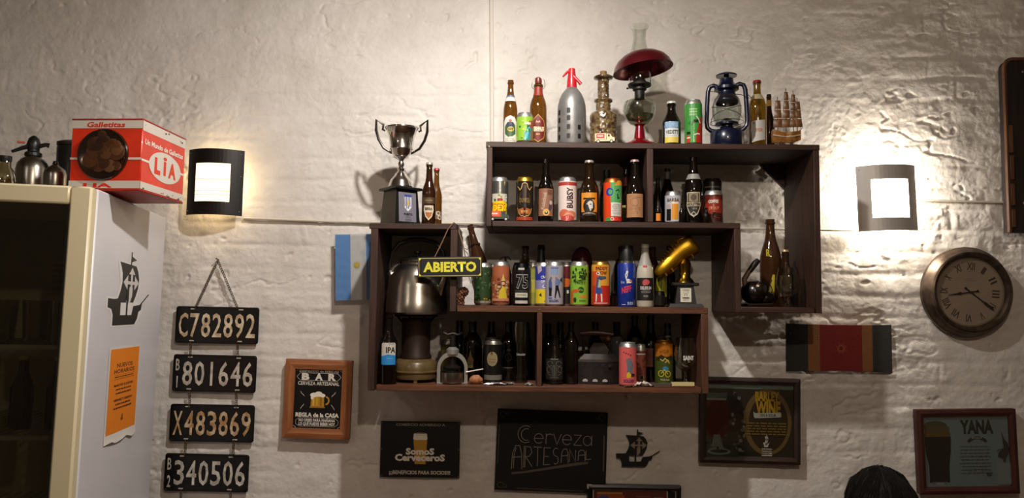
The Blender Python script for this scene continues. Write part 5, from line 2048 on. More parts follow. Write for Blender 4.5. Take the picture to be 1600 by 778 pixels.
can('black can with gold top and ornate gold scrollwork', 819.5, .265, 278, 27.5, zt, '1f1714', c4, rim='c8a03a', group=G3, base='a0402a')


def a7(r, h):
    return [R_(-30, .09 * h, 30, .52 * h, '8a5f48')], [T_('Kalashnik', -7, .33 * h, 13, 'c9b49c', 62, .0, rot=80, shear=.3), R_(6, .42 * h, 26, .50 * h, '6a4434'), G_([(8, .14 * h), (24, .20 * h), (26, .36 * h), (16, .34 * h)], '4a3a4a'),
                                                       E_(19, .30 * h, 6, 8, 'b9a49c'), E_(2, .145 * h, 12, 12, 'd8a850'), E_(2, .14 * h, 6, 6, '2c201a'), E_(2, .15 * h, 3, 3, 'd8cab0')]


bottle('dark bottle with a brown script label and round orange badge', 852.5, .265, 249.5, 25, zt, 'longneck', DARK, None, a7, group=G3)


def c5(r, h):
    q = [R_(-45, h * .80, 45, h * .88, 'a83a34'), R_(-45, 8, 45, h * .80, 'd9c8c0'), T_('BUBSY', 9, h * .53, 21, '3a1c28', 74, .035, rot=90)]
    q += [E_(-12, h * .17, 20, 17, 'c8644a'), E_(12, h * .15, 22, 15, 'd07a5c'), E_(0, h * .08, 26, 10, 'b8403c'), L_(arc(4, h * .02, 22, 26, 40, 140), 3, 'e0a890')]
    return q


can('cream and coral can with BUBSY lettered up its side', 886.5, .265, 278, 29, zt, 'd9c8c0', c5, group=G3)


def a8(r, h):
    o_ = 'd8821a'
    return [R_(-31, .10 * h, 31, .47 * h, o_)], [G_([(-31, .10 * h), (-14, .12 * h), (-18, .25 * h), (-20, .38 * h), (-31, .43 * h)], '1c1512') if False else E_(-1, .25 * h, 21, 27, '14100e', 20),
                                                R_(-31, .10 * h, 31, .16 * h, '14100e'), R_(-22, .36 * h, 22, .385 * h, '14100e'), T_('VILLANO', 0, .425 * h, 17, '14100e', 46, .06), T_('VILLANO', 0, .425 * h, 16, 'f0a428', 45, .03),
                                                G_([(4, .17 * h), (13, .22 * h), (13, .32 * h), (3, .34 * h), (-6, .31 * h), (-2, .24 * h)], 'c9c2b6'), E_(5, .28 * h, 3, 2, '14100e', 8), E_(-7, .285 * h, 3, 2.5, 'a8a298', 8), L_([(5, .20 * h), (10, .21 * h)], 2, '14100e'),
                                                L_(arc(0, .105 * h, 24, 8, 20, 160), 6, '7a6a58')]


bottle('dark bottle with an orange label showing a masked black and white face', 920.5, .265, 252, 30, zt, 'longneck', bottle_glass('2a1a0c', .35), 'a39b8e', a8, group=G3)


def c6(r, h):
    return [R_(-50, 4, -8, h - 16, 'd8431c'), R_(-8, h * .42, 40, h - 16, '4f9a5a'), G_([(6, h * .82), (18, h * .94), (34, h * .94), (40, h * .84)], 'd8922a'), E_(-12, h * .68, 14, 14, '26349a'), E_(-9, h * .68, 8, 9, '4f9a5a'),
            R_(-6, h * .13, 34, h * .44, 'd5cfc6'), R_(-8, 4, 34, h * .12, 'c8261c'), R_(-26, 4, -8, h * .10, '3f8a4a'), L_([(10, h * .70), (20, h * .74), (24, h * .68)], 3, '1c2a1c'), L_([(17, h * .64), (18, h * .54), (24, h * .56)], 4, '1c2a1c'),
            O_(-2, h * .07, 6, 6, 2.2, 'e0dcd0', 14), O_(12, h * .07, 6, 6, 2.2, 'd8584a', 14)] + lines_(14, h * .40, 34, 7, h * .036, 1.8, '8a8478', 4)


can('orange red and green colour block can with a white text panel', 957.5, .265, 280, 29, zt, 'd8431c', c6, group=G3, rim='d8743a')


def a9(r, h):
    return [R_(-33, .08 * h, 33, .45 * h, 'a87a54')], [L_(arc(-2, .32 * h, 15, 15, 0, 360), 1.8, '8a5f3e'), L_(arc(5, .32 * h, 15, 15, 60, 300), 1.6, '8a5f3e'), T_('LOVATZ', 0, .215 * h, 9, '8a5f3e', 40), T_('LOTZ', 0, .15 * h, 9, '8a5f3e', 26),
                                                       L_([(-22, .40 * h), (-5, .42 * h), (20, .39 * h)], 1.5, '8a5f3e')]


bottle('dark bottle with a plain kraft paper label next to the divider', 992, .265, 251, 29, zt, 'longneck', DARK, 'b88a8a', a9, group=G3)
bottle('dark bottle standing behind the colour block can', 948, .10, 266, 24, zt, 'stubby', GREENISH, None, None, group=G3)
bottle('dark bottle with yellow label behind the kraft label bottle', 979, .12, 265, 22, zt, 'stubby', DARK, None,
       lambda r, h: ([R_(-24, .10 * h, 10, .36 * h, 'a8a05a')], [T_('C', -14, .22 * h, 14, '3a3a2a')]), neck=[(.70, .86, '7a2a30')], group=G3)
# right compartment
bottle('miniature bottle with a small orange label in front of the divider corner', 1028.5, .285, 313, 10.5, zt, 'longneck', DARK, None,
       lambda r, h: ([R_(-8, .08 * h, 9, .40 * h, 'd8801c')], []), group=G3, name='mini_bottle')
bottle('dark bottle in the corner behind the miniature with the orange label', 1028, .06, 278, 17, zt, 'slope', GREENISH, None, None, group=G3)
bottle('black bottle with silver neck foil behind the beer glass can', 1043, .125, 264, 22, zt, 'slope', DARK, None, None, neck=[(.82, .95, '4d4a46')], group=G3)


def c7(r, h):
    return [R_(-34, 8, 34, h - 16, 'b4b6bc'), G_([(-6, 14), (16, 14), (20, h * .62), (-4, h * .62)], 'd8902a'), R_(-6, h * .60, 20, h * .68, 'ded6c8'), G_([(-26, 10), (-8, 10), (-8, h * .44), (-26, h * .44)], '1d1614'),
            G_([(-26, h * .44), (-8, h * .44), (-12, h * .6), (-24, h * .58)], 'b09a90'), T_('BARBA', 0, h * .72, 12, '3a2c20', 44, .02), L_([(-12, h * .66), (4, h * .70), (28, h * .66)], 2, 'd87a2a')]


can('pale silver can printed with a glass of beer', 1052, .245, 300, 26, zt, 'b4b6bc', c7, group=G3)
bottle('miniature black bottle between the pale silver can and the tall Holsten bottle', 1065.5, .288, 318, 9.5, zt, 'longneck', DARK, None, None, group=G3, name='mini_bottle')


def a10(r, h):
    return [G_([(-24, .46 * h), (24, .46 * h), (24, .22 * h), (14, .13 * h), (0, .09 * h), (-14, .13 * h), (-24, .22 * h)], 'b5a888'), G_([(-21, .445 * h), (21, .445 * h), (21, .23 * h), (12, .15 * h), (0, .115 * h), (-12, .15 * h), (-21, .23 * h)], '1f1a17')], \
        [R_(-17, .32 * h, 17, .44 * h, '8a7a60'), E_(0, .38 * h, 10, 12, '4a3a2c'), R_(-26, .25 * h, 26, .31 * h, 'b5a888'), T_('HOLSTEN', 0, .28 * h, 9, '14110f', 48, .05), T_('BOCK', 5, .215 * h, 6, 'b5a888', 16),
         L_([(-8, .14 * h), (0, .09 * h), (8, .14 * h), (0, .17 * h)], 2.5, '9a968e', True)]


bottle('tall black bottle with a silver neck and HOLSTEN shield label', 1084, .255, 246, 29, zt, 'slope', DARK, None, a10, neck=[(.66, .74, '8d8a84')], group=G3)
bottle('miniature black bottle in front of the coffee can', 1103.5, .295, 325, 10.5, zt, 'stubby', DARK, None, None, group=G3, name='mini_bottle')


def c8(r, h):
    return [G_([(-36, h * .55), (-10, h * .76), (16, h * .78), (36, h * .66), (36, h * .2), (-36, h * .2)], '8a2c1c'), G_([(-30, h * .2), (0, h * .34), (36, h * .30), (36, 8), (-30, 8)], '3a1a14'), T_('COFFEE', 0, h * .66, 10, 'd8cfc0', 36, .05),
            T_('STOUT', 2, h * .46, 10, 'c87850', 36, .03), T_('&', 0, h * .55, 7, 'c87850')] + blobs(rnd_(14), 9, 24, 12, h * .3, 2, 5, ['6a2a1c', '2a1410'])


can('dark red can lettered COFFEE in white', 1115, .25, 299, 29, zt, '571d15', c8, group=G3)
can('black can standing behind the coffee can', 1113, .12, 280, 30, zt, '1c1614', lambda r, h: [R_(-30, h * .8, 30, h * .83, '6a6560')], group=G3, rim='4a4644')

# ---- dropped right box
G4 = 'things in the dropped right box'
zt = Z_RB


def a11(r, h):
    return [], [G_([(-8, .085 * h), (22, .085 * h), (26, .36 * h), (18, .36 * h), (6, .22 * h)], 'b8a81e'), L_([(12, .30 * h), (6, .24 * h), (14, .19 * h), (8, .12 * h), (0, .14 * h)], 4, '1a1410'), T_('70cl', 10, .05 * h, 8, 'c9c2b0', 20, .04),
                T_('R', 8, .66 * h, 22, 'b8a81e', 18, .02)] if False else [G_([(-8, .085 * h), (22, .085 * h), (26, .36 * h), (18, .36 * h), (6, .22 * h)], 'b8a81e'),
                                                                          L_([(15, .30 * h), (8, .25 * h), (16, .19 * h), (9, .12 * h), (0, .14 * h)], 4, '1a1410'), T_('70', 8, .05 * h, 9, 'c9c2b0', 16, .04)]


t, Rr, H = bottle('large brown bottle with a yellow triangle S emblem', 1205, .075, 343, 33, zt, 'slope', bottle_glass('4a2c18', .35), None, a11, group=G4, turn=-.28)
wrap([T_('R', 10, .61 * H * 1000, 24, 'b8a81e', 16, .04), L_([(4, .58 * H * 1000), (18, .565 * H * 1000)], 2.5, 'b8a81e')], 'upper_emblem', t, Rr * .915, off=.0015, turn=-.2)


def goblet(label, px, d, zb, wpx, ytop, ybowl, ystem, wfoot, text=None, tint='eef0ea', group=None):
    p = place(px, d, zb)
    t = thing('beer_goblet', label, 'goblet', p, (0, 0, face_cam(p.x, d)), group)
    s = mpp(d)
    z_ = lambda py: zat(py, p.x, d) - zb
    r = wpx / 2 * s
    zb0, z1 = z_(ybowl), z_(ytop)
    hh = z1 - zb0
    g = thin_glass(tint, .02, .045)
    MB().lathe([(.005, zb0 - .002), (r * .35, zb0 + hh * .02), (r * .75, zb0 + hh * .14), (r * .97, zb0 + hh * .34), (r, zb0 + hh * .46), (r * .95, zb0 + hh * .66), (r * .84, zb0 + hh * .86), (r * .78, z1),
                (r * .76, z1), (r * .82, zb0 + hh * .86), (r * .92, zb0 + hh * .66), (r * .97, zb0 + hh * .46), (r * .93, zb0 + hh * .34), (r * .70, zb0 + hh * .17), (0, zb0 + hh * .06)], 36).build('bowl', t, g)
    MB().lathe([(.006, zb0), (.0045, zb0 - (zb0 - z_(ystem)) * .4), (.008, zb0 - (zb0 - z_(ystem)) * .6), (.0055, z_(ystem)), (wfoot / 2 * s * .5, .004), (wfoot / 2 * s, .0022), (wfoot / 2 * s, 0), (0, 0)], 28).build('stem_foot', t, thin_glass(tint, .02, .14))
    if text:
        wrap([T_(text, 12, (zb0 + hh * .42) * 1000, 14, 'cfcac0', 38, .05), R_(8, (zb0 + hh * .30) * 1000, 16, (zb0 + hh * .31) * 1000, 'cfcac0')], 'lettering', t, r * .99, off=.0012)
    return t


goblet('clear snifter glass standing in front of a cork topped bottle', 1232, .235, zt, 37, 418, 463, 473, 34, group=G4)
bottle('squat brown bottle with a pale cork behind the snifter glass', 1228, .165, 391, 23, zt, 'stubby', bottle_glass('3a2618', .4), 'b89a72', lambda r, h: ([R_(-22, .18 * h, 22, .55 * h, '6a5040')], []), group=G4)
# dark antique with lens
p = place(1179, .225, zt)
t = thing('dark_antique', 'dark metal antique with a round glass lens and angled wooden handle', 'ornament', p, (0, 0, .1), G4)
s = mpp(.20)
dk = M('17120f', .3, .4, coat=.4)
MB().box(-17 * s, 24 * s, -.035, .035, 0, .010, bev=.003).build('base_plate', t, M('241a14', .35, .3))
MB().ball((-1 * s, 0, 22 * s), 20 * s, seg=20, sx=1.0, sy=1.1, sz=.95).build('body', t, dk)
MB().ball((16 * s, -.004, 13 * s), 13 * s, seg=16, sx=1.1, sy=1.2, sz=.9).build('side_lobe', t, dk)
MB().lathe([(0, 0), (9 * s, 0), (10.5 * s, .004), (10.5 * s, .008), (8.5 * s, .010)], 28, mat=Matrix.Translation((3 * s, -.044, 28 * s)) @ rx).build('lens_ring', t, M('4a4038', .25, .9))
MB().lathe([(8.8 * s, .007), (6 * s, .0105), (0, .012)], 28, mat=Matrix.Translation((3 * s, -.044, 28 * s)) @ rx).build('lens', t, thin_glass('8a8a84', .03, .2))
MB().tube([(-14 * s, 0, 30 * s), (-16 * s, 0, 42 * s), (-6 * s, 0, 58 * s)], [.011, .010, .009], 10).build('handle', t, M('6a5240', .5))
MB().tube([(-8 * s, 0, 54 * s), (2 * s, 0, 67 * s), (7 * s, 0, 72 * s)], [.0105, .012, .009], 10).build('handle_tip', t, M('1a1614', .35))
MB().tube([(-16 * s, -.036, 3.5 * s), (22 * s, -.036, 4.5 * s)], .0016, 6).build('bright_trim', t, M('8a7a68', .3, .9))

# ---- middle shelf
G5 = 'drinks on the middle shelf'
zt = Z_MB
# leaning bottle behind the hanging sign
p = place(767, .055, zt)
Rr, H = 12.0 * mpp(.06), .31
lean = math.radians(-15)
t = thing('beer_bottle', 'brown bottle leaning sideways behind the hanging yellow lettered sign', 'bottle',
          (p.x - .004, p.y, zt + Rr * math.sin(-lean) * .95), (0, lean, 0), G5)
pf = PROF['slope']
MB().lathe([(0, 0)] + [(r * Rr, z * H) for r, z in pf] + [(0, H)], 28).build('glass_body', t, bottle_glass('4a2c1c', .35))
mb = MB()
mb.tube([(Rr * .62 * math.cos(a), Rr * .62 * math.sin(a), H * .74 + .004 * math.sin(3 * a)) for a in [k * PI / 10 for k in range(20)]], .003, 6, closed=True)
mb.tube([(-Rr * .62, -.004, H * .74), (-Rr * 1.1, -.008, H * .71), (-Rr * 1.5, -.01, H * .735), (-Rr * 1.45, -.01, H * .70), (-Rr * 1.2, -.01, H * .66), (-Rr * 1.0, -.012, H * .50)], .0014, 6)
mb.build('wire_tie', t, M('2c2420', .4, .6))


def c10(r, h):
    return blobs(rnd_(21), 40, 34, 18, h - 22, 2, 5.5, ['22381f', '3f5f38', '567a4c', '16200f', '6a5a30']) + [R_(-36, 8, 36, 16, '8a8478')] + blobs(rnd_(3), 8, 28, 14, 24, 2, 4, ['a88a3a', '8a6a2a'])


can('dark green patterned can below the hanging sign', 754, .19, 411, 27, zt, '2c4226', c10, group=G5)
can('orange red can squeezed behind the green patterned can', 771, .125, 413, 20, zt, 'a8402a', lambda r, h: [R_(-20, h * .4, 20, h * .7, 'c8603a')], group=G5)


def c11(r, h):
    q = [R_(-36, 8, 36, h - 18, 'a0583a'), R_(-36, h * .66, 36, h - 18, 'a8603f')]
    q += blobs(rnd_(31), 30, 30, h * .2, h * .62, 3, 7, ['8a5a40', 'b88a60', '6a4030', 'c0a078', '7a6a50'])
    q += [G_([(-8, h * .16), (22, h * .16), (16, h * .40), (6, h * .44), (-2, h * .34)], 'c8b030'), G_([(2, h * .55), (8, h * .72), (14, h * .56)], 'd0b060'), E_(8, h * .50, 5, 6, 'd0a888'), R_(-30, h * .10, 30, h * .16, 'b87a60')]
    return q


can('copper coloured can with a yellow dressed figure', 782, .22, 409, 28, zt, 'a0583a', c11, group=G5)
# black siphon head peeking out
p = place(789, .12, zt)
t = thing('bottle_stopper', 'dark slim bottle with a two armed black top behind the copper can', 'bottle', p, (0, 0, 0), G5)
s = mpp(.12)
MB().lathe([(0, 0), (10 * s, 0), (10 * s, 48 * s), (7 * s, 58 * s), (3 * s, 64 * s), (0, 64 * s)], 20).build('glass_body', t, DARK)
MB().tube([(0, 0, 60 * s), (0, 0, 76 * s)], [.006, .004], 8).build('stopper', t, M('171412', .4))
for sx in (-1, 1):
    MB().tube([(0, 0, 75 * s), (sx * 5 * s, 0, 75 * s), (sx * 9 * s, 0, 70 * s)], .002, 6).build('arm', t, M('171412', .4))


def c12(r, h):
    q = [T_('75', 3, h * .56, 46, 'b9b6ae', 46, .035), T_('75', 3, h * .56, 44, '101011', 44, .012), R_(-12, h * .83, 10, h * .875, 'c4c1b8'), rrect(-24, h * .19, 24, h * .30, 2, 'c6c2b0'), rrect(-24, h * .05, 24, h * .12, 2, 'b9b5a6'), R_(-24, h * .335, 24, h * .345, '6a6862')]
    return q + lines_(0, h * .25, 40, 1, 2, 4, '8a8676', 4)


p = place(814.5, .22, zt)
can('black can with a large outlined number 75', 814.5, .22, 411, 29, zt, '101011', c12, group=G5, rim='1a1a1b', neckh=.02)
bottle('brown bottle with dark cap behind the number 75 can', 820, .10, 385, 25, zt, 'slope', bottle_glass('3a2a18', .4), '1c1614', None, group=G5)
can('olive and yellow can behind the number 75 can', 832, .16, 410, 18, zt, '8a8a3c', lambda r, h: [R_(-20, h * .3, 20, h * .6, 'a8a042')], group=G5)
bottle('black bottle with a tall black neck behind the blue and yellow can', 845, .09, 383, 24, zt, 'longneck', DARK, None, None, neck=[(.70, .99, '14100f')], group=G5)


def c13(r, h):
    q = [R_(-36, h * .5, 36, h - 18, '2e3a9a'), R_(-36, h * .36, 36, h * .58, '8a86b0'), R_(-36, 8, 36, h * .38, 'd8c02a'), T_('CRAFT', 6, h * .66, 9, 'd8d4e0', 32, .03, rot=8), T_('DAY', 2, h * .56, 8, 'd8d4e0', 20, .03, rot=8), E_(2, h * .44, 7, 6, 'c8c4dc'), E_(4, h * .45, 3, 3, '4a4a90')]
    return q + [G_([(-16, h * .24), (-6, h * .20), (-8, h * .30)], '2a2620'), L_([(2, h * .1), (20, h * .13)], 2, '3a3420'), G_([(-20, h * .72), (-6, h * .80), (-8, h * .92), (-24, h * .9)], 'b9a4b0')]


can('blue fading to yellow can beside the silver football can', 849, .175, 410, 27, zt, '2e3a9a', c13, group=G5)


def c14(r, h):
    s_ = 'a29ca4'
    q = [R_(-6 + k * 5, h * .70, -3.5 + k * 5, h * .84, '5a94c8') for k in range(-1, 4)] + [R_(-13, h * .84, 14, h * .86, '3a6aa0')]
    q += [G_([(-22, h * .36), (-8, h * .36), (-9, h * .52), (-14, h * .66), (-22, h * .54)], '4a5a8a'), E_(-12, h * .62, 4, 5, '7a6a6a'), G_([(-20, h * .22), (-10, h * .22), (-9, h * .40), (-20, h * .42)], '1c1c22'), R_(-22, h * .16, -8, h * .19, '3a5aa0'),
          G_([(2, h * .46), (16, h * .44), (24, h * .54), (12, h * .62), (2, h * .56)], '6a76a4'), G_([(4, h * .46), (14, h * .46), (24, h * .20), (20, h * .18), (11, h * .36), (4, h * .16), (1, h * .18)], '16161a'), E_(6, h * .62, 4, 5, '8a7472'),
          G_([(20, h * .58), (32, h * .66), (34, h * .52)], '2a2c36'), T_('GOLDEN', -2, h * .115, 8, '2c3a78', 34, .04)]
    return q


can('silver grey can printed with two football players', 866, .225, 409, 28.5, zt, 'a29ca4', c14, group=G5)
can('maroon and black can with a white S between the silver and green cans', 884.5, .16, 410, 24, zt, '5a1a22',
    lambda r, h: [R_(-36, 8, 36, h * .5, '241c1e'), G_([(-18, h * .42), (10, h * .44), (22, h * .60), (-12, h * .64)], 'b85a24'), T_('S', 6, h * .32, 10, 'd8d4cc', 9, .05)], group=G5)


def c15(r, h):
    q = blobs(rnd_(41), 26, 26, h * .56, h - 24, 2.5, 6, ['1e3216', '2f4a20', '8ab83c'])
    q += [T_('FUL', 10, h * .74, 9, '1c2c14', 22, .06), T_('ANI', 10, h * .66, 9, '1c2c14', 24, .06), T_('NEST', 4, h * .55, 11, '3c5a24', 36, .03), E_(6, h * .36, 11, 11, '22401a'), T_('IPA', 6, h * .36, 8, '8ab83c', 16), E_(-14, h * .34, 13, 6, 'c8562a'),
          R_(2, h * .19, 34, h * .24, 'd87a2a'), E_(-16, h * .14, 6, 9, '22401a'), R_(0, h * .10, 26, h * .14, '4f7a2a'), R_(-38, h * .06, -22, h * .34, 'b8642c')]
    return q


can('bright green can with dark leafy lettering', 905, .225, 409, 28.5, zt, '7fae38', c15, group=G5)
# purple glass decanter
p = place(909, .095, zt)
t = thing('decanter', 'large purple glass decanter with rounded top behind the green can', 'decanter', p, (0, 0, 0), G5)
s = mpp(.095)
H = zat(386, p.x, .095) - zt
MB().lathe([(0, 0), (14 * s, 0), (16 * s, .006), (17 * s, H * .5), (17 * s, H * .72), (15 * s, H * .86), (10 * s, H * .96), (4 * s, H * .995), (0, H)], 32).build('glass_body', t, bottle_glass('4a1c2c', .5))
MB().lathe([(4 * s, H * .985), (4.4 * s, H * 1.0), (0, H * 1.01)], 16).build('stopper', t, M('2a1218', .3))


def c16(r, h):
    rd_ = 'b82a20'
    q = [R_(-38, h * .44, 38, h - 12, 'd8962e'), R_(-38, 6, 38, h * .46, rd_), R_(-38, h * .46, -8, h * .78, 'c84a24'), T_('PADDY', 4, h * .84, 11, '7d1c14', 44, .06), T_('WOW', 4, h * .74, 11, '7d1c14', 38, .06),
         E_(-9, h * .73, 6, 7, 'ddd8cc'), E_(-9, h * .73, 2.5, 2.5, '201a18'), G_([(-14, h * .64), (-4, h * .68), (20, h * .66), (20, h * .62), (0, h * .58), (-2, h * .38), (-18, h * .38)], '47506a'), G_([(-10, h * .42), (0, h * .42), (0, h * .58), (-6, h * .6)], 'a8b088'),
         R_(-18, h * .28, 4, h * .40, '2f4a8a'), G_([(-18, h * .10), (-14, h * .10), (-12, h * .28), (-17, h * .28)], 'd8d2c6'), G_([(2, h * .10), (6, h * .10), (5, h * .28), (0, h * .28)], 'd8d2c6'), R_(-24, h * .06, 26, h * .085, 'd8a0a0')]
    return q


can('yellow and red can with a skeleton in a jacket', 938.5, .225, 409, 29, zt, 'd8962e', c16, group=G5, rim='c89a4a')
t, Rr, H = bottle('small brown jar low between the skeleton can and the blue bottle', 958, .13, 456, 14, zt, 'wide', bottle_glass('3a2820', .3), '4a3a30', None, group=G5, name='small_jar', cat='jar')
# blue bottle with black cap: squat aluminium can bottle
p = place(979, .22, zt)
t = thing('aluminium_bottle', 'royal blue aluminium bottle with a tall black cap and a red pelican print', 'bottle', p, (0, 0, face_cam(p.x, .22)), G5)
s = mpp(.22)
zz = lambda py: zat(py, p.x, .22) - zt
Rr = 14 * s
MB().lathe([(0, 0), (Rr * .94, 0), (Rr, .004), (Rr, zz(414)), (Rr * .9, zz(411)), (0, zz(411))], 36).build('body', t, M('16328c', .35, .2, coat=.3))
MB().lathe([(Rr * .93, zz(412)), (Rr * .93, zz(408.5)), (Rr * .80, zz(408))], 32).build('silver_collar', t, M('b9bcc4', .25, 1))
MB().lathe([(Rr * .80, zz(408.5)), (Rr * .76, zz(385)), (Rr * .72, zz(384)), (0, zz(384))], 32).build('cap', t, M('151413', .4))
h = zz(384) * 1000
wrap([E_(2, h * .56, 4, 5, 'd9d6d0'), L_([(-2, h * .46), (-4, h * .52), (0, h * .545), (3, h * .52), (-1, h * .46), (2, h * .40)], 3, 'd9d6d0'), G_([(0, h * .38), (16, h * .38), (20, h * .42), (8, h * .45), (2, h * .45)], 'd9d6d0'),
      G_([(8, h * .42), (22, h * .38), (16, h * .44)], 'd86a4a'), T_('the', -14, h * .40, 10, 'b9bcc8', 14), T_('NEFF', 0, h * .28, 20, 'd83a3c', 36, .03, rot=14, shear=.2), T_('SUDS', 14, h * .055, 9, 'b9bcc8', 22, .03), R_(-18, h * .03, -4, h * .04, 'b9bcc8')],
     'print', t, Rr)
bottle('black bottle standing behind the royal blue aluminium bottle', 972, .10, 385, 26, zt, 'wide', DARK, None, None, neck=[(.84, .99, '14100f')], group=G5)


def a12(r, h):
    return [R_(-36, .10 * h, 36, .46 * h, '16110f')], [E_(4, .39 * h, 13, 10, 'b84a4a'), E_(-2, .375 * h, 7, 8, 'b84a4a'), T_('DELIRIUM', 3, .30 * h, 10, 'c9c4ba', 40, .03), R_(-14, .265 * h, 18, .27 * h, 'a8a49a'), T_('NOCTURNUM', 3, .235 * h, 6, 'a8a49a', 34),
                                                       T_('BEER', 3, .17 * h, 6, 'a8a49a', 16)]


t, Rr, H = bottle('cream bottle with silver foil neck and a black DELIRIUM label', 1008, .22, 382, 27, zt, 'slope', M('b9b3a0', .35, coat=.2), None, a12, neck=[(.66, .99, '9a958c')], group=G5)
wrap([G_([(-6, .58 * H * 1000), (6, .58 * H * 1000), (8, .66 * H * 1000), (-8, .66 * H * 1000)], 'd0c8bc'), E_(0, .64 * H * 1000, 7, 5, 'b84a4a')], 'neck_medallion', t, Rr * .78, off=.003)
bottle('dark brown bottle close behind the DELIRIUM bottle', 1020, .10, 386, 22, zt, 'wide', BROWN, None, None, group=G5)
bottle('black bottle behind the golden boot trophy', 1046, .06, 384, 20, zt, 'longneck', DARK, None, None, group=G5)
can('yellow and black can under the toe of the golden boot', 1033, .135, 424, 18, zt, '9a9a2a', lambda r, h: [R_(-30, 8, 30, h * .28, '171412'), L_([(-2, h * .26), (4, h * .9)], 3, '3a3a1c')], group=G5)
can('low black tin in front of the yellow and black can', 1031, .235, 455, 17, zt, '14110f', None, group=G5, rim='2a2624')

# golden boot trophy
p = place(1070, .20, zt)
t = thing('boot_trophy', 'golden football boot trophy on a black base with a white plaque', 'trophy', p, (0, 0, face_cam(p.x, .20) + .12), G5)
s = mpp(.20)
zz = lambda py: zat(py, p.x, .20) - zt
MB().loft(frus(0, .012, 27 * s, 20 * s, 24 * s, 18 * s)).build('base_foot', t, pl, sharp=20)
MB().loft(frus(.012, zz(447), 16 * s, 14 * s, 12.5 * s, 12 * s)).build('base', t, pl, sharp=20)
MB().box(-20 * s, 20 * s, -16 * s, 16 * s, zz(447), zz(442), bev=.002).build('base_top', t, pl)
gd = M('e6b436', .38, .95)
o = flat([R_(-19, -26, 19, 24, 'cfc9b8'), L_([(-8, 12), (-4, -4), (0, 8), (4, -4), (8, 12)], 2, '6a6048')] + lines_(0, 20, 26, 2, 4, 1.4, '6a6048', 2) + [R_(-12, -12, 12, -9, '2a2622')] + lines_(0, -18, 24, 1, 4, 1.6, '6a6048', 3), 'plaque', t, rough=.4)
o.location = (0, -14.2 * s, (zz(447) + .012) / 2)
o.rotation_euler = (-math.atan2(2 * s, zz(447) - .012), 0, 0)
MB().lathe([(0, zz(442)), (15 * s, zz(442)), (13 * s, zz(438)), (9 * s, zz(434)), (8 * s, zz(424)), (10 * s, zz(412)), (5 * s, zz(404)), (0, zz(403))], 24).build('support', t, M('8a6a18', .25, 1.0))
# boot: sections along its length from toe to heel
SH = Matrix.Translation((-13 * s, 0, zz(407))) @ Matrix.Rotation(math.radians(-35), 4, 'Y')
rings = []
for (x, zb_, zt_, hw) in ((-39, -4, 1, 3), (-37, -7, 5, 8), (-31, -8, 9, 11.5), (-21, -8, 12, 12.5), (-11, -7, 15, 12), (-1, -6, 19, 11), (8, -6, 20.5, 11), (16, -6, 22, 11.5), (24, -7, 22.5, 12), (31, -8, 22, 11.5), (37, -8, 22, 10), (40, -6, 20, 6)):
    cz, hz = (zb_ + zt_) / 2, (zt_ - zb_) / 2
    rings.append([SH @ Vector((x * s, hw * s * math.copysign(abs(math.cos(a)) ** .8, math.cos(a)), (cz + hz * math.copysign(abs(math.sin(a)) ** .8, math.sin(a))) * s)) for a in [2 * PI * k / 16 for k in range(16)]])
MB().loft(rings).build('boot', t, gd, sharp=70)
for k in range(8):
    x = -18 + k * 5.0
    zt_ = 13.4 + (x + 14) * .33
    MB().tube([SH @ Vector((x * s, yy * s, (zt_ + 3.0 - abs(yy) * abs(yy) * .05) * s)) for yy in (-11, -8, -4, 0, 4, 8, 11)], .0032, 6).build('lace', t, M('f0c84a', .35, .9))
mb = MB()
mb.tube([SH @ Vector((x * s, 0, z * s)) for x, z in ((-37, -4), (-20, -8), (0, -6), (20, -5.5), (37, -7))], [.004, .010, .009, .009, .006], 8)
mb.build('sole', t, M('a87a14', .3, 1.0))
rgc = [SH @ Vector(((27 + 8 * math.cos(a)) * s, 8 * s * math.sin(a), (23 - .8 * math.cos(a)) * s)) for a in [2 * PI * k / 18 for k in range(18)]]
MB().tube(rgc, .0032, 6, closed=True).build('collar', t, gd)
MB().loft([[v for v in rgc], [v - (SH.to_3x3() @ Vector((0, 0, 1))) * .004 for v in rgc]]).build('opening', t, M('2a1c08', .6))
for (x, yy) in ((-26, 6), (-26, -6), (-14, 7), (-14, -7), (24, 6), (24, -6)):
    MB().tube([SH @ Vector((x * s, yy * s, -6 * s)), SH @ Vector((x * s, yy * s, -12 * s))], [.004, .0025], 8).build('stud', t, gd)

# knobbly ornament at the shelf end
p = place(717, .285, zt)
t = thing('pine_cone_ornament', 'small knobbly brown cone ornament at the end of the middle shelf', 'ornament', (p.x, p.y, zt), (0, 0, 0))
rn = random.Random(12)
s = mpp(.285)
for (cx, cz, r_) in ((-8, 22, 8), (7, 21, 8), (0, 11, 9), (2, 3.5, 7)):
    mb = MB()
    for k in range(46):
        z = 1 - 2 * (k + .5) / 46
        a = k * 2.39996
        rr_ = math.sqrt(1 - z * z)
        n_ = Vector((rr_ * math.cos(a), rr_ * math.sin(a), z))
        c_ = Vector((cx * s, 0, cz * s)) + n_ * r_ * s * .82
        mb.ball(c_, r_ * s * .26, M(rn.choice(['5a3420', '6d4028', '3f2416', '84553a']), .55), seg=6)
    mb.ball((cx * s, 0, cz * s), r_ * s * .82, M('3a2114', .6), seg=10)
    o = mb.build('cone', t)
    o['kind'] = 'stuff'

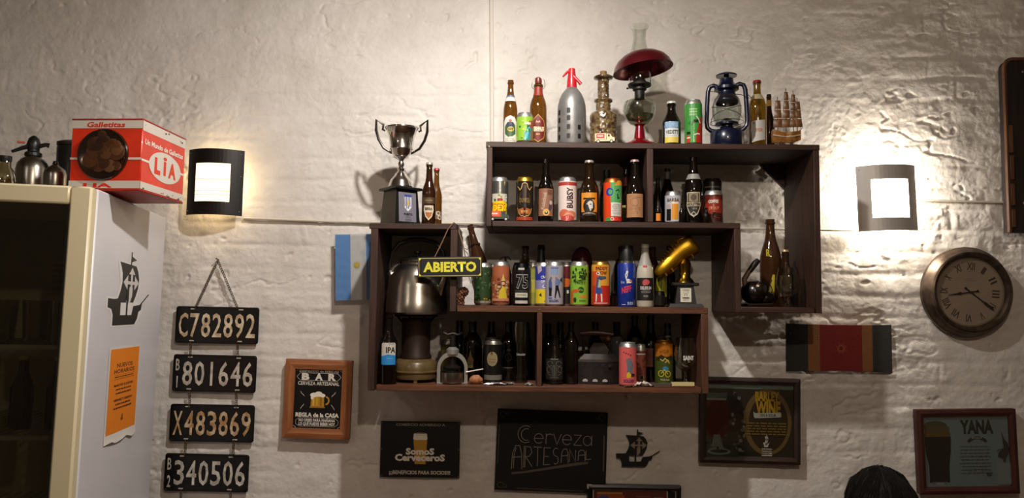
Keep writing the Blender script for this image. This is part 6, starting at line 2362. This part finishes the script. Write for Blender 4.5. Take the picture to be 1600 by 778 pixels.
# ABIERTO sign hanging from the tall box
D_ = FD + .022
c_ = P(703, 417, D_)
t = thing('hanging_sign', 'small black sign reading ABIERTO in yellow, hung on a cord from the tall box', 'sign', c_, (0, math.radians(-1.2), 0))
W, H = mm(101, D_), mm(32, D_)
MB().box(-W / 2000, W / 2000, -.0025, .0025, -H / 2000, H / 2000, bev=.0008).build('panel', t, M('171815', .5))
ye, pc = 'dfd53a', 'c9b26a'
x, y = W / 2 - 5, H / 2 - 5
it = [L_([(-x, -y), (x, -y), (x, y), (-x, y)], 1.8, pc, True)] + [G_([(sx * x, sy * y), (sx * (x - 8), sy * y), (sx * (x - 5), sy * (y - 5)), (sx * x, sy * (y - 8))], ye) for sx in (-1, 1) for sy in (-1, 1)] + \
     [T_('ABIERTO', 0, 0, 31, ye, W * .82, .04)]
flat(it, 'lettering', t, off=.0025)
cord = M('7a5a40', .8)
pk = P(712, 350, FD)
kx = [P(679, 402, D_), P(690, 380, FD + .015), P(700, 358, FD + .008), Vector((xat(709, FD, Z_LT), -FD - .002, Z_LT + .004)), Vector((xat(711, FD - .03, Z_LT), -FD + .05, Z_LT + .004)),
      Vector((xat(715.5, FD, Z_LT) + .002, -FD + .05, Z_LT - .004)), P(717, 362, FD - .03), P(724, 384, FD + .01), P(727, 402, D_)]
o = MB().tube([t.matrix_basis.inverted() @ v for v in kx], .0019, 6).build('cord', t, cord)

# ---- tall left box: kettle on a stove
G6 = 'things on the bottom shelf'
zt = Z_BB
p = place(649, .185, zt)
sv = thing('kerosene_stove', 'old tan enamelled stove with a dark chimney under the kettle', 'stove', p, (0, 0, face_cam(p.x, .185)), G6)
s = mpp(.185) * .93
zz = lambda py: zat(py, p.x, .185) - zt
tan = M('5c4a2c', .35, coat=.4, vary=.15, bscale=30)
for a in (0.0, 2.09, 4.19):
    MB().lathe([(0, 0), (.008, 0), (.008, .012), (0, .012)], 10, mat=Matrix.Translation((.06 * math.sin(a), -.06 * math.cos(a), 0))).build('foot', sv, M('b9a070', .5))
MB().lathe([(0, .011), (36 * s, .011), (37 * s, .016), (37 * s, zz(581)), (39 * s, zz(580)), (39 * s, zz(578.5)), (36 * s, zz(577.5)), (0, zz(577.5))], 48).build('tank', sv, tan)
MB().lathe([(35.5 * s, zz(578)), (35.5 * s, zz(567)), (33 * s, zz(564)), (27 * s, zz(560)), (0, zz(559))], 48).build('tank_top', sv, tan)
brn = M('2b1a12', .5, .4)
MB().lathe([(26 * s, zz(560)), (26 * s, zz(556)), (23.5 * s, zz(552)), (23.5 * s, zz(500)), (25 * s, zz(497)), (0, zz(497))], 40).build('chimney', sv, brn)
zk = zat(490.5, p.x, .185) - zt
mb = MB()
for k in range(4):
    a = k * PI / 2 + .4
    mb.tube([(.055 * math.sin(a), -.055 * math.cos(a), zz(503)), (.075 * math.sin(a), -.075 * math.cos(a), zk - .006)], .004, 6)
mb.tube([(.075 * math.sin(a), -.075 * math.cos(a), zk - .005) for a in [k * PI / 12 for k in range(24)]], .0045, 6, closed=True)
mb.build('pot_stand', sv, M('1a1512', .5, .6))

kt = thing('kettle', 'large dented aluminium kettle with a black arched handle', 'kettle', (p.x, p.y, zt + zk + .0006), (0, 0, face_cam(p.x, .185)), None)
al = M('b3aca0', .27, 1.0, bump=.12, bscale=22)
zz = lambda py: zat(py, p.x, .185) - zt - zk
s = mpp(.185) * .98
Rk = 48.5 * s
MB().lathe([(0, 0), (Rk * .95, 0), (Rk, .006), (Rk * 1.0, zz(474)), (Rk * .985, zz(472)), (Rk * .96, zz(450)), (Rk * .88, zz(432)), (Rk * .72, zz(418)), (Rk * .54, zz(411)), (0, zz(411))], 56).build('body', kt, al)
MB().lathe([(Rk * .56, zz(412)), (Rk * .58, zz(409)), (Rk * .55, zz(407)), (Rk * .42, zz(403)), (Rk * .2, zz(400.5)), (0, zz(400))], 48).build('lid', kt, al)
MB().lathe([(0, zz(401)), (.006, zz(401)), (.006, zz(398)), (.014, zz(396)), (.014, zz(392)), (0, zz(391))], 18).build('lid_knob', kt, M('12100f', .35))
hb_ = M('131110', .35)
MB().tube([(-43 * s, 0, zz(426)), (-44 * s, 0, zz(412)), (-40 * s, 0, zz(395)), (-30 * s, 0, zz(382)), (-12 * s, 0, zz(375)), (8 * s, 0, zz(374)), (28 * s, 0, zz(379)), (40 * s, 0, zz(392)), (44 * s, 0, zz(410)), (43 * s, 0, zz(426))],
          [.005, .006, .007, .008, .008, .008, .008, .007, .006, .005], 10).build('handle', kt, hb_)
for sx in (-1, 1):
    MB().tube([(sx * 43 * s, 0, zz(424)), (sx * 40 * s, -.006, zz(434)), (sx * 43 * s, -.008, zz(441))], [.006, .008, .005], 8).build('handle_lug', kt, al)
MB().tube([(36 * s, -.055, zz(458)), (41 * s, -.085, zz(442)), (44.5 * s, -.105, zz(426))], [.016, .012, .009], 12).build('spout', kt, al)


def a20(r, h):
    return [rrect(-26, .28 * h, 27, .69 * h * .86, 6, 'c9c2b6')], [G_([(-26, .29 * h), (-20, .28 * h), (27, .28 * h), (27, .41 * h), (12, .42 * h), (-2, .43 * h), (-26, .40 * h)], '2a86c8'), T_('IPA', 8, .49 * h, 19, '171310', 34, .03), R_(-2, .575 * h, 20, .582 * h, '2a2622'),
                                                           T_('PATAGON', 6, .37 * h, 4.5, '8ab8dc', 22)]


bottle('dark bottle with a white and blue label reading IPA', 606, .277, 491, 28, zt, 'steep', DARK, None, a20, group=G6)
# jar and dark bottles behind the press
t, _, _ = can('dull grey jar with a silver lid behind the arched press', 700, .125, 531, 24, zt, '4a4028', lambda r, h: [R_(-30, h * .35, 30, h * .75, '5f5230')],
              group=G6, rim='8a867e', name='storage_jar')
t['category'] = 'jar'
bottle('dark bottle behind the arched press handle', 717, .05, 501, 24, zt, 'longneck', DARK, None, None, group=G6)
bottle('black wine bottle with a small tan shield label beside the arched press', 737.5, .13, 502, 30, zt, 'wide', DARK, None,
       lambda r, h: ([G_([(-18, .22 * h), (2, .22 * h), (4, .36 * h), (-2, .42 * h), (-8, .50 * h), (-12, .42 * h), (-18, .36 * h)], '6d6030')], [E_(-7, .37 * h, 5, 5, '9a5a2a'), R_(-14, .27 * h, -2, .28 * h, '2a2418')]), group=G6)
bottle('brown bottle behind the can with the oval label', 767, .08, 502, 26, zt, 'slope', BROWN, None, None, neck=[(.62, .72, '4a443c')], group=G6)


def c20(r, h):
    return [E_(-3, h * .57, 19, 25, '8a7c5c', 26), O_(-3, h * .57, 19, 25, 1.4, 'a89a74'), E_(-5, h * .70, 4, 6, '6a4a20'), R_(-15, h * .555, 10, h * .565, '8a4a2a'), T_('STOUT', -3, h * .50, 5, '4a3c24', 22), R_(-14, h * .42, 9, h * .425, '6a5c40')]


t, Rr, H = can('black can with a tan oval label and grey base band', 770, .225, 531, 29, zt, '12100f', c20, group=G6, rim='8a867e')
wrap([R_(-40, H * 90, 40, H * 200, '6a675e')], 'base_band', t, Rr)
bottle('dark bottle with faint grey print beside the oval label can', 794, .14, 502, 26, zt, 'wide', DARK, None,
       lambda r, h: ([], [O_(0, .40 * h, 12, 14, 1.2, '4a4640'), T_('XX', 2, .52 * h, 7, '7a766c', 16), R_(-20, .22 * h, 20, .23 * h, '5a5650')]), group=G6)
p = place(813, .20, zt)
t = thing('beer_glass', 'tall slim clear beer glass with white lettering beside the shelf divider', 'glass', p, (0, 0, face_cam(p.x, .20)), G6)
s = mpp(.20)
zz = lambda py: zat(py, p.x, .20) - zt
MB().lathe([(0, .003), (10 * s, 0), (11 * s, .004), (9 * s, .03), (9.5 * s, zz(560)), (13 * s, zz(530)), (14 * s, zz(516)), (13 * s, zz(503)), (12.7 * s, zz(503)), (13.6 * s, zz(516)), (12.6 * s, zz(530)),
            (9 * s, zz(560)), (8.2 * s, .034), (0, .03)], 32).build('glass', t, thin_glass('e6e8e2', .02, .09))
wrap([T_('Schneider', 2, zz(553) * 1000, 8, 'a8a49a', 34, .02)], 'lettering', t, 11 * s, off=.001)
bottle('black bottle at the back beside the divider', 821, .075, 503, 25, zt, 'longneck', DARK, None, None, group=G6)

# arched press
p = place(706.5, .25, zt)
t = thing('fruit_press', 'grey metal arch press with a screw handle and a round steel cup', 'press', p, (0, 0, face_cam(p.x, .25)), G6)
s = mpp(.25)
gm = M('aaa69e', .45, .7)
outer = [(-23.5, 0), (-23.5, 24)] + [(23.5 * math.cos(a), 24 + 25 * math.sin(a)) for a in [PI - k * PI / 14 for k in range(1, 14)]] + [(23.5, 24), (23.5, 0)]
inner_ = [(18.5, 0), (18.5, 24)] + [(18.5 * math.cos(a), 24 + 18 * math.sin(a)) for a in [k * PI / 14 for k in range(1, 14)]] + [(-18.5, 24), (-18.5, 0)]
for a_, b_ in ((0, 1),):
    mb = MB()
    n_ = len(outer)
    vs_ = [(x * s, -.012, z * s) for x, z in outer] + [(x * s, -.012, z * s) for x, z in inner_[::-1]] + [(x * s, .012, z * s) for x, z in outer] + [(x * s, .012, z * s) for x, z in inner_[::-1]]
    fs = []
    for i in range(n_ - 1):
        fs += [(i, i + 1, n_ + i + 1, n_ + i), (2 * n_ + i, 3 * n_ + i, 3 * n_ + i + 1, 2 * n_ + i + 1), (i, 2 * n_ + i, 2 * n_ + i + 1, i + 1), (n_ + i, n_ + i + 1, 3 * n_ + i + 1, 3 * n_ + i)]
    for i in (0, n_ - 1):
        fs.append((i, n_ + i, 3 * n_ + i, 2 * n_ + i))
    mb.add(vs_, fs).build('arch', t, gm)
MB().box(-24 * s, 24 * s, -.018, .018, 0, .003, bev=.001).build('base', t, gm)
MB().lathe([(0, .003), (17 * s, .003), (17.5 * s, .006), (17.5 * s, 17 * s), (16.5 * s, 17.5 * s), (16.5 * s, 8 * s), (0, 7 * s)], 36).build('cup', t, M('9a968e', .3, 1.0))
dkp = M('2a2523', .45, .6)
MB().tube([(0, 0, 24 * s), (0, 0, 74 * s)], 4.5 * s, 12).build('screw', t, dkp)
MB().lathe([(0, 22 * s), (13 * s, 22 * s), (14 * s, 25 * s), (6 * s, 29 * s), (0, 29 * s)], 24).build('press_plate', t, dkp)
MB().tube([(-15 * s, 0, 78 * s), (-8 * s, 0, 75 * s), (0, 0, 77 * s), (8 * s, 0, 75 * s), (15 * s, 0, 78 * s)], [.006, .004, .007, .004, .006], 8).build('handle', t, dkp)
MB().lathe([(0, 45 * s), (10 * s, 45 * s), (10 * s, 52 * s), (5 * s, 56 * s), (0, 56 * s)], 16).build('collar', t, gm)
# stirring rod, stone
o = MB().tube([P(728, 581.5, .262), P(741, 579, .258), P(755, 576.5, .256)], [.0028, .0026, .0022], 8).build('metal_rod', None, M('b9b6ae', .35, .6))
tag(o, 'thin pale metal rod poking out through the arched press', 'rod')
p = place(743.5, .262, zt)
o = MB().ball((0, 0, .0155), .017, seg=14, sx=1.35, sy=1.0, sz=.92, disp=lambda q: .18 * mnoise.noise(q * 2.3) + .06 * mnoise.noise(q * 6)).build('stone', None, M('a8704a', .8, bump=.6, bscale=90, vary=.2), loc=p)
tag(o, 'small rough pinkish orange stone in front of the black wine bottle', 'stone', G6)


def crumple(label, px, d, w, hgt, seed, mat, name='crumpled_foil', rough=1.0):
    p = place(px, d, zt)
    n, vs_, fs = 9, [], []
    W_ = w * mpp(d)
    rn = random.Random(seed)
    for j in range(n):
        for i in range(n):
            f = (1 - (2 * i / (n - 1) - 1) ** 2) ** .5 if 0 < i < n - 1 else 0
            vs_.append(((i / (n - 1) - .5) * W_ + rn.uniform(-1, 1) * W_ * .03, (j / (n - 1) - .5) * .032 + rn.uniform(-1, 1) * .002, .0008 + hgt * rn.random() * rough * (.25 + .75 * f)))
    for j in range(n - 1):
        for i in range(n - 1):
            a = j * n + i
            fs += [(a, a + 1, a + n + 1), (a, a + n + 1, a + n)]
    o = MB().add(vs_, fs).build(name, None, mat, sharp=10, loc=p)
    return tag(o, label, 'foil', G6)


foil = M('b3b0b4', .3, .7)
crumple('strip of crumpled silver foil in front of the oval label can', 773, .285, 34, .008, 3, foil)
crumple('flattened bit of silver foil at the foot of the tall beer glass', 797, .262, 14, .007, 5, foil)
crumple('scrap of silver foil next to the divider', 827, .275, 14, .006, 8, foil)
crumple('crumpled white paper with sharp folds under the pink can', 1004, .285, 26, .018, 6, M('d2ccc2', .7), 'crumpled_paper')
crumple('flat brown paper scrap beside the folded white paper', 986, .295, 22, .006, 9, M('6a4a38', .8), 'paper_scrap')

# ---- bottom right compartment
def a21(r, h):
    q = [R_(-34, .10 * h, 34, .52 * h, '1a1815')]
    m_ = '57544a'
    pr = [R_(-14, .50 * h, 14, .525 * h, '6a675c'), G_([(-7, .16 * h), (7, .16 * h), (9, .34 * h), (4, .39 * h), (-4, .39 * h), (-9, .34 * h)], '45423a')]
    for sx in (-1, 1):
        pr += [L_(arc(sx * 16, .42 * h, 10, 9, 0, 320), 2.4, m_), L_(arc(sx * 20, .30 * h, 8, 10, 0, 300), 2.2, m_), L_([(sx * 12, .18 * h), (sx * 24, .22 * h), (sx * 28, .34 * h)], 2, m_), R_(sx * 4 - 1, .17 * h, sx * 4 + 1, .36 * h, '1a1815')]
    return q, pr + [L_([(-14, .14 * h), (14, .14 * h)], 2, m_)]


bottle('squat black bottle with an ornate grey crest label', 866, .225, 523, 32, zt, 'stubby', DARK, None, a21, group=G6)
bottle('black bottle with long neck behind the crest label bottle', 875, .115, 503, 24, zt, 'longneck', DARK, None, None, group=G6)
bottle('dark bottle tucked in the corner behind the crest label bottle', 856, .07, 505, 22, zt, 'slope', DARK, None, None, group=G6)
bottle('tall plain black bottle between the crest label bottle and the charcoal iron', 892, .225, 502, 23, zt, 'wide', DARK, None, None, group=G6)
bottle('thin dark bottle directly behind the charcoal iron', 930, .06, 503, 24, zt, 'slope', DARK, None, None, group=G6)
bottle('grey bottle with a dark blue cap behind the iron nose', 963.5, .085, 503, 25, zt, 'wide', bottle_glass('4a4a4c', .2), None, None, neck=[(.80, .995, '16202f')], group=G6)
bottle('tall dark bottle rising behind the pink can', 992, .06, 493, 24, zt, 'wide', bottle_glass('2a2420', .3), None, None, group=G6)
bottle('dark bottle with an orange brown label behind the small tin', 1017, .11, 492, 26, zt, 'longneck', DARK, None, lambda r, h: ([R_(-30, .22 * h, 30, .50 * h, '6a3a28')], [T_('PALE', 0, .40 * h, 12, '3a1e14', 36), R_(-30, .23 * h, 30, .25 * h, '8a4a34')]), group=G6)
bottle('dark bottle with a banded neck behind the orange and olive can', 1043.5, .10, 505, 24, zt, 'longneck', GREENISH, None, None, neck=[(.86, .89, '6a665c'), (.76, .79, '6a665c')], group=G6)

# charcoal iron
p = place(936, .20, zt)
t = thing('charcoal_iron', 'old dark charcoal iron with air holes and a wooden handle', 'iron', p, (0, 0, face_cam(p.x, .20)), G6)
s = mpp(.20)
im = M('2f2825', .5, .6, vary=.25, bscale=40)


def hull(z0, z1, k0, k1, name, mat):
    out = lambda k, z: [(x * s * k, y * k, z) for x, y in ((-32, -.040), (5, -.040), (20, -.030), (31, -.010), (33, 0), (31, .010), (20, .030), (5, .040), (-32, .040))]
    MB().loft([out(k0, z0), out(k1, z1)]).build(name, t, mat, sharp=25)


hull(.006, .008 + 30 * s, 1.0, 1.0, 'body', im)
hull(0, .006, 1.04, 1.04, 'sole_plate', M('3d3532', .4, .8))
hull(.008 + 30 * s, .008 + 34 * s, 1.03, .98, 'rim', im)
hull(.008 + 34 * s, .008 + 42 * s, .95, .70, 'lid', im)
for k in range(5):
    x = -26 + 10.5 * k
    MB().lathe([(0, 0), (2.6 * s, 0), (2.6 * s, .0012), (0, .0012)], 14, mat=Matrix.Translation((x * s, -.0395, .008 + 25 * s)) @ rx).build('air_hole', t, M('0a0908', .8))
for k in range(3):
    x = -21 + 15 * k
    sl = [(x - 4, 4), (x + 4, 4), (x + 3.4, 7), (x, 8.2), (x - 3.4, 7)]
    MB().prism([(a * s, b * s) for a, b in sl], -.0412, -.0395).build('slot', t, M('a8a49c', .5))
for x in (-24, 16):
    MB().tube([(x * s, 0, 40 * s), (x * s, 0, 74 * s)], [.007, .005], 8).build('handle_post', t, im)
MB().tube([(-29 * s, 0, 76 * s), (-14 * s, 0, 77.5 * s), (4 * s, 0, 77 * s), (22 * s, 0, 75 * s)], [.009, .011, .011, .009], 12).build('handle', t, M('3a1c12', .4))
MB().ball((14 * s, -.006, 68 * s), .011, seg=12).build('knob', t, M('5a3220', .35))
MB().prism([(-13 * s, 41 * s), (12 * s, 41 * s), (15 * s, 52 * s), (8 * s, 62 * s), (-9 * s, 62 * s), (-15 * s, 52 * s)], -.024, .024).build('chimney_block', t, im)
MB().ball((34 * s, -.01, 34 * s), .012, seg=10, sz=1.4).build('latch', t, im)


def c21(r, h):
    q = [G_([(-2, h * .28), (16, h * .30), (20, h * .50), (10, h * .66), (-6, h * .62), (-2, h * .44)], '6a6c74'), G_([(-4, h * .20), (10, h * .20), (12, h * .27), (4, h * .34), (-4, h * .30)], 'd8b02a'), G_([(12, h * .22), (28, h * .24), (24, h * .30), (12, h * .30)], '2c2426'),
         T_('GOLDEN', 4, h * .13, 9, '6a2a5a', 40, .05), R_(-20, h * .09, 26, h * .095, '8a3a5a')]
    return q + [E_(-14 + 8 * k, h * .78 - 3 * k, 3, 2.5, '8a2a3a', 8) for k in range(4)]


can('pink can with a grey animal picture and silver top', 981, .27, 535, 27.5, zt, 'd0605c', c21, group=G6)
can('small brown tin with round badge next to the pink can', 1001, .19, 538, 18, zt, '6a3428', lambda r, h: blobs(rnd_(51), 12, 20, h * .3, h * .8, 2, 5, ['8a4a38', '4a241c', 'a06a50']) + [E_(4, h * .16, 8, 9, '1c1614'), O_(4, h * .16, 8, 9, 1.5, '8a867c', 16), R_(-20, h * .74, 20, h * .77, '9a948a')], group=G6, neckh=.02)


def c22(r, h):
    q = [R_(-40, h * .64, 40, h - 10, 'a8641a'), R_(-40, 6, 40, h * .64, '3f4a1c'), G_([(-30, h * .60), (-10, h * .68), (10, h * .62), (30, h * .68), (34, h * .56), (-34, h * .54)], '2a2c14'), L_([(-14, h * .58), (-4, h * .54), (4, h * .60), (16, h * .52)], 3, 'c9b460'),
         L_([(4, h * .5), (14, h * .56), (20, h * .48)], 4, 'b8a04a'), E_(6, h * .36, 11, 9, '3a7a9a'), O_(-10, h * .25, 11, 12, 3, 'b8a83a', 18), O_(14, h * .24, 11, 12, 3, 'b8a83a', 18), L_([(-10, h * .25), (2, h * .34), (14, h * .24)], 2.6, 'b8a83a'), T_('PALE ALE', 4, h * .11, 6, 'b9b090', 30, .02),
         T_('HOP', 2, h * .76, 12, '8a4c12', 30, .02)]
    return q


can('orange and olive can with a bicycle picture', 1037.5, .195, 532, 28.5, zt, '3f4a1c', c22, group=G6, rim='a8742a')
goblet('clear stemmed goblet lettered SAINT beside the right end board', 1071, .235, zt, 35, 528, 580, 592, 30, text='SAINT', group=G6)
# spatula / knife
t = thing('table_knife', 'cream handled table knife lying flat in front of the SAINT goblet', 'knife', place(1051, .29, zt), (0, 0, .02), G6)
s = mpp(.29)
hd = [[(x * s, -w_, z) for w_, z in ((.008, .004), (.008, .016), (-.008, .016), (-.008, .004))] for x in (-2, 10, 22, 33)]
MB().loft(hd).build('handle', t, M('cdbd84', .5))
bl = [[(x * s, -w_, z) for w_, z in ((.009, .005), (.009, .012), (-.009, .012), (-.009, .005))] for x in (-33, -28, -10, -2)]
MB().loft(bl).build('blade', t, M('8a827c', .35, .8))
MB().box(-30 * s, 30 * s, -.012, .012, 0, .004, bev=.001).build('rest', t, M('5a3a26', .6))

# ------------------------------------------------------------------ person seated below the poster
hd_top = P(1379, 733, .80)
px_, py_ = hd_top.x, -.80
zt_h = hd_top.z
person = thing('person', 'person with short black hair seated below the Barley Wine poster, facing the wall', 'person', (px_, py_, 0), (0, 0, math.radians(-12)))


def skin_body(name, verts, edges, radii, root, mat):
    me = bpy.data.meshes.new(name)
    me.from_pydata(verts, edges, [])
    o = bpy.data.objects.new(name, me)
    COL.objects.link(o)
    md = o.modifiers.new('skin', 'SKIN')
    sv_ = me.skin_vertices[0].data
    for i, r in enumerate(radii):
        sv_[i].radius = r if isinstance(r, tuple) else (r, r)
        sv_[i].use_root = (i == root)
    o.modifiers.new('sub', 'SUBSURF').levels = 2
    o.modifiers['sub'].render_levels = 2
    me.materials.append(mat)
    for pgn in me.polygons:
        pgn.use_smooth = True
    md.use_smooth_shade = True
    o.parent = person
    return o


hz = zt_h - .115          # head centre
sh = zt_h - .30           # shoulder height
hip = .48
V = [(0, 0, hip), (0, .02, hip + .18), (0, .0, sh - .06), (0, -.01, sh), (0, .0, sh + .07), (0, .02, hz),
     (-.17, 0, sh - .02), (-.22, .04, sh - .27), (-.17, .26, sh - .30), (.17, 0, sh - .02), (.22, .04, sh - .27), (.17, .26, sh - .30),
     (-.10, .0, hip - .02), (-.13, .40, hip), (-.13, .36, .08), (-.13, .48, .04), (.10, 0, hip - .02), (.13, .40, hip), (.13, .36, .08), (.13, .48, .04)]
Ed = [(0, 1), (1, 2), (2, 3), (3, 4), (4, 5), (3, 6), (6, 7), (7, 8), (3, 9), (9, 10), (10, 11), (0, 12), (12, 13), (13, 14), (14, 15), (0, 16), (16, 17), (17, 18), (18, 19)]
Rd = [(.15, .11), (.14, .10), (.16, .10), (.10, .08), .055, .06, .065, .05, .034, .065, .05, .034, .085, .065, .045, .035, .085, .065, .045, .035]
skin_body('body', V, Ed, Rd, 0, M('23252b', .8))
skinm = M('9a6a50', .5)


def headshape(q):
    f = 0.0
    if q.y > .2:                       # face is towards +y (the wall)
        f += .05 * (q.y - .2) * (1 if q.z < .1 else -.4)
        f += .16 * max(0, 1 - ((q.x / .18) ** 2 + ((q.z + .18) / .25) ** 2)) * (q.y > .6)
    if q.z < -.4:
        f -= .10 * (-q.z - .4)
    return f


hb2 = MB().ball((0, .02, hz), .088, seg=32, sx=.86, sy=1.08, sz=1.28, disp=headshape)
for sx in (-1, 1):
    hb2.ball((sx * .077, .015, hz - .01), .026, seg=10, sx=.35, sy=.7, sz=1.15)
ho = hb2.build('head', person, skinm, sharp=180)
for sx in (-1, 1):
    MB().ball((sx * .030, .108, hz + .012), .011, seg=10).build('eye', ho, M('e0dcd4', .3))
MB().tube([(-.022, .112, hz - .055), (0, .117, hz - .056), (.022, .112, hz - .055)], .005, 6).build('mouth', ho, M('8a4a40', .5))
for sx in (-1, 1):
    hx = Vector((sx * .17, .28, sh - .30))
    hand_ = MB().ball(hx + Vector((0, .03, 0)), .042, seg=12, sx=.75, sy=1.1, sz=.4)
    for k in range(4):
        xx = -.027 + .018 * k
        ln = (.055, .065, .068, .055)[k]
        hand_.tube([hx + Vector((xx, .06, 0)), hx + Vector((xx, .06 + ln * .6, -.002)), hx + Vector((xx, .06 + ln, -.014))], [.0085, .008, .006], 8)
    hand_.tube([hx + Vector((-sx * .03, .02, 0)), hx + Vector((-sx * .048, .045, -.004)), hx + Vector((-sx * .05, .07, -.012))], [.010, .009, .007], 8)
    hand_.build('hand', person, skinm)


def hairshape(q):
    return .05 * mnoise.noise(q * 2.6) + .035 * mnoise.noise(Vector((q.x * 14, q.y * 14, q.z * 3)))


hm_ = bpy.data.materials.new('black_hair')
hm_.use_nodes = True
nt = hm_.node_tree
b_ = nt.nodes['Principled BSDF']
b_.inputs['Base Color'].default_value = (*hexc('120d0b'), 1)
b_.inputs['Roughness'].default_value = .75
b_.inputs['Specular IOR Level'].default_value = .25
tcn = nt.nodes.new('ShaderNodeTexCoord')
mpn = nt.nodes.new('ShaderNodeMapping')
mpn.inputs['Scale'].default_value = (1, 1, .08)
nzn = nt.nodes.new('ShaderNodeTexNoise')
nzn.inputs['Scale'].default_value = 380
bpn = nt.nodes.new('ShaderNodeBump')
bpn.inputs['Strength'].default_value = .8
bpn.inputs['Distance'].default_value = .003
nt.links.new(tcn.outputs['Object'], mpn.inputs['Vector'])
nt.links.new(mpn.outputs['Vector'], nzn.inputs['Vector'])
nt.links.new(nzn.outputs['Fac'], bpn.inputs['Height'])
nt.links.new(bpn.outputs['Normal'], b_.inputs['Normal'])
# hair: cap over crown, sides and back of the head, open at the face
vs_, fs = [], []
ns, nr = 48, 16
for i in range(nr + 1):
    for k in range(ns):
        a = 2 * PI * k / ns
        face = max(0.0, math.sin(a)) ** 2          # +y is the face side
        end = math.radians(128 - 62 * face)
        th = end * i / nr
        q = Vector((math.sin(th) * math.cos(a), math.sin(th) * math.sin(a), math.cos(th)))
        rr_ = .100 * (1 + hairshape(q))
        vs_.append((q.x * rr_ * .94, .015 + q.y * rr_ * 1.10, hz + q.z * rr_ * 1.17))
for i in range(nr):
    for k in range(ns):
        k2 = (k + 1) % ns
        fs.append((i * ns + k, (i + 1) * ns + k, (i + 1) * ns + k2, i * ns + k2))
hair = MB().add(vs_, fs).build('hair', person, hm_, sharp=180)
rn = random.Random(77)
st_ = MB()
for k in range(900):
    a = rn.uniform(0, 2 * PI)
    end = math.radians(128 - 62 * max(0.0, math.sin(a)) ** 2)
    t0 = rn.uniform(.0, .6) * end
    t1 = min(end * 1.04, t0 + rn.uniform(.25, .5) * end)
    lift, tw = rn.uniform(1.0, 1.035), rn.uniform(-.25, .25)
    pp = []
    for j in range(5):
        f = j / 4
        th, aa = t0 + (t1 - t0) * f, a + tw * f
        q = Vector((math.sin(th) * math.cos(aa), math.sin(th) * math.sin(aa), math.cos(th)))
        rr_ = .100 * (1 + hairshape(q)) * (1 + (lift - 1) * f)
        pp.append((q.x * rr_ * .94, .015 + q.y * rr_ * 1.10, hz + q.z * rr_ * 1.17))
    st_.tube(pp, [.0009, .0011, .001, .0008, .0003], 3, cap=False)
so = st_.build('hair_strands', hair, hm_)
so['kind'] = 'stuff'

# chair under the person
ch_ = thing('dining_chair', 'plain dark wooden chair under the seated person', 'chair', (px_, py_, 0), (0, 0, math.radians(-12)))
cwm = wood('2a1a10', '4a3020', 'z')
sz_ = hip - .125
MB().box(-.21, .21, -.19, .22, sz_ - .03, sz_, bev=.006).build('seat', ch_, cwm)
for x in (-.19, .19):
    MB().box(x - .018, x + .018, .17, .206, 0, sz_ - .03).build('leg', ch_, cwm)
    MB().box(x - .018, x + .018, -.235, -.199, 0, sz_ + .40, bev=.003).build('leg', ch_, cwm)
for z in (sz_ + .18, sz_ + .30):
    MB().box(-.172, .172, -.23, -.206, z, z + .06, bev=.003).build('back_slat', ch_, cwm)
